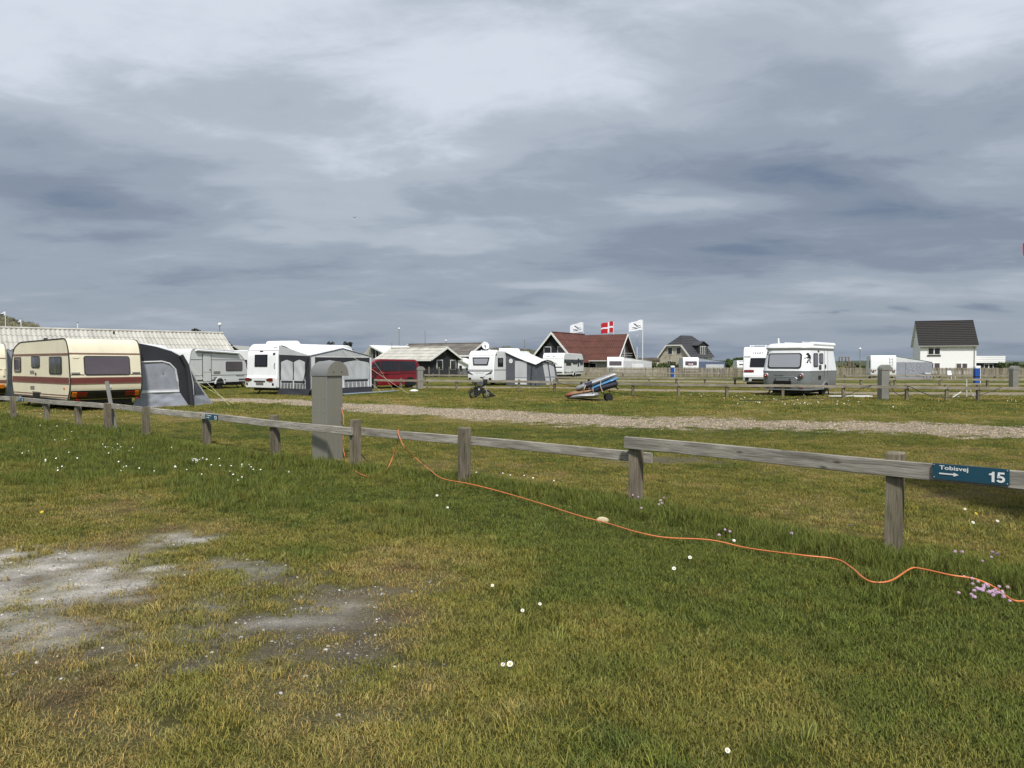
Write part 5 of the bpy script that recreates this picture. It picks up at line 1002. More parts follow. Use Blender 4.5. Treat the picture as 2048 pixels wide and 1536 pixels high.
# ---- red van
f = unit(-.745, -.667); rwp = Vector((-6.9, 48.9)); ctr_ = rwp + Vector(f) * 1.45 - Vector((-f[1], f[0])) * .93
RV = car('red_van', 'dark red passenger van with black windows parked right of the awning tent', 'van', (ctr_.x, ctr_.y), f, 1.98, [(-2.38, .38, .1), (-2.46, .75, .15), (-2.40, 1.15, .1), (-2.12, 1.93, .22), (.95, 1.97, .3), (1.45, 1.72, .2), (1.95, 1.16, .12), (2.42, .98, .2), (2.5, .6, .15), (2.45, .26, .1), (1.9, .22, .05), (-2.0, .26, .05)], REDPAINT, None, (-1.45, 1.50), .335, taper=.26)
def sidepoly(v, name, poly, m, o=.012, par=None):
    n = len(poly); mb = MB().add([(x, v.hw(z) + o, z) for x, z in poly] + [(x, v.hw(z) - .02, z) for x, z in poly], [tuple(range(n))[::-1], tuple(range(n, 2 * n))] + [(i, (i + 1) % n, n + (i + 1) % n, n + i) for i in range(n)]); return part(name, mb, m, par or v.root)
sidepoly(RV, 'window_band', rpoly([(1.72, 1.22, .05), (1.22, 1.74, .1), (.78, 1.84, .05), (.78, 1.20, .03)]), GLASS); sidepoly(RV, 'window_band', rpoly([(.70, 1.18, .03), (.70, 1.84, .03), (-.62, 1.84, .03), (-.62, 1.18, .03)]), GLASS); sidepoly(RV, 'window_band', rpoly([(-.68, 1.18, .03), (-.68, 1.84, .03), (-1.92, 1.80, .15), (-2.05, 1.28, .15), (-1.8, 1.18, .1)]), GLASS)
for z0, a, b_ in ((1.02, -2.1, 1.9), (.62, -1.0, 1.0)): sidepoly(RV, 'body_crease', [(a, z0), (b_, z0 - .02), (b_, z0 + .01), (a, z0 + .03)], REDPAINT, .02)
sidepoly(RV, 'door_gap', [(.74, .35), (.75, .35), (.75, 1.86), (.74, 1.86)], BLACK, .006); sidepoly(RV, 'door_gap', [(-.655, .35), (-.645, .35), (-.645, 1.86), (-.655, 1.86)], BLACK, .006); sidepoly(RV, 'slide_rail', [(-2.1, 1.08), (-.7, 1.10), (-.7, 1.115), (-2.1, 1.095)], BLACK, .01); sidepoly(RV, 'sill', [(-1.0, .24), (1.05, .24), (1.05, .34), (-1.0, .34)], REDPAINT, .02)
part('wing_mirror', MB().loft([[(1.42 + x * .12, 1.0 + y, 1.28 + z * .13) for x, z in ((-1, -1), (.8, -1), (1, .8), (-1, 1))] for y in (-.02, .10, .24)]), REDPAINT, RV.root, bevel=.02); part('tail_lamp', MB().slab([(-2.36, .985, .9), (-2.2, .985, .9), (-2.12, .9, 1.35), (-2.22, .9, 1.35)][::-1], .02, .02), REDL, RV.root)
part('windscreen', MB().slab([(1.90, -.72, 1.20), (1.90, .72, 1.20), (1.40, .64, 1.76), (1.40, -.64, 1.76)], .02, .02, .06), GLASS, RV.root)
# ---- unseen motorhome added outside the right edge to throw the shade on the meadow
MV = Van('shade_motorhome', 'tall white motorhome, unseen, added outside the right edge to shade the grass', 'motorhome', (7.02, 5.3), (0, -1), 2.3, [(-2.9, .4, .1), (-2.95, 1.5, .2), (-2.9, 3.35, .25), (1.9, 3.35, .4), (2.4, 2.3, .2), (2.3, 1.9, .1), (3.0, 1.2, .2), (3.1, .5, .1)], WHITE2); MV.wheel(-1.6, .35); MV.wheel(2.0, .35); MV.under()
MV.window('left', .4, .6, 1.5, 2.1); MV.window('right', .3, .5, 1.5, 2.1); MV.plate('tail_lamp', 'rear', .05, .15, .9, 1.2, REDL, .03)
# ================================================================== BUILDINGS
CORR = mat('pale_corrugated_sheet', (180, 178, 170), .9, var=.10, scale=.8, dirt=.30, stretch=(3, .4, .4)); CORR2 = mat('lichen_sheet', (184, 182, 172), .9, var=.12, scale=.9, dirt=.35)
DARKROOF = mat('dark_weathered_sheet', (104, 99, 92), .9, var=.2, scale=.7, dirt=.3); BLACKW = mat('black_timber_wall', (36, 40, 42), .8, var=.15, stretch=(6, 6, .4)); WHITEW = mat('white_render', (240, 240, 240), .85, var=.015, dirt=.03); TILE = mat('dark_roof_tile', (44, 41, 40), .75, var=.15, scale=4); SLATE = mat('grey_black_tile', (62, 62, 66), .7, var=.12, scale=3)
REDROOF = mat('rust_red_sheet', (90, 53, 44), .85, var=.14, scale=.8, dirt=.12); STONEW = mat('pale_brick_wall', (188, 180, 164), .9, var=.10, scale=2.5, bump=.1); GREYW = mat('grey_board_wall', (160, 160, 154), .85, var=.05); TRIMW = mat('white_trim', (224, 224, 220), .6); GLASSH = mat('house_window', (34, 36, 40), .1, var=.2, coat=.4)
def wave_sheet(a, b_, c, d, pitch, ampl, rows=3, step=.03, segs=None):
    """corrugated roof: a-b eave, d-c ridge; waves run from eave to ridge, courses overlap"""
    a, b_, c, d = [Vector(k) for k in (a, b_, c, d)]; n = int((b_ - a).length / pitch) * 4; up = (b_ - a).cross(d - a).normalized(); rws = []
    for r_ in range(rows):
        for v, o in ((r_ / rows, (rows - r_) * 0 + step), ((r_ + 1) / rows + .004, 0)):
            rws.append([(a * (1 - t) + b_ * t) * (1 - v) + (d * (1 - t) + c * t) * v + up * (ampl * math.sin(t * n / 4 * 2 * math.pi) + o) for t in [i / n for i in range(n + 1)]])
    return MB().grid(rws)
def house(name, label, cat, p0, p1, depth, eave, ridge, wall, roof, over=.35, roofkind='tiles', courses=9, gable=None, trim=None, pitch=.2):
    """ridge parallel to the front wall p0->p1 (plan, seen left to right); local x along it, y away"""
    p0, p1 = Vector(p0), Vector(p1); d = (p1 - p0); L = d.length; rz = math.atan2(d.y, d.x); t = thing(name, label, cat, (p0.x, p0.y, 0), rz)
    W = part('wall', MB().prism([(0, 0), (L, 0), (L, eave), (0, eave)], 0, depth), wall, t)
    for x, nm in ((0, 'gable_wall'), (L, 'gable_wall')):
        e = .02 if x == 0 else -.02
        part(nm, MB().loft([[(x + k, 0, eave - .01), (x + k, depth, eave - .01), (x + k, depth / 2, ridge - .08)] for k in (0, e * 6)]), gable or wall, t)
    sl = (ridge - eave) / (depth / 2)
    for sgn in (0, 1):
        ye_ = -over if sgn == 0 else depth + over; ze = eave - sl * over; E0, E1, R0, R1 = (-over, ye_, ze), (L + over, ye_, ze), (-over, depth / 2, ridge), (L + over, depth / 2, ridge)
        if sgn: E0, E1, R0, R1 = E1, E0, R1, R0
        if roofkind == 'wave': mb = wave_sheet(E0, E1, R1, R0, pitch, .03 if pitch > .3 else .05, courses)
        else:
            E0, E1, R0, R1 = [Vector(k) for k in (E0, E1, R0, R1)]; up = (E1 - E0).cross(R0 - E0).normalized(); rws = []
            for k in range(courses):
                for v, o in ((k / courses, .07), ((k + 1) / courses, .0)): rws.append([E0.lerp(R0, v) + up * o, E1.lerp(R1, v) + up * o])
            mb = MB().grid(rws)
        part('roof', mb, roof, t, smooth=0 if roofkind != 'wave' else 40)
    part('ridge_cap', MB().tube([(-over, depth / 2, ridge + .05), (L + over, depth / 2, ridge + .05)], .10, 6), roof, t)
    part('soffit', MB().loft([[(x, -over, eave - sl * over - .06), (x, depth / 2, ridge - .06), (x, depth + over, eave - sl * over - .06), (x, depth / 2, ridge - .16)] for x in (-over + .02, L + over - .02)]), wall, t)
    if trim:
        for x in (-over - .02, L + over + .02): part('bargeboard', MB().bar((x, -over, eave - sl * over - .02), (x, depth / 2, ridge - .02), .06, .24).bar((x, depth + over, eave - sl * over - .02), (x, depth / 2, ridge - .02), .06, .24), trim, t)
        part('fascia', MB().box(-over, L + over, -over - .03, -over, eave - sl * over - .18, eave - sl * over + .02), trim, t)
    t['_'] = 0; del t['_']; return t, L
def hwin(t, quad, panes=1, m=None, fr=None, sill=True, fw=.09):
    a, b_, c, d = [Vector(k) for k in quad]; w_ = part('window', MB().slab(quad, .05, .02), fr or TRIMW, t)
    W = (b_ - a).length; H = (d - a).length
    for k in range(panes):
        u0, u1 = (k + fw / W * panes * .9) / panes, (k + 1 - fw / W * panes * .9) / panes; v0, v1 = fw / H, 1 - fw / H
        def bi(u_, v_): return a * (1 - u_) * (1 - v_) + b_ * u_ * (1 - v_) + c * u_ * v_ + d * (1 - u_) * v_
        part('pane', MB().slab([bi(u0, v0), bi(u1, v0), bi(u1, v1), bi(u0, v1)], .06, .0), m or GLASSH, w_)
    return w_
def fwin(t, x0, x1, z0, z1, panes=1, y=0, **k): return hwin(t, [(x0, y, z0), (x1, y, z0), (x1, y, z1), (x0, y, z1)], panes, **k)
def gwin(t, L, y0, y1, z0, z1, panes=1, right=True, **k):
    return hwin(t, [(L, y0, z0), (L, y1, z0), (L, y1, z1), (L, y0, z1)] if right else [(0, y1, z0), (0, y0, z0), (0, y0, z1), (0, y1, z1)], panes, **k)
# long pale corrugated roof on the left
rr_, rl_ = Vector((-25.0, 62.0)), Vector((-37.2, 52.4)); dr_ = (rr_ - rl_).normalized(); nn = Vector((dr_.y, -dr_.x)); p1 = rr_ + nn * 3.0; p0 = p1 - dr_ * 30
t, L = house('service_building', 'long low building with pale corrugated roof behind the caravans on the left', 'building', p0, p1, 6.0, 2.75, 4.22, WHITE2, CORR, .3, 'wave', 3, pitch=.30)
for k in (4.4, 5.0, 5.6): part('roof_vent', MB().cyl((L - k, 3.2, 4.0), (L - k, 3.2, 4.38), .05, 8), BLACK, t)
part('roof_vent', MB().box(L - 8.16, L - 8.04, 2.3, 2.42, 3.8, 4.15), BLACK, t)
for k in range(6): fwin(t, L - 4 - k * 4.5, L - 2.6 - k * 4.5, 1.1, 2.1)
# black hut with pale sheet roof
a, b_ = Vector((X(862, 88), 88)), Vector((X(916, 92), 92)); g_ = (b_ - a).normalized(); n_ = Vector((g_.y, -g_.x)); back = -n_ * 9.0
t, L = house('black_hut', 'black timber hut with pale corrugated roof and two white windows behind the red van', 'hut', a + back, a, (b_ - a).length, 2.35, 3.62, BLACKW, CORR2, .45, 'wave', 4, trim=TRIMW, pitch=.35)
gd = (b_ - a).length; gwin(t, L, gd * .20, gd * .42, .85, 2.1, right=True); gwin(t, L, gd * .70, gd * .92, .85, 2.1, right=True)
part('gable_vent', MB().cyl((L + .01, gd / 2, 2.85), (L + .06, gd / 2, 2.85), .28, 16), DARKTRIM, t)
te = thing('terrace_fence', 'dark boarded terrace fence beside the black hut', 'fence', (X(858, 86), 86, 0), 0)
for k in range(34): part('board', MB().box(k * .15, k * .15 + .125, 0, .03, .05, 1.05), BLACKW, te)
for k in range(5): part('post', MB().box(k * 1.2 - .05, k * 1.2 + .07, -.10, -.01, 0, 1.25), FARPOST, te)
# dark long roof behind, wedge-roofed building, small white house
a, b_ = Vector((X(800, 122), 119)), Vector((X(938, 116), 113)); t, L = house('dark_roof_building', 'long building with dark weathered roof behind the black hut', 'building', a, b_, 8, 3.1, 4.85, BLACKW, DARKROOF, .5, 'wave', 3, trim=TRIMW, pitch=.5)
a, b_ = Vector((X(745, 100), 100)), Vector((X(786, 97), 97)); t = thing('wedge_roof_building', 'pale building with slanted roof and glazed gable above the awning tent', 'building', (a.x, a.y, 0), math.atan2(b_.y - a.y, b_.x - a.x)); L = (b_ - a).length
part('wall', MB().prism([(0, 0), (L, 0), (L, 2.35), (0, 3.9)], 0, 6), GREYW, t); part('roof', MB().prism([(-.1, 3.95), (L + .4, 2.3), (L + .4, 2.5), (-.1, 4.15)], -.4, 6.4), TRIMW, t); part('left_roof', MB().prism([(-2.2, 2.4), (0, 4.05), (.15, 4.05), (-.5, 2.2)], -.4, 6.4), CORR2, t)
part('glazing', MB().add([(.15, -.03, 2.4), (1.5, -.03, 2.4), (1.5, -.03, 3.3), (.15, -.03, 3.75)], [(0, 1, 2, 3)]), GLASSH, t); part('mullion', MB().box(.78, .86, -.06, -.031, 2.4, 3.5), TRIMW, t); part('mullion', MB().box(1.46, 1.55, -.06, -.031, 2.3, 3.3), TRIMW, t)
a = Vector((X(905, 112), 112)); b_ = Vector((X(940, 110), 110)); t = thing('white_cottage', 'small white gabled cottage between the black hut and the caravan with satellite dish', 'house', (a.x, a.y, 0), math.atan2(b_.y - a.y, b_.x - a.x)); L = (b_ - a).length
part('wall', MB().prism([(0, 0), (L, 0), (L, 1.4), (L * .35, 2.3), (0, 1.9)], 0, 5), WHITEW, t); part('roof', MB().prism([(-.2, 1.8), (L * .35, 2.32), (L + .2, 1.3), (L + .2, 1.45), (L * .35, 2.5), (-.2, 1.95)], -.3, 5.3), TRIMW, t); fwin(t, L * .38, L * .58, .4, 1.4); fwin(t, L * .75, L * .9, .6, 1.1)
# red-roofed house: two wings
apA = Vector((X(1106, 106), 106)); fA_ = Vector(unit(.55, .835)); wA = Vector((fA_.y, -fA_.x)); hA = 3.75
t = thing('red_roof_house', 'dark house with rust red roof and white gable boards below the flags', 'house', (apA.x, apA.y, 0), math.atan2(wA.y, wA.x))
za, zr = 2.1, 6.18
def gab(h, e, r): return [(-h, e), (0, r), (h, e)]
part('wall', MB().prism([(-3.5, 0), (3.5, 0), (3.5, 2.3), (0, 6.1), (-3.5, 2.3)], 0, 9.4), BLACKW, t)
for sg in (-1, 1):
    E0, E1, R1_, R0_ = (sg * 4.0, -.5, 1.75), (sg * 4.0, 9.8, 1.75), (0, 9.8, zr), (0, -.5, zr)
    if sg < 0: E0, E1, R1_, R0_ = E1, E0, R0_, R1_
    part('roof', wave_sheet(E0, E1, R1_, R0_, .35, .03, 4), REDROOF, t, smooth=40)
    part('bargeboard', MB().bar((sg * 4.05, -.56, 1.70), (0, -.56, zr + .05), .08, .30, up=(0, 1, 0)) if False else MB().prism([(sg * 4.15, 1.72), (0, zr + .06), (0, zr - .30), (sg * 3.85, 1.66)], -.60, -.50), TRIMW, t)
for x in (-1.55, .75): hwin(t, [(x, 0, 2.95), (x + 1.25, 0, 2.95), (x + 1.25, 0, 4.1), (x, 0, 4.1)], 1, m=GLASSH if x < 0 else GLASSG)
part('ridge_cap', MB().tube([(0, -.5, zr + .03), (0, 9.8, zr + .03)], .1, 6), REDROOF, t)
rB = Vector((16.6, 107.4)); dB_ = Vector(unit(.81, -.58)); lB = rB - dB_ * 9.2; nB_ = Vector((dB_.y, -dB_.x)); Lb = 9.2; o = lB + nB_ * 2.9
wb_ = Matrix.Rotation(-t.rotation_euler.z, 3, 'Z')
def tl(p): q = wb_ @ (Vector(p) - t.location); return q
dl = tl(Vector((o.x, o.y, 0)) + Vector((dB_.x, dB_.y, 0))) - tl((o.x, o.y, 0)); az = math.atan2(dl.y, dl.x); ol = tl((o.x, o.y, 0))
pk_ = dict(loc=ol, rot=(0, 0, az))
part('wing_wall', MB().box(0, Lb, .35, 5.45, 0, 2.4), GREYW, t, **pk_)
part('wing_gable', MB().loft([[(x, .35, 2.38), (x, 5.45, 2.38), (x, 2.9, 5.8)] for x in (Lb - .25, Lb)]), BLACKW, t, **pk_)
part('wing_roof', wave_sheet((0, -.15, 2.05), (Lb + .6, -.15, 2.05), (Lb + .6, 2.9, 5.95), (0, 2.9, 5.95), .35, .03, 4), REDROOF, t, smooth=40, **pk_); part('wing_roof', wave_sheet((Lb + .6, 5.95, 2.05), (0, 5.95, 2.05), (0, 2.9, 5.95), (Lb + .6, 2.9, 5.95), .35, .03, 4), REDROOF, t, smooth=40, **pk_)
part('wing_bargeboard', MB().loft([[(x, -.22, 1.98), (x, 2.9, 6.02), (x, 6.02, 1.98), (x, 5.85, 1.98), (x, 2.9, 5.75), (x, -.05, 1.98)] for x in (Lb + .58, Lb + .66)]), TRIMW, t, **pk_); part('gutter', MB().box(0, Lb + .6, -.24, -.15, 1.96, 2.08), TRIMW, t, **pk_)
part('balcony', MB().box(Lb, Lb + .5, 1.2, 4.6, 2.35, 2.45).box(Lb + .44, Lb + .5, 1.2, 4.6, 2.75, 2.83).box(Lb + .44, Lb + .5, 1.2, 4.6, 3.1, 3.18), GREYW, t, **pk_); part('gable_mullion', MB().box(Lb, Lb + .06, 2.85, 2.95, 2.4, 5.2), TRIMW, t, **pk_); part('gable_glass', MB().slab([(Lb + .01, 1.9, 2.5), (Lb + .01, 3.9, 2.5), (Lb + .01, 3.1, 4.6), (Lb + .01, 2.7, 4.6)], .01, .0), GLASSG, t, **pk_)
wq = part('window', MB().slab([(4.7, .35, .55), (6.0, .35, .55), (6.0, .35, 1.75), (4.7, .35, 1.75)], .05, .02), TRIMW, t, **pk_); part('window_glass', MB().slab([(4.82, .35, .65), (5.88, .35, .65), (5.88, .35, 1.65), (4.82, .35, 1.65)], .06, .0), GLASSH, t, **pk_)
sk = [(1.2, .95, 3.46), (2.1, .95, 3.46), (2.1, 1.75, 4.48), (1.2, 1.75, 4.48)]; part('skylight', MB().slab(sk, .10, .02), FARSTEEL, t, **pk_); part('skylight_glass', MB().slab([(1.3, 1.03, 3.56), (2.0, 1.03, 3.56), (2.0, 1.67, 4.38), (1.3, 1.67, 4.38)], .115, 0), GLASSG, t, **pk_)
# stone house with half-hipped dark roof
Cc_ = Vector((33.3, 136)); gv = Vector(unit(.64, -.77)); sv_ = Vector((-gv.y, gv.x)); Ah = Cc_ - gv * 7.0; Lh = 7.2
t = thing('stone_house', 'pale brick house with dark half-hipped roof and black dormer right of the flagpoles', 'house', (Cc_.x, Cc_.y, 0), math.atan2(sv_.y, sv_.x))  # x along side wall, y towards the far gable corner
Wd = 7.0; ea, rg, hp = 3.15, 7.05, 5.1
part('wall', MB().box(0, Lh, 0, Wd, 0, ea), STONEW, t)
part('side_wall', MB().slab([(0, 0, 0), (Lh, 0, 0), (Lh, 0, ea), (0, 0, ea)], .01, 0), WHITEW, t); k_ = (hp - ea) / (rg - ea) * Wd / 2
part('gable_wall', MB().loft([[(x, 0, ea - .02), (x, Wd, ea - .02), (x, Wd - k_, hp), (x, k_, hp)] for x in (0, .3)]), STONEW, t)
part('gable_wall', MB().loft([[(x, 0, ea - .02), (x, Wd, ea - .02), (x, Wd - k_, hp), (x, k_, hp)] for x in (Lh - .3, Lh)]), STONEW, t)
def courses(q, n, up=.06):
    a_, b2, c_, d_ = [Vector(k) for k in q]; nr = (b2 - a_).cross(d_ - a_).normalized(); rw = []
    for k in range(n):
        for v, o_ in ((k / n, up), ((k + 1) / n, 0)): rw.append([a_.lerp(d_, v) + nr * o_, b2.lerp(c_, v) + nr * o_])
    return MB().grid(rw)
rx = 2.0; ov = .35
ky = (hp - ea) / (rg - ea) * Wd / 2
part('roof', courses([(-ov, -ov, ea - .4), (Lh + ov, -ov, ea - .4), (Lh + ov, ky, hp), (-ov, ky, hp)], 6), SLATE, t, smooth=0); part('roof', courses([(-ov, ky, hp), (Lh + ov, ky, hp), (Lh - rx, Wd / 2, rg), (rx, Wd / 2, rg)], 6), SLATE, t, smooth=0)
part('roof', courses([(Lh + ov, Wd + ov, ea - .4), (-ov, Wd + ov, ea - .4), (-ov, Wd - ky, hp), (Lh + ov, Wd - ky, hp)], 6), SLATE, t, smooth=0); part('roof', courses([(Lh + ov, Wd - ky, hp), (-ov, Wd - ky, hp), (rx, Wd / 2, rg), (Lh - rx, Wd / 2, rg)], 6), SLATE, t, smooth=0)
for q in ([(-ov, Wd - ky, hp), (-ov, ky, hp), (rx, Wd / 2, rg), (rx, Wd / 2 + .01, rg)], [(Lh + ov, ky, hp), (Lh + ov, Wd - ky, hp), (Lh - rx, Wd / 2 + .01, rg), (Lh - rx, Wd / 2, rg)]): part('hip', courses(q, 6), SLATE, t, smooth=0)
part('bargeboard', MB().bar((-ov - .02, -ov, ea - .45), (-ov - .02, ky, hp - .05), .06, .3).bar((-ov - .02, Wd + ov, ea - .45), (-ov - .02, Wd - ky, hp - .05), .06, .3).bar((-ov - .02, ky, hp - .05), (-ov - .02, Wd - ky, hp - .05), .06, .22), TRIMW, t)
for y0_, y1_ in ((1.95, 3.05), (3.95, 5.05)): hwin(t, [(0, y1_, 3.35), (0, y0_, 3.35), (0, y0_, 4.75), (0, y1_, 4.75)])
hwin(t, [(0, 2.6, .6), (0, 2.0, .6), (0, 2.0, 2.3), (0, 2.6, 2.3)]); hwin(t, [(0, 5.2, .6), (0, 4.2, .6), (0, 4.2, 2.2), (0, 5.2, 2.2)], 2); fwin(t, 1.2, 2.6, 1.8, 2.7, 2, y=0); fwin(t, 4.5, 5.6, 1.8, 2.7, 2, y=0)
dm = part('dormer', MB().prism([(3.0, 3.3), (6.0, 3.3), (6.0, 5.0), (4.5, 5.7), (3.0, 5.0)], .25, 2.9), BLACKW, t); part('dormer_roof', MB().prism([(2.8, 4.95), (4.5, 5.75), (6.2, 4.95), (6.2, 5.1), (4.5, 5.9), (2.8, 5.1)], .05, 3.1), SLATE, t); fwin(t, 3.6, 5.4, 3.35, 4.9, 3, y=.25)
# white house with dark tiled roof
uH = Vector(unit(.93, -.37)); p0 = Vector((61.9, 110)); p1 = p0 + uH * 7.3
t, L = house('white_house', 'white rendered house with dark tiled roof at the right above the boarded fence', 'house', p0, p1, 8.0, 4.5, 8.15, WHITEW, TILE, .28, 'tiles', 14)
fwin(t, 1.0, 2.65, 2.95, 4.0, 2); part('window_sill', MB().box(.9, 2.75, -.14, -.0, 2.80, 2.88), DARKTRIM, t); fwin(t, 1.0, 2.65, .6, 1.75, 2, m=GLASSG); fwin(t, 4.7, 6.2, .6, 1.7, 2, m=GLASSG); part('downpipe', MB().tube([(7.05, -.09, 4.35), (7.05, -.09, 0)], .05, 8), GREYW, t); part('gutter', MB().tube([(-.3, -.38, 4.20), (7.6, -.38, 4.20)], .07, 8), GREYW, t)
q = p1 + Vector((.37, .93)) * 1.2; an = thing('flat_roof_annex', 'low annex with white boarded fascia on the right of the white house', 'building', (q.x, q.y, 0), math.atan2(uH.y, uH.x))
part('wall', MB().box(.02, 3.6, .4, 5, 0, 1.72), mat('dark_blue_wall', (44, 50, 62), .8), an)
for k in range(4): part('fascia_board', MB().box(.02, 3.9, -.02 * k, 5.2, 1.72 + k * .26, 1.72 + k * .26 + .24), WHITEW, an)
fwin(an, 1.3, 2.5, .8, 1.6, 2, y=.4)
# small dark gabled shed behind the long roof
p = Vector((X(459, 75), 75)); t, L = house('small_shed', 'small dark gabled shed between the long corrugated roof and the modern caravan', 'shed', (p.x, p.y), (p.x + .1, p.y + 3), 1.05, 2.9, 3.45, BLACKW, DARKROOF, .15, 'tiles', 4) if False else (None, 0)
t = thing('small_shed', 'small dark gabled shed between the long corrugated roof and the modern caravan', 'shed', (p.x, p.y, 0), 0); part('wall', MB().prism([(0, 0), (1.15, 0), (1.15, 2.9), (.5, 3.3), (0, 3.0)], 0, 4), BLACKW, t); part('roof', MB().prism([(-.25, 2.92), (.5, 3.4), (1.4, 2.8), (1.4, 2.9), (.5, 3.52), (-.25, 3.02)], -.2, 4.2), GREYW, t)
# low annex far behind the flagpoles
p = Vector((X(1283, 150), 150)); t = thing('low_barn', 'low pale barn with dark roof left of the stone house', 'building', (p.x, p.y, 0), 0); part('wall', MB().box(0, 5.2, 0, 6, 0, 2.2), STONEW, t); part('roof', MB().prism([(-.3, 2.2), (5.4, 2.2), (5.2, 2.9), (0, 2.75)], -.3, 6.3), DARKROOF, t)
# ------------------------------------------------------------------ boarded fence
bf = thing('boarded_fence', 'tall grey vertical board fence across the right half', 'fence', (0, 0, 0)); a, b_ = Vector((X(1060, 92), 92)), Vector((X(2120, 82), 82)); d = (b_ - a).normalized(); L = (b_ - a).length; nb = int(L / .145); bm_ = [mesh_from('board', MB().box(-.058, .058, -.012, .012, .03, 1.12 + .02 * k), BOARD, 0) for k in range(3)]; rzb = math.atan2(d.y, d.x)
step = L / nb; keep_from = nb - 300; rest = MB()
for i in range(nb):
    p = a + d * (i + .5) * step
    if i >= keep_from:
        ob = bpy.data.objects.new('board', bm_[i % 3 if random.random() < .8 else random.randrange(3)]); C.objects.link(ob); ob.parent = bf; ob.location = (p.x + random.uniform(-.004, .004), p.y + random.uniform(-.02, .02), 0); ob.rotation_euler = (0, random.uniform(-.008, .008), rzb)
    else:
        h_ = 1.12 + random.choice((0, .02, .04)); sd_ = d * .058; nn_ = Vector((-d.y, d.x)) * .012; e = random.uniform(-.02, .02); V = []
        for z in (.03, h_): V += [(p.x - sd_.x - nn_.x, p.y - sd_.y - nn_.y + e, z), (p.x + sd_.x - nn_.x, p.y + sd_.y - nn_.y + e, z), (p.x + sd_.x + nn_.x, p.y + sd_.y + nn_.y + e, z), (p.x - sd_.x + nn_.x, p.y - sd_.y + nn_.y + e, z)]
        rest.add(V, [(0, 3, 2, 1), (4, 5, 6, 7), (0, 1, 5, 4), (1, 2, 6, 5), (2, 3, 7, 6), (3, 0, 4, 7)])
struct(part('boards', rest, BOARD, bf, smooth=0), 'stuff')
part('back_rail', MB().bar((a.x, a.y + .09, .9), (b_.x, b_.y + .09, .9), .05, .1).bar((a.x, a.y + .09, .3), (b_.x, b_.y + .09, .3), .05, .1), FARRAIL, bf)
for i in range(int(L / 2.4)):
    p = a + d * i * 2.4; part('post', MB().box(-.06, .06, -.06, .06, 0, 1.16), FARPOST, bf, loc=(p.x, p.y + .12, 0), rot=(0, 0, rzb))
# ------------------------------------------------------------------ service pillars
def pillar(label, loc, rz, H=1.66, big=True):
    t = thing('service_pillar', label, 'pillar', (loc[0], loc[1], 0), rz); w_ = .185; hb = H - .255
    part('housing', MB().box(-w_, w_, -w_, w_, -.02, hb), STEEL if big else FARSTEEL, t, bevel=.006)
    r = .255; off = .06; pr = [(off + r * math.cos(R(a_)), hb + .002 + r * math.sin(R(a_))) for a_ in range(0, 181, 9)]
    part('rounded_cap', MB().prism(pr, -w_ - .02, w_ + .02), STEELCAP if big else FARSTEEL, t, smooth=40)
    part('cap_end', MB().prism([(off + (x_ - off) * .985, hb + .004 + (z_ - hb) * .985) for x_, z_ in pr], -w_ - .024, -w_ - .021), STEEL if big else FARSTEEL, t, smooth=0)
    if big:
        part('corner_seam', MB().box(-w_ - .004, -w_ + .004, -w_ - .004, -w_ + .004, 0, hb), ALU, t)
        for y_ in (-.13, .13):
            for z_ in (.86, 1.09): part('bolt', MB().lathe([(.010, 0), (.010, -.006), (.005, -.009)], 10, 'x', (-w_ - .0, y_ * .95, z_)), CHROME, t)
        for x_ in (-.045, .145): part('bolt', MB().lathe([(.010, 0), (.010, -.006)], 10, 'y', (x_, -w_ - .024, hb + .07)), DARKTRIM, t)
    return t
PC = Vector((X(654, 12.66), 12.66)); VA = math.atan2(PC.y, PC.x)
pillar('large brushed steel service pillar with rounded cap behind the near fence', (PC.x, PC.y), VA - R(90) + R(43), 1.73)
pillar('grey service pillar with rounded cap beside the back of the red van', (X(839.5, 46.8), 46.8), R(20), 1.48, False)
pillar('grey service pillar right of the silver and white caravan', (X(1767, 34.0), 34.0), R(4), 1.62, False); pillar('grey service pillar with white cap near the right edge', (X(2027.5, 46), 46), R(4), 1.52, False); pillar('grey service pillar with pale cap before the boarded fence behind the surfboards', (X(1222, 86), 86), R(4), 1.2, False)
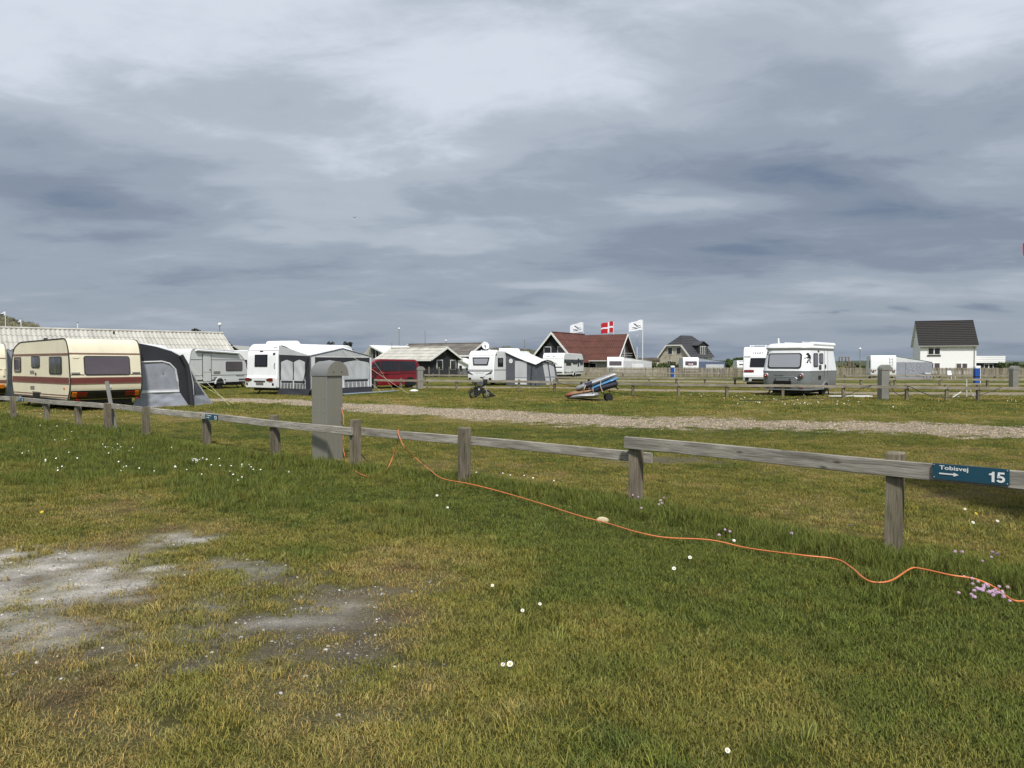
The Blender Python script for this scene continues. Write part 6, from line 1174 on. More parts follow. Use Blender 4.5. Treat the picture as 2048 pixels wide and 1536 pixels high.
# ------------------------------------------------------------------ flags
FLAGW = mat('white_flag_cloth', (226, 228, 234), .8); FLAGR = mat('red_flag_cloth', (176, 22, 36), .8); POLEW = mat('white_pole', (224, 226, 226), .5); INK = mat('flag_ink', (46, 48, 52), .8)
def flag(label, px, D, ytop, kind, ybase=None, wf=2.1, hf=1.5, drop=.35):
    x = X(px, D); z1 = P(px, ytop, D).z; t = thing('flagpole', label, 'flagpole', (x, D, 0), 0)
    part('pole', MB().tube([(0, 0, 0), (0, 0, z1)], [.075, .04], 10), POLEW, t); part('finial', MB().lathe([(.02, -.02), (.07, .03), (.07, .08), (.02, .13)], 10, 'z', (0, 0, z1)), FARSTEEL, t)
    if not kind: return t
    def fl(u_, v_, o=0): return (-wf * u_ * .94 - .06, .20 * math.sin(u_ * 7 + v_ * 1.2) * u_ - o, z1 - .12 - hf * (1 - v_) - drop * u_ * u_ - drop * .6 * u_ * v_ + .05 * math.sin(u_ * 9))
    def cloth(u0, u1, v0, v1, o=0, n=14, m=8): return MB().grid([[fl(u0 + (u1 - u0) * i / n, v0 + (v1 - v0) * j / m, o) for i in range(n, -1, -1)] for j in range(m + 1)], .008)
    if kind == 'dk':
        c = part('cloth', cloth(0, 1, 0, 1), FLAGR, t, smooth=60)
        part('white_cross', cloth(.31, .45, 0, 1, .014, 4).grid(cloth(0, 1, .43, .57, .0145).v and [[fl(i / 14, .43 + .14 * j / 3, .0145) for i in range(14, -1, -1)] for j in range(4)], .006), FLAGW, c, smooth=60)
        part('white_cross', MB().grid([[fl(i / 14, .43 + .14 * j / 3, -.024) for i in range(14, -1, -1)] for j in range(4)], .006).grid([[fl(.31 + .14 * i / 4, j / 8, -.0245) for i in range(4, -1, -1)] for j in range(9)], .006), FLAGW, c, smooth=60)
    elif kind == 'red': part('cloth', cloth(0, 1, 0, 1), FLAGR, t, smooth=60)
    else:
        c = part('cloth', cloth(0, 1, 0, 1), FLAGW, t, smooth=60); em_ = MB()
        for (u0, v0), (u1, v1), wd in (((.35, .42), (.62, .80), .10), ((.45, .30), (.75, .42), .06), ((.12, .40), (.42, .44), .05), ((.10, .24), (.80, .22), .04), ((.55, .72), (.66, .80), .08)):
            em_.tube([Vector(fl(u0 + (u1 - u0) * k / 5, v0 + (v1 - v0) * k / 5, .012)) for k in range(6)], wd * .7, 5)
        part('emblem', em_, INK, c)
    return t
flag('white flag with dark emblem on a pole behind the red roof, leftmost of three flags', 1166, 114, 643, 'w'); flag('red flag with white cross on a pole above the red roof', 1226.5, 112, 641, 'dk', wf=1.95, hf=1.75, drop=.25); flag('white flag with dark emblem on a tall pole right of the red roof', 1285, 108, 638, 'w'); flag('bare white pole without a flag beside the tall flagpole', 1274, 110, 668, None)
flag('flagpole at the right edge, only the tip of its red flag in view', 2102, 70, 482, 'red', wf=2.95, hf=1.25, drop=.05)
flag('short white pole standing behind the ridge of the long corrugated roof', 157, 66, 646, None); flag('white pole with a pennant on the dune at far left', 44, 95, 638, 'w', wf=.5, hf=.5); flag('white pole with a small flag at the top left of the dune', 13, 105, 622, 'w', wf=1.1, hf=.5)
# lamps, masts and aerials
def lamp(label, px, D, ytop):
    z1 = P(px, ytop, D).z; t = thing('street_lamp', label, 'lamp', (X(px, D), D, 0)); part('pole', MB().tube([(0, 0, 0), (0, 0, z1 - .3)], .05, 8), FARSTEEL, t); part('lamp_head', MB().lathe([(.05, -.25), (.14, -.2), (.18, -.08), (.11, .05), (.02, .08)], 14, 'z', (0, 0, z1 - .1)), WHITE2, t)
lamp('street lamp rising above the dark roof behind the red van', 798.5, 125, 655); lamp('street lamp at the right end of the long corrugated roof', 440.5, 70, 645); lamp('street lamp above the ridge of the black hut', 892, 120, 679); lamp('pale street lamp left of the white house behind the boarded fence', 1719.5, 105, 695)
def mast(name, label, cat, px, D, ytop, bars=2):
    z1 = P(px, ytop, D).z; t = thing(name, label, cat, (X(px, D), D, 0)); part('pole', MB().tube([(0, 0, 0), (0, 0, z1)], .05, 8), FARSTEEL, t)
    for k in range(bars): part('crossbar', MB().bar((-.45, 0, z1 - .1 - .4 * k), (.45, 0, z1 - .1 - .4 * k), .04, .04), FARSTEEL, t)
mast('aerial_mast', 'thin aerial mast on the dune left of the red-roofed house', 'aerial', 1049, 115, 679); mast('chimney_flue', 'white flue pipe rising above the dark roof behind the hut', 'flue', 850.5, 120, 662, 0); mast('aerial_mast', 'small aerial mast at the left end of the black hut roof', 'aerial', 784, 100, 685, 1)
# ------------------------------------------------------------------ blue posts, chair, table, drying rack
BLUE = mat('blue_panel', (24, 74, 150), .45)
def bluepost(label, px, D, H):
    t = thing('blue_service_post', label, 'post', (X(px, D), D, 0)); part('body', MB().box(-.21, .21, -.15, .15, 0, H - .22), BLUE, t, bevel=.02); part('cap', MB().box(-.23, .23, -.17, .17, H - .218, H), WHITE2, t, bevel=.03); part('side_strip', MB().box(.212, .26, -.12, .12, 0, H - .23), WHITE2, t); part('dark_band', MB().box(-.215, .215, -.155, .155, .52, .60), BLACK, t)
bluepost('blue post with white cap before the boarded fence below the stone house', 1345, 85, 1.38); bluepost('blue post with white cap below the white house', 1953.5, 61, 1.46)
p = G(1903, 760.5); t = thing('garden_chair', 'white plastic garden chair before the boarded fence below the white house', 'chair', (p.x, p.y, 0), R(10)); part('seat', MB().box(-.24, .24, -.24, .24, .42, .46), WHITE2, t); part('backrest', MB().slab([(-.24, .24, .46), (.24, .24, .46), (.22, .34, .95), (-.22, .34, .95)], .02, .02, .08), WHITE2, t)
for x_ in (-.21, .21):
    for y_ in (-.21, .21): part('leg', MB().box(x_ - .025, x_ + .025, y_ - .025, y_ + .025, 0, .42), WHITE2, t)
p = G(1857, 761); t = thing('camping_table', 'dark folding table with odds and ends beside the grey awning', 'table', (p.x, p.y, 0)); part('tabletop', MB().box(-.6, .6, -.3, .3, .62, .66), DARKTRIM, t)
for x_ in (-.5, .5):
    for y_ in (-.25, .25): part('leg', MB().bar((x_, y_, .62), (-x_ * .6 + x_ * .9, y_, 0), .04, .04), BLACK, t)
part('tray', MB().box(-.45, .1, -.2, .2, .66, .74), WHITE2, t)
p = G(1946, 797); t = thing('folding_rack', 'white folding rack with splayed legs by the fence near the right edge', 'rack', (p.x, p.y + .4, 0))
RW = mat('rack_white', (206, 206, 200), .5)
for a_, b2 in (((-.05, 0, 0), (-.07, 0, .92)), ((-.85, -.1, 0), (-.36, -.05, .30)), ((-.62, 0, .17), (-.35, .1, .03)), ((.02, 0, .55), (.3, .1, .12)), ((.3, .05, .12), (.42, .1, 0))): part('leg', MB().tube([a_, b2], .022, 6), RW, t)
part('bracket', MB().box(-.14, .0, -.05, .05, .46, .54), BLACK, t); part('crossbar', MB().tube([(-.36, -.05, .30), (-.06, 0, .5), (.02, 0, .55)], .012, 6), DARKTRIM, t)
p = G(1700, 794.5); tag(part('white_planks', MB().box(-1.1, 1.0, -.05, .06, .04, .09).box(-.9, 1.2, .08, .2, .02, .07).box(.1, .9, -.2, -.1, .02, .08), WHITE2, loc=(p.x, p.y, 0), rot=(0, 0, .05)), 'white planks lying in the grass right of the silver and white caravan', 'planks')
p = G(828, 783.5); tag(part('white_stone', MB().loft([[(x * .26 * k, y * .16 * k, z) for x, y in ((-1, 0), (-.5, -1), (.6, -.9), (1, .1), (.4, 1), (-.6, .8))] for z, k in ((0, .9), (.06, 1), (.12, .7), (.14, .3))]), WHITE2, loc=(p.x, p.y, 0)), 'pale stone at the end of the tent guy rope by the grey pillar', 'stone')
# ------------------------------------------------------------------ small electric bike
p = G(960, 797); t = thing('electric_bike', 'small black folding electric bike parked on the grass', 'bike', (p.x, p.y + .15, 0), R(4)); s_ = 1.0
xr_, xf_, rw = -.32, .32, .20
for x_, nm in ((xr_, 'wheel'), (xf_, 'wheel')):
    ring = MB().tube([(x_ + (rw - .03) * math.cos(a_), 0, rw + (rw - .03) * math.sin(a_)) for a_ in np.linspace(0, 2 * math.pi, 25)[:-1]], .045, 8, close=True); wl = part(nm, ring, RUBBER, t); sp_ = MB()
    for k in range(5): a_ = k * 2 * math.pi / 5; sp_.bar((x_, 0, rw), (x_ + (rw - .05) * math.cos(a_), 0, rw + (rw - .05) * math.sin(a_)), .03, .02, up=(0, 1, 0))
    part('spokes', sp_, DARKTRIM, wl); part('hub', MB().cyl((x_, -.06, rw), (x_, .06, rw), .05, 12), FARSTEEL, wl)
part('frame', MB().tube([(xr_, .04, rw), (-.05, .04, .30), (.05, 0, .52), (.24, 0, .66)], .028, 8).tube([(xr_, -.04, rw), (-.05, -.04, .30)], .025, 8).tube([(-.08 + .22 * math.cos(a_), 0, .38 + .20 * math.sin(a_)) for a_ in np.linspace(0.2, math.pi, 10)], .026, 8).tube([(-.26, 0, .34), (-.2, 0, .52), (-.22, 0, .62)], .026, 8).tube([(-.26, 0, .36), (.08, 0, .28), (.2, 0, .5)], .03, 8), BLACK, t)
part('chain_guard', MB().prism(rpoly([(-.34, .16, .04), (-.02, .14, .05), (.06, .30, .05), (-.30, .30, .05)]), -.09, -.05), BLACK, t); part('front_basket', MB().prism(rpoly([(.14, .70, .03), (.34, .72, .03), (.36, .92, .03), (.16, .92, .03)]), -.16, .16), BLACK, t, bevel=.02); part('rear_rack', MB().bar((-.48, -.06, .50), (-.18, -.06, .54), .03, .03).bar((-.48, .06, .50), (-.18, .06, .54), .03, .03).bar((-.46, 0, .52), (-.34, 0, .22), .03, .03), BLACK, t)
part('battery_case', MB().prism(rpoly([(-.26, .28, .04), (.16, .26, .04), (.20, .50, .05), (-.16, .58, .08)]), -.06, .06), BLACK, t, bevel=.015); part('round_badge', MB().cyl((-.05, -.052, .44), (-.05, -.06, .44), .045, 16), WHITE2, t)
part('fork', MB().tube([(.22, 0, .66), (.26, -.06, .5), (.36, -.07, rw)], .02, 8).tube([(.26, .06, .5), (.36, .07, rw)], .02, 8), ALU, t); part('stem', MB().tube([(.24, 0, .62), (.20, 0, .80), (.12, 0, .98)], .024, 8), BLACK, t); part('handlebar', MB().tube([(.02, -.30, .98), (.10, -.2, 1.0), (.14, 0, .98), (.16, .2, 1.0), (.22, .30, 1.04)], .018, 8), BLACK, t); part('display', MB().box(.0, .12, -.06, .06, .98, 1.03), BLACK, t); part('headlamp', MB().cyl((.18, -.03, .80), (.24, -.03, .80), .035, 12), CLEARL, t)
part('front_bag', MB().prism(rpoly([(-.16, .66, .03), (.14, .62, .03), (.16, .82, .04), (-.08, .80, .04)]), -.12, .10), CLOTHM, t, bevel=.03); part('seat_post', MB().tube([(-.22, 0, .52), (-.25, 0, .74)], .018, 8), BLACK, t); part('saddle', MB().loft([[(x_, y_ * w2, z_ + .76) for y_, z_ in ((-1, 0), (-.6, .04), (.6, .04), (1, 0), (.5, -.04), (-.5, -.04))] for x_, w2 in ((-.40, .10), (-.30, .11), (-.18, .06), (-.02, .025))]), BLACK, t)
part('rear_mudguard', MB().tube([(xr_ + .25 * math.cos(a_), 0, rw + .25 * math.sin(a_)) for a_ in np.linspace(R(60), R(170), 8)], .022, 6), BLACK, t); part('pedal_crank', MB().bar((-.05, -.08, .30), (-.12, -.10, .14), .02, .03).box(-.18, -.06, -.2, -.1, .12, .15), DARKTRIM, t); part('child_shelf', MB().prism([(.42, .04), (.72, .10), (.74, .14), (.5, .26), (.44, .18)], -.09, .09), BLACK, t); part('mudflap', MB().tube([(.38, -.02, .3), (.47, -.02, .2), (.52, -.02, .05)], .014, 6), ALU, t)
# ------------------------------------------------------------------ cart loaded with boards
p = G(1186, 803); t = thing('surfboard_cart', 'two-wheeled hand cart standing in the grass under the strapped boards', 'cart', (p.x, p.y + .3, 0)); K = 31.5 / 1450
def cz(px, py, y_=0): return Vector(((px - 1186) * K, y_, (803 - py) * K * .99))
part('frame', MB().tube([cz(1135, 797), cz(1180, 800), cz(1228, 803 - .5)], .022, 8).tube([cz(1135, 797, .4), cz(1180, 800, .4), cz(1228, 802, .4)], .022, 8).tube([cz(1203, 783), cz(1222, 795)], .02, 8).tube([cz(1222, 780), cz(1219, 795)], .02, 8).tube([cz(1228, 763, -.1), cz(1236, 776, -.1), cz(1239, 778, -.1)], .035, 8).tube([cz(1135, 797), cz(1135, 797, .4)], .02, 8), BLACK, t)
for y_ in (-.12, .5):
    wl = part('wheel', MB().lathe([(.10, -.04), (.155, -.04), (.17, -.02), (.17, .02), (.155, .04), (.10, .04)], 20, 'y', (cz(1220, 790).x, y_, .17)), RUBBER, t); part('hub', MB().lathe([(.10, -.03), (.10, .03)], 14, 'y', (cz(1220, 790).x, y_, .17)), DARKTRIM, wl)
O = t.location
def board(name, label, cat, spine, wdt, thk, m, y_=0, par=None, extra=None):
    """tapered padded board or roll along spine pixels"""
    rings = []; n = len(spine)
    for i, (px, py, k) in enumerate(spine):
        c = cz(px, py, y_); rings.append([c + Vector((0, wdt * k * math.cos(a_), thk * 1.3 * k * math.sin(a_))) for a_ in np.linspace(0, 2 * math.pi, 13)[:-1]])
    r_ = thing(name, label, cat, O); part('body', MB().loft(rings), m, r_, smooth=60); return r_
GREYB = mat('silver_board_bag', (150, 152, 156), .45, metal=.3, var=.12, scale=5, bump=.2, bscale=9); BLUEB = mat('sky_blue_board', (80, 132, 178), .35, var=.06); NAVY = mat('navy_bag', (42, 42, 58), .75, var=.15, scale=5, bump=.25, bscale=9); TAN = mat('tan_board_bag', (142, 106, 78), .7, var=.2, scale=4, bump=.25, bscale=9); ORG = mat('orange_tip', (134, 68, 46), .6)
board('board_bag', 'flat silver board bag lying at the bottom of the cart', 'board bag', [(1134, 796, .2), (1145, 793, .8), (1165, 791, 1), (1185, 790.5, 1), (1196, 789, .9), (1200, 788, .5)], .32, .11, GREYB)
b2_ = board('board_bag', 'tan board bag with orange tip on the cart', 'board bag', [(1131, 791, .3), (1136, 790, .8), (1150, 787, 1), (1168, 784, 1), (1178, 782, .9), (1187, 779, .6)], .28, .085, TAN); part('orange_tip', MB().loft([[cz(px, py) + Vector((0, .27 * k * math.cos(a_), .095 * k * math.sin(a_))) for a_ in np.linspace(0, 2 * math.pi, 13)[:-1]] for px, py, k in ((1130, 792, .3), (1134, 790.5, .85), (1140, 789.2, 1.05), (1141, 789, .9))]), ORG, b2_, smooth=60)
board('board_bag', 'long dark navy board bag sloping up over the cart wheels', 'board bag', [(1178, 784, .3), (1190, 780, .8), (1205, 774.5, 1), (1222, 770, 1), (1234, 767, .9), (1238, 766, .4)], .30, .125, NAVY)
board('surfboard', 'sky blue foam board strapped on the cart', 'board', [(1178, 780, .3), (1186, 776, .9), (1200, 770, 1), (1220, 762, 1), (1234, 757, .85), (1239, 754.5, .3)], .28, .075, BLUEB, -.02)
b5_ = board('board_bag', 'silver rolled board bag on top of the cart load with pale nose', 'board bag', [(1152, 777, .5), (1158, 775.5, .95), (1172, 770, 1), (1190, 763.5, 1), (1208, 757, .95), (1222, 751, .85), (1232, 748, .55), (1236, 748, .2)], .26, .10, GREYB, -.05)
part('pale_nose', MB().loft([[cz(px, py, -.05) + Vector((0, .27 * k * math.cos(a_), .105 * k * math.sin(a_))) for a_ in np.linspace(0, 2 * math.pi, 13)[:-1]] for px, py, k in ((1216, 753.5, .85), (1222, 751, .9), (1231, 748.2, .65), (1235, 747.8, .3))]), mat('cream_nose', (202, 196, 190), .6, var=.2, scale=9), b5_, smooth=60)
sl_ = part('dark_sleeve', MB().loft([[cz(px, py, -.05) + Vector((0, .30 * math.cos(a_), .15 * math.sin(a_) - .02)) for a_ in np.linspace(0, 2 * math.pi, 13)[:-1]] for px, py in ((1169, 771), (1175, 769), (1184, 766))]), NAVY, b5_, smooth=60)
for px, py in ((1163, 764), (1178, 758)):
    part('fin', MB().prism([(cz(px - 4, 0).x, cz(0, py + 9).z), (cz(px + 5, 0).x, cz(0, py + 6).z), (cz(px + 1.5, 0).x, cz(0, py - 1.5).z), (cz(px - 1.5, 0).x, cz(0, py - .5).z)], -.08, -.05), BLACK, b5_)
for (x0_, y0_), (x1_, y1_), (x2_, y2_) in (((1202, 757), (1200, 770), (1205, 784)), ((1171, 769), (1167.5, 777), (1168, 782)), ((1186, 775), (1185, 780), (1187, 784))):
    part('strap', MB().tube([cz(x0_, y0_, -.36), cz(x1_, y1_, -.40), cz(x2_, y2_, -.34)], .018, 6), mat('strap_webbing', (206, 186, 166), .8) if 'strap_webbing' not in MATS else MATS['strap_webbing'], t)
# ------------------------------------------------------------------ cables
def smoothpath(pts, n=6):
    pts = [Vector(p) for p in pts]; out = []
    for i in range(len(pts) - 1):
        p0_, p1_, p2_, p3_ = pts[max(i - 1, 0)], pts[i], pts[i + 1], pts[min(i + 2, len(pts) - 1)]
        for k in range(n):
            t_ = k / n; out.append(.5 * ((2 * p1_) + (p2_ - p0_) * t_ + (2 * p0_ - 5 * p1_ + 4 * p2_ - p3_) * t_ ** 2 + (-p0_ + 3 * p1_ - 3 * p2_ + p3_) * t_ ** 3))
    return out + [pts[-1]]
rc = on_line(railC, 797); rcf = rc - NB * .035; rcb = rc + NB * .035
path = [P(682, 815, 12.6), P(687, 835, 12.5), P(686, 880, 12.45), P(688, 905, 12.4), G(697, 928, .05), G(730, 952, .025), G(768, 944, .04), P(783, 920, 11.35), P(791, 895, 11.35), (rcb.x - .02, rcb.y + .03, .58), (rc.x, rc.y, .668), (rcf.x + .03, rcf.y - .05, .60), (rcf.x + .16, rcf.y - .22, .40)]
gp = [(858, 938), (885, 957), (940, 968), (1000, 983), (1075, 1005), (1160, 1032), (1210, 1045), (1270, 1063), (1330, 1075), (1420, 1080), (1500, 1097), (1600, 1110), (1670, 1118), (1700, 1133), (1730, 1158), (1755, 1165), (1785, 1160), (1820, 1138), (1840, 1137), (1900, 1150), (1950, 1158), (1990, 1175), (2025, 1200), (2060, 1203), (2150, 1215)]
path += [G(830, 915, .16)] + [G(x_, y_, .040 + .022 * abs(math.sin(x_ * .021)) + (.06 if 1765 < x_ < 1960 else .035 if 1590 < x_ <= 1765 else .06 if x_ < 990 else 0)) for x_, y_ in gp]
tag(part('orange_cable', MB().tube(smoothpath(path), .0068, 8), ORANGE, smooth=60), 'orange power cable from the steel pillar over the rail and across the grass', 'cable')
tag(part('black_cable', MB().tube(smoothpath([P(682, 843, 12.6), P(687, 852, 12.4), P(700, 875, 12.25), P(722, 908, 12.0), G(745, 932, .04), G(760, 944, .03)]), .008, 8), BLACKC, smooth=60), 'thin black cable running from the steel pillar down to the grass', 'cable')
tag(part('black_cable', MB().tube(smoothpath([G(1480, 801, .06), G(1550, 800, .05), P(1600, 796, 33.6), P(1655, 797, 33.4), P(1690, 792, 33.4), P(1734, 772.5, 33.6), P(1755, 770, 33.6)]), .016, 6), BLACKC), 'black cable rising from the grass to the pillar right of the silver and white caravan', 'cable')
tag(part('black_cable', MB().tube(smoothpath([P(1779, 764, 33.8), P(1786, 781, 33.6), P(1800, 790, 33.4), P(1813, 786, 33.1), P(1815, 772, 32.9), P(1840, 783, 32.4), P(1870, 793, 32), P(1910, 795, 31.8), P(1950, 792, 31.7), P(1985, 782, 31.6), P(2003, 774, 31.6)]), .016, 6), BLACKC), 'black cable looping along the fence below the white house', 'cable')
tag(part('black_cable', MB().tube(smoothpath([P(1111, 762, 41.3), P(1125, 768, 40.8), P(1160, 775, 39), P(1222, 783, 37.5), P(1260, 790, 36.5), G(1310, 796, .04)]), .016, 6), BLACKC), 'black cable hanging off the fence behind the board cart', 'cable')
# pale stone on the cable
p = G(1207, 1046); tag(part('pale_stone', MB().loft([[(x_ * .065 * k, y_ * .04 * k, z_) for x_, y_ in ((-1.3, -.1), (-.4, -.7), (.5, -1), (1, -.3), (.8, .6), (-.4, .7))] for z_, k in ((-.01, .9), (.02, 1), (.045, .75), (.055, .3))]), mat('limestone', (196, 184, 152), .9, var=.12, scale=20), loc=(p.x, p.y + .04, 0), rot=(0, .2, .3)), 'pale stone lying on the orange cable in the grass', 'stone')
# ------------------------------------------------------------------ flowers
PINK = mat('pink_petals', (214, 180, 206), .7, var=.15, scale=60); STEM = mat('flower_stem', (98, 116, 56), .7); DAISY = mat('white_petals', (236, 236, 230), .7); YEL = mat('yellow_florets', (222, 190, 44), .7)
def thrift_head(seed):
    r_ = np.random.default_rng(seed); mb = MB()
    for k in range(26):
        v = r_.normal(size=3); v /= np.linalg.norm(v); v[2] = v[2] * .7 + .12; c = v * .0105; q = r_.uniform(.0035, .0055)
        mb.lathe([(q * .5, -q), (q, 0), (q * .5, q)], 5, 'z', tuple(c))
    return mb
TH = [mesh_from('head', thrift_head(k), PINK, 60) for k in range(4)]; STM = mesh_from('stem', MB().tube([(0, 0, -.01), (.006, .002, .6), (0, 0, 1)], .0016, 5), STEM)
def thrift(px, py, label, grp, hgt):
    D_ = G(px, py, hgt); t = thing('thrift_flower', label, 'flower', (D_.x, D_.y, 0), random.uniform(0, 6), grp); a_ = bpy.data.objects.new('stem', STM); C.objects.link(a_); a_.parent = t; a_.scale = (1, 1, hgt); b3 = bpy.data.objects.new('head', random.choice(TH)); C.objects.link(b3); b3.parent = t; b3.location = (0, 0, hgt); s3 = random.uniform(.75, 1.1); b3.scale = (s3, s3, s3)
Z = lambda x_, y_: (1860 + x_ * 188 / 2048, 1100 + y_ * 140 / 1525)
for x_, y_ in ((745, 580), (915, 625), (1050, 690), (925, 740), (1220, 755), (1170, 780), (1255, 790), (1160, 835), (1020, 830), (1075, 855), (1145, 880), (960, 890), (905, 970), (960, 1025), (1410, 870), (1350, 900), (1285, 915), (1480, 925), (1425, 940), (1375, 980), (1505, 800), (1575, 900), (1580, 945), (1605, 1020), (1735, 1110)): thrift(*Z(x_, y_), 'pink thrift flower in the dense clump below the orange cable at the right edge', 'thrift clump at the right edge', random.uniform(.07, .11))
thrift(*Z(620, 935), 'single pink thrift flower left of the dense clump by the cable', None, .08); thrift(*Z(1690, 810), 'single pink thrift flower right of the dense clump above the cable', None, .09)
for x_, y_ in ((1360, 50), (1465, 90), (1335, 155), (1145, 240)): thrift(*Z(x_, y_), 'pink thrift flower above the cable right of the signed post', 'thrift group above the cable', .12)
for x_, y_ in ((700, 40), (545, 40)): thrift(*Z(x_, y_), 'pink thrift flower just right of the thick post', 'thrift pair by the post', .11)
for x_, y_ in ((1264.5, 985), (1265.5, 990), (1276.5, 994)): thrift(x_, y_, 'pink thrift flower against the fence post with the raised rail end', 'thrift at the post', .14)
for x_, y_ in ((1328, 995), (1321, 1001), (1324, 1006.5), (1318, 1009), (1283, 1016)): thrift(x_, y_, 'pink thrift flower in the small group right of the post with raised rail', 'small thrift group', .13)
for x_, y_ in ((1450, 1059.5), (1460, 1063), (1438, 1070)): thrift(x_, y_, 'pale pink thrift flower above the middle of the orange cable', 'thrift above mid cable', .10)
thrift(1583, 1067, 'lone pink thrift flower in tall grass left of the thick post', None, .11); thrift(1701, 1050, 'lone pink thrift flower closest to the thick right-hand post on its left', None, .13)
def daisy_mesh():
    mb = MB()
    for k in range(12):
        a_ = 2 * math.pi * k / 12; c_, s3 = math.cos(a_), math.sin(a_); mb.add([(.003 * c_, .003 * s3, 0), (.012 * c_ - .0026 * s3, .012 * s3 + .0026 * c_, .002), (.015 * c_, .015 * s3, .003), (.012 * c_ + .0026 * s3, .012 * s3 - .0026 * c_, .002)], [(0, 1, 2, 3)])
    return mb
DPM = mesh_from('petals', daisy_mesh(), DAISY, 0); DCM = mesh_from('centre', MB().lathe([(.004, -.001), (.0035, .003), (.001, .0045)], 8, 'z'), YEL)
def daisy(px, py, label, hgt=.05, sc_=1.0, grp=None, yellow=False):
    D_ = G(px, py, hgt); t = thing('dandelion_flower' if yellow else 'daisy_flower', label, 'flower', (D_.x, D_.y, 0), random.uniform(0, 6), grp); a_ = bpy.data.objects.new('stem', STM); C.objects.link(a_); a_.parent = t; a_.scale = (1, 1, hgt)
    m_ = DPM
    if yellow: m_ = DPM.copy(); m_.materials[0] = YEL
    b3 = bpy.data.objects.new('petals', m_); C.objects.link(b3); b3.parent = t; b3.location = (0, 0, hgt); b3.scale = (sc_ * .82,) * 3; b3.rotation_euler = (R(42), random.uniform(-.2, .2), -t.rotation_euler.z); c3 = bpy.data.objects.new('centre', DCM); C.objects.link(c3); c3.parent = b3
for a_ in ((1020, 1328, 'open white daisy in the middle foreground, largest of the daisies', .05, 1.5), (1006, 1329, 'half-closed daisy just left of the largest daisy', .045, 1.0), (1348, 1137, 'white daisy left of the pair below the orange cable', .05, 1.4), (1380, 1115, 'white daisy directly below the middle of the orange cable', .05, 1.4), (1045, 1221, 'white daisy in the middle ground left of centre, beside a tuft', .04, 1.1), (1080, 1208, 'white daisy right of the rusty grass tuft in the middle ground', .04, 1.0), (985, 1171, 'white daisy left of the rusty grass tuft', .04, 1.1), (1455, 1501, 'white daisy at the bottom edge below the right of centre', .04, 1.0), (895, 1015, 'white daisy in the lawn left of the orange cable', .05, 1.3), (874, 991, 'pale seed head standing alone left of the near fence post', .06, 1.4), (1468, 1081, 'white daisy touching the orange cable below thrift flowers', .06, 1.3), (1946, 1045, 'white daisy in the shade at the right under the sign', .10, 1.4), (1930, 1018, 'white daisy below the sign, upper of the shaded ones', .10, 1.2), (1995, 1042, 'white daisy in the shade closest to the right edge', .10, 1.3)): daisy(*a_)
daisy(84, 1024, 'yellow dandelion in the green strip at far left', .08, 1.5, None, True); daisy(1952, 1027, 'yellow dandelion in the shade below the sign', .09, 1.3, None, True)
# far white daisies: specks nobody could count
mb = MB(); rgd = random.Random(5)
def dots(px, py, sx, sy, n, s3=.013):
    for _ in range(int(n * .34)):
        q = G(rgd.gauss(px, sx), rgd.gauss(py, sy), .07); s4 = s3 * rgd.uniform(.6, 1.2); th = rgd.uniform(.3, .9)
        mb.add([(q.x + s4 * math.cos(a_), q.y + s4 * math.sin(a_) * math.cos(th), q.z + s4 * math.sin(a_) * math.sin(th)) for a_ in [k * math.pi / 3 for k in range(6)]], [(0, 1, 2, 3, 4, 5)])
for a_ in ((15, 826, 14, 4, 30), (85, 830, 40, 8, 25), (180, 848, 30, 8, 30), (75, 852, 20, 3, 14), (170, 900, 70, 14, 45), (230, 893, 20, 4, 25), (398, 919, 16, 3, 34), (385, 930, 45, 8, 20), (500, 942, 45, 10, 40), (100, 944, 40, 6, 10), (260, 935, 60, 6, 12), (990, 948, 40, 5, 10), (1110, 956, 20, 4, 8), (1025, 950, 8, 2, 5)): dots(*a_)
for a_ in ((1400, 790, 30, 4, 22), (1500, 794, 25, 4, 26), (1580, 797, 40, 4, 40), (1600, 805, 30, 3, 45), (1700, 806, 15, 3, 18), (1780, 812, 10, 2, 6), (1880, 800, 30, 4, 8), (2025, 801, 10, 1.5, 14), (1350, 795, 40, 4, 8), (1560, 800, 90, 8, 20), (1460, 815, 60, 10, 8)): dots(*a_, .020)
ob = part('daisies', mb, DAISY, smooth=0); struct(ob, 'stuff'); ob['label'] = 'scattered white daisies in the meadow'
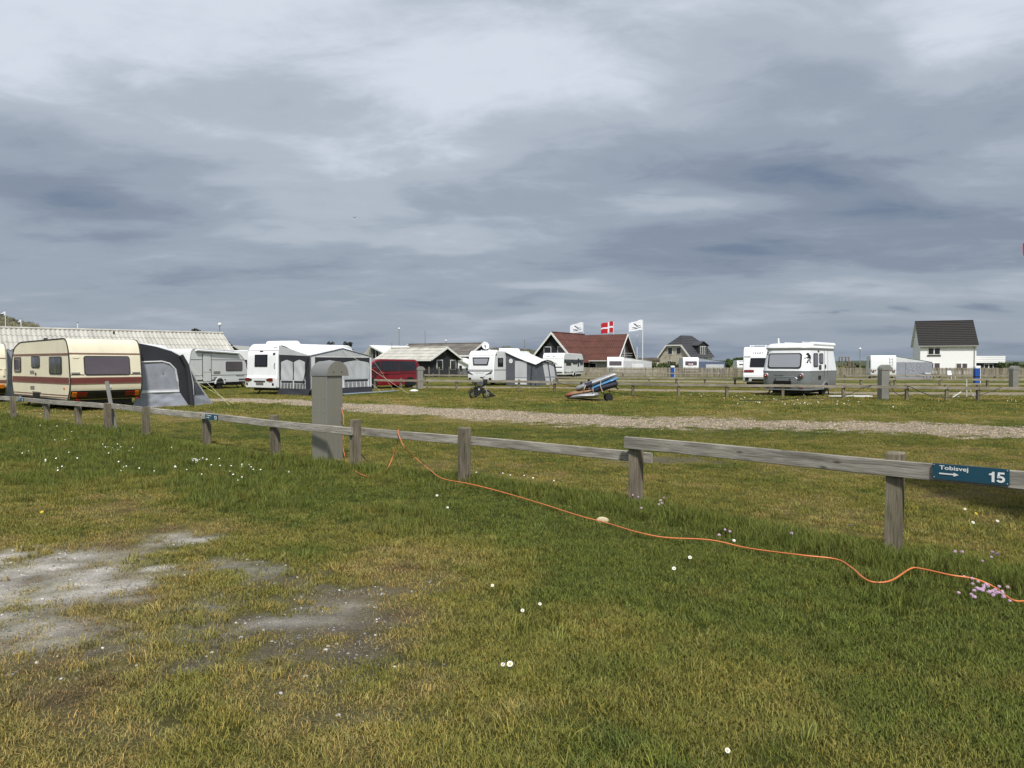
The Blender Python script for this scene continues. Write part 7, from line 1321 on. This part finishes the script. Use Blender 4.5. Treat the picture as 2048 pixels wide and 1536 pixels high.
# ------------------------------------------------------------------ dunes, far land, trees and shrubs
DUNE = mat('dune_grass', (98, 94, 72), .95, var=.45, scale=.9, bump=.8, bscale=2.5); DUNEB = mat('marram_blades', (104, 102, 74), .9, var=.4, scale=.6); LAND = mat('far_scrub', (62, 70, 48), .95, var=.25, scale=.05)
def mound(name, label, cx, D, wx, wy, hz, seed, m=None):
    rw = []
    for j in range(25):
        row = []
        for i in range(41):
            u_, v_ = i / 20 - 1, j / 12 - 1; e = max(0, 1 - u_ * u_) ** .8 * max(0, 1 - v_ * v_); x_, y_ = cx + u_ * wx, D + v_ * wy
            nz_ = float(fbm(np.array([x_ * .22]), np.array([y_ * .22]), seed, 4)[0]); nf = float(fbm(np.array([x_ * .9]), np.array([y_ * .9]), seed + 3, 3)[0]); row.append((x_, y_, hz * e * (.75 + .4 * nz_) + 1.0 * e * (nf - .5) - .05))
        rw.append(row)
    o = part(name, MB().grid(rw), m or DUNE, smooth=60); struct(o); o['label'] = label
    r_ = np.random.default_rng(seed); gb = MB()
    for k in range(2600):
        i, j = r_.integers(2, 38), r_.integers(2, 16); q = Vector(rw[j][i]).lerp(Vector(rw[j + 1][i + 1]), r_.uniform()); hh = r_.uniform(.15, .42); dx_ = r_.normal() * .25; ww = r_.uniform(.03, .07)
        gb.add([(q.x - ww, q.y, q.z - .1), (q.x + ww, q.y, q.z - .1), (q.x + dx_, q.y + r_.normal() * .15, q.z + hh)], [(0, 1, 2)])
    struct(part('marram_grass', gb, DUNEB, o, smooth=0), 'stuff')
mound('dune', 'grassy sand dune behind the long roof at far left', X(5, 112), 112, 10, 8, 9.2, 3); mound('dune', 'low grassy dune left of the red-roofed house', X(1010, 150), 150, 12, 8, 5.4, 4); mound('dune', 'low grassy dune behind the modern caravan', X(478, 100), 100, 4.5, 5, 3.7, 5)
def ridge(name, D, x0, x1, h, seed, m):
    rw = [[], [], []]
    for i in range(161):
        x_ = x0 + (x1 - x0) * i / 160; z_ = h * (.55 + .9 * float(fbm(np.array([x_ * .012]), np.array([0.]), seed, 5)[0])) * min(1, i / 12, (160 - i) / 12); rw[0].append((x_, D - 12, -.1)); rw[1].append((x_, D, z_)); rw[2].append((x_, D + 60, -.1))
    struct(part(name, MB().grid(rw), m, smooth=60))
ridge('far_land', 420, -420, 420, 2.5, 3, LAND); ridge('far_land', 900, -900, 900, 5.5, 8, mat('distant_land', (84, 96, 98), .95, var=.1, scale=.02))
LEAF = {}
def leafmat(name, c): LEAF[name] = mat(name, c, .8, var=.35, scale=1.5); return LEAF[name]
def plant(name, label, cat, px, D, ybase_z, ytop, wpx, m, n=700, leaf=.16, lean=0.0, squash=1.0, seed=0, bark=None, trunk=True):
    """tapered stem with limbs and a crown of leaf-sized faces spread through an uneven volume"""
    r_ = np.random.default_rng(seed); top = P(px, ytop, D).z; w_ = wpx / F_PX * D / 2; t = thing(name, label, cat, (X(px, D), D, 0)); mb = MB(); h0 = ybase_z; nl = max(5, int(n / 90)); cl = []
    for k in range(nl): cl.append((r_.uniform(-.75, .75) * w_, r_.uniform(-.6, .6) * w_, h0 + (top - h0) * r_.uniform(.35, .9), r_.uniform(.35, .6)))
    for k in range(n):
        c = cl[r_.integers(nl)]; v = r_.normal(size=3); v /= np.linalg.norm(v); rad = c[3] * r_.uniform(.3, 1) ** .5; x_, y_, z_ = c[0] + v[0] * rad * w_ * .75, c[1] + v[1] * rad * w_ * .75, c[2] + v[2] * rad * (top - h0) * .34 * squash
        z_ = min(max(z_, .1), top); x_ += lean * (z_ - h0); a_ = r_.normal(size=3); a_ /= np.linalg.norm(a_); b3 = np.cross(a_, r_.normal(size=3)); b3 /= np.linalg.norm(b3); s3 = leaf * r_.uniform(.5, 1.2); p_ = np.array([x_, y_, z_]); mb.add([p_ - a_ * s3, p_ + b3 * s3 * .5, p_ + a_ * s3, p_ - b3 * s3 * .5], [(0, 1, 2, 3)])
    part('crown', mb, m, t, smooth=0); tr = MB().tube([(0, 0, 0), (lean * .3, 0, h0 + (top - h0) * .35), (lean * .6 * top, .02, h0 + (top - h0) * .7)], [.10, .06, .02], 7)
    for c in cl[:6]: tr.tube([(0, 0, h0 * .5 + .2), (c[0] * .6 + lean * (c[2] - h0) * .6, c[1] * .6, (c[2] + h0) / 2), (c[0] + lean * (c[2] - h0), c[1], c[2])], [.04, .025, .008], 5)
    part('trunk', tr, bark or mat('bark', (74, 64, 54), .9), t); return t
BK = mat('grey_bark', (86, 76, 66), .9); DG = leafmat('dark_pine_needles', (44, 50, 38)); MG = leafmat('bush_leaves', (74, 92, 44)); OG = leafmat('olive_leaves', (88, 92, 56)); RG = leafmat('reed_tan', (120, 110, 84))
plant('wind_bent_tree', 'dark wind-bent treetop above the long corrugated roof', 'tree', 394, 80, 3.2, 655, 46, DG, 500, .14, .12, 1, 1, BK); plant('wind_bent_tree', 'dark shrub top behind the right end of the long corrugated roof', 'tree', 458, 80, 2.0, 680, 34, DG, 420, .16, .18, 1, 2, BK); plant('wind_bent_tree', 'dark treetop above the ridge of the awning tent, left one', 'tree', 664, 110, 2.4, 681, 22, DG, 300, .15, .05, 1, 3, BK); plant('wind_bent_tree', 'dark treetop above the ridge of the awning tent, right one', 'tree', 690, 110, 2.4, 684, 30, DG, 400, .15, .05, 1, 4, BK)
plant('bare_shrub', 'bare brown shrub right of the red-roofed house', 'shrub', 1268, 122, .3, 694, 26, RG, 260, .10, 0, 1, 5, BK)
for k, (px, D, yt, wp, m, lb) in enumerate(((1322, 128, 722, 44, MG, 'green bush behind the boarded fence left of the blue post'), (1352, 126, 724, 40, OG, 'yellow green bush behind the blue post'), (1306, 130, 725, 24, OG, 'small olive bush at the end of the long pale awning'), (1452, 130, 718, 30, MG, 'dark green bush at the right end of the blue grey awning'), (1470, 128, 714, 36, MG, 'tall green bush left of the half-hidden white caravan'), (1490, 132, 716, 40, OG, 'green bush behind the half-hidden white caravan'), (1703, 120, 724, 30, OG, 'olive bush behind the boarded fence left of the street lamp'), (1735, 120, 726, 30, MG, 'dark green bush behind the caravan with round lamps'), (2014, 105, 725, 40, MG, 'dark green bush right of the flat annex'), (2044, 108, 726, 40, OG, 'olive bush behind the boarded fence at the right edge'))): plant('green_bush', lb, 'bush', px, D, .1, yt, wp, m, 700, .17, 0, 1.2, 20 + k, BK)
plant('bare_shrub', 'bare brown climber on the wall of the stone house', 'shrub', 1336, 133, .2, 708, 22, RG, 160, .09, 0, 1, 40, BK)
# play frame behind the fence
t = thing('play_frame', 'timber play frame with slide behind the fence right of the silver caravan', 'play frame', (X(1684, 100), 100, 0)); tw = FARPOST
for x_ in (0, .9, 1.5):
    for y_ in (0, .9): part('post', MB().box(x_ - .06, x_ + .06, y_ - .06, y_ + .06, 0, 2.5 if x_ < 1 else 2.0), tw, t)
part('platform', MB().box(-.1, 1.6, -.1, 1.0, 1.2, 1.3), tw, t); part('slide', MB().bar((1.3, .4, 1.9), (2.2, .4, .9), .35, .06).bar((1.0, .4, 1.6), (1.9, .4, .7), .3, .06), FARSTEEL, t); part('roof_beam', MB().bar((-.2, .4, 2.5), (1.2, .4, 2.5), .1, .1), tw, t)
# birds
def bird(label, px, py, D, sp):
    q = P(px, py, D); t = thing('bird', label, 'bird', q, 0); r_ = sp / 2
    part('body', MB().lathe([(.01, -.5 * r_), (.10 * r_, -.25 * r_), (.14 * r_, .05 * r_), (.08 * r_, .35 * r_), (.02, .5 * r_)], 10, 'y'), BLACK, t)
    for sg in (-1, 1): part('wing', MB().grid([[(sg * r_ * u_, .12 * r_ * (1 - u_) + k - .12 * u_ * r_, .25 * r_ * math.sin(u_ * 2.2) - .05 * r_) for k in (-.14 * r_ * (1 - u_ * .8), .14 * r_ * (1 - u_ * .8))] for u_ in (0, .35, .7, 1)], .01), BLACK, t)
bird('dark bird in flight left of centre, larger of the birds', 709, 435, 60, .46); bird('tiny dark bird high in the middle of the sky', 1208, 244, 90, .22); bird('tiny dark bird at the right above the white house', 1885, 436, 90, .2)
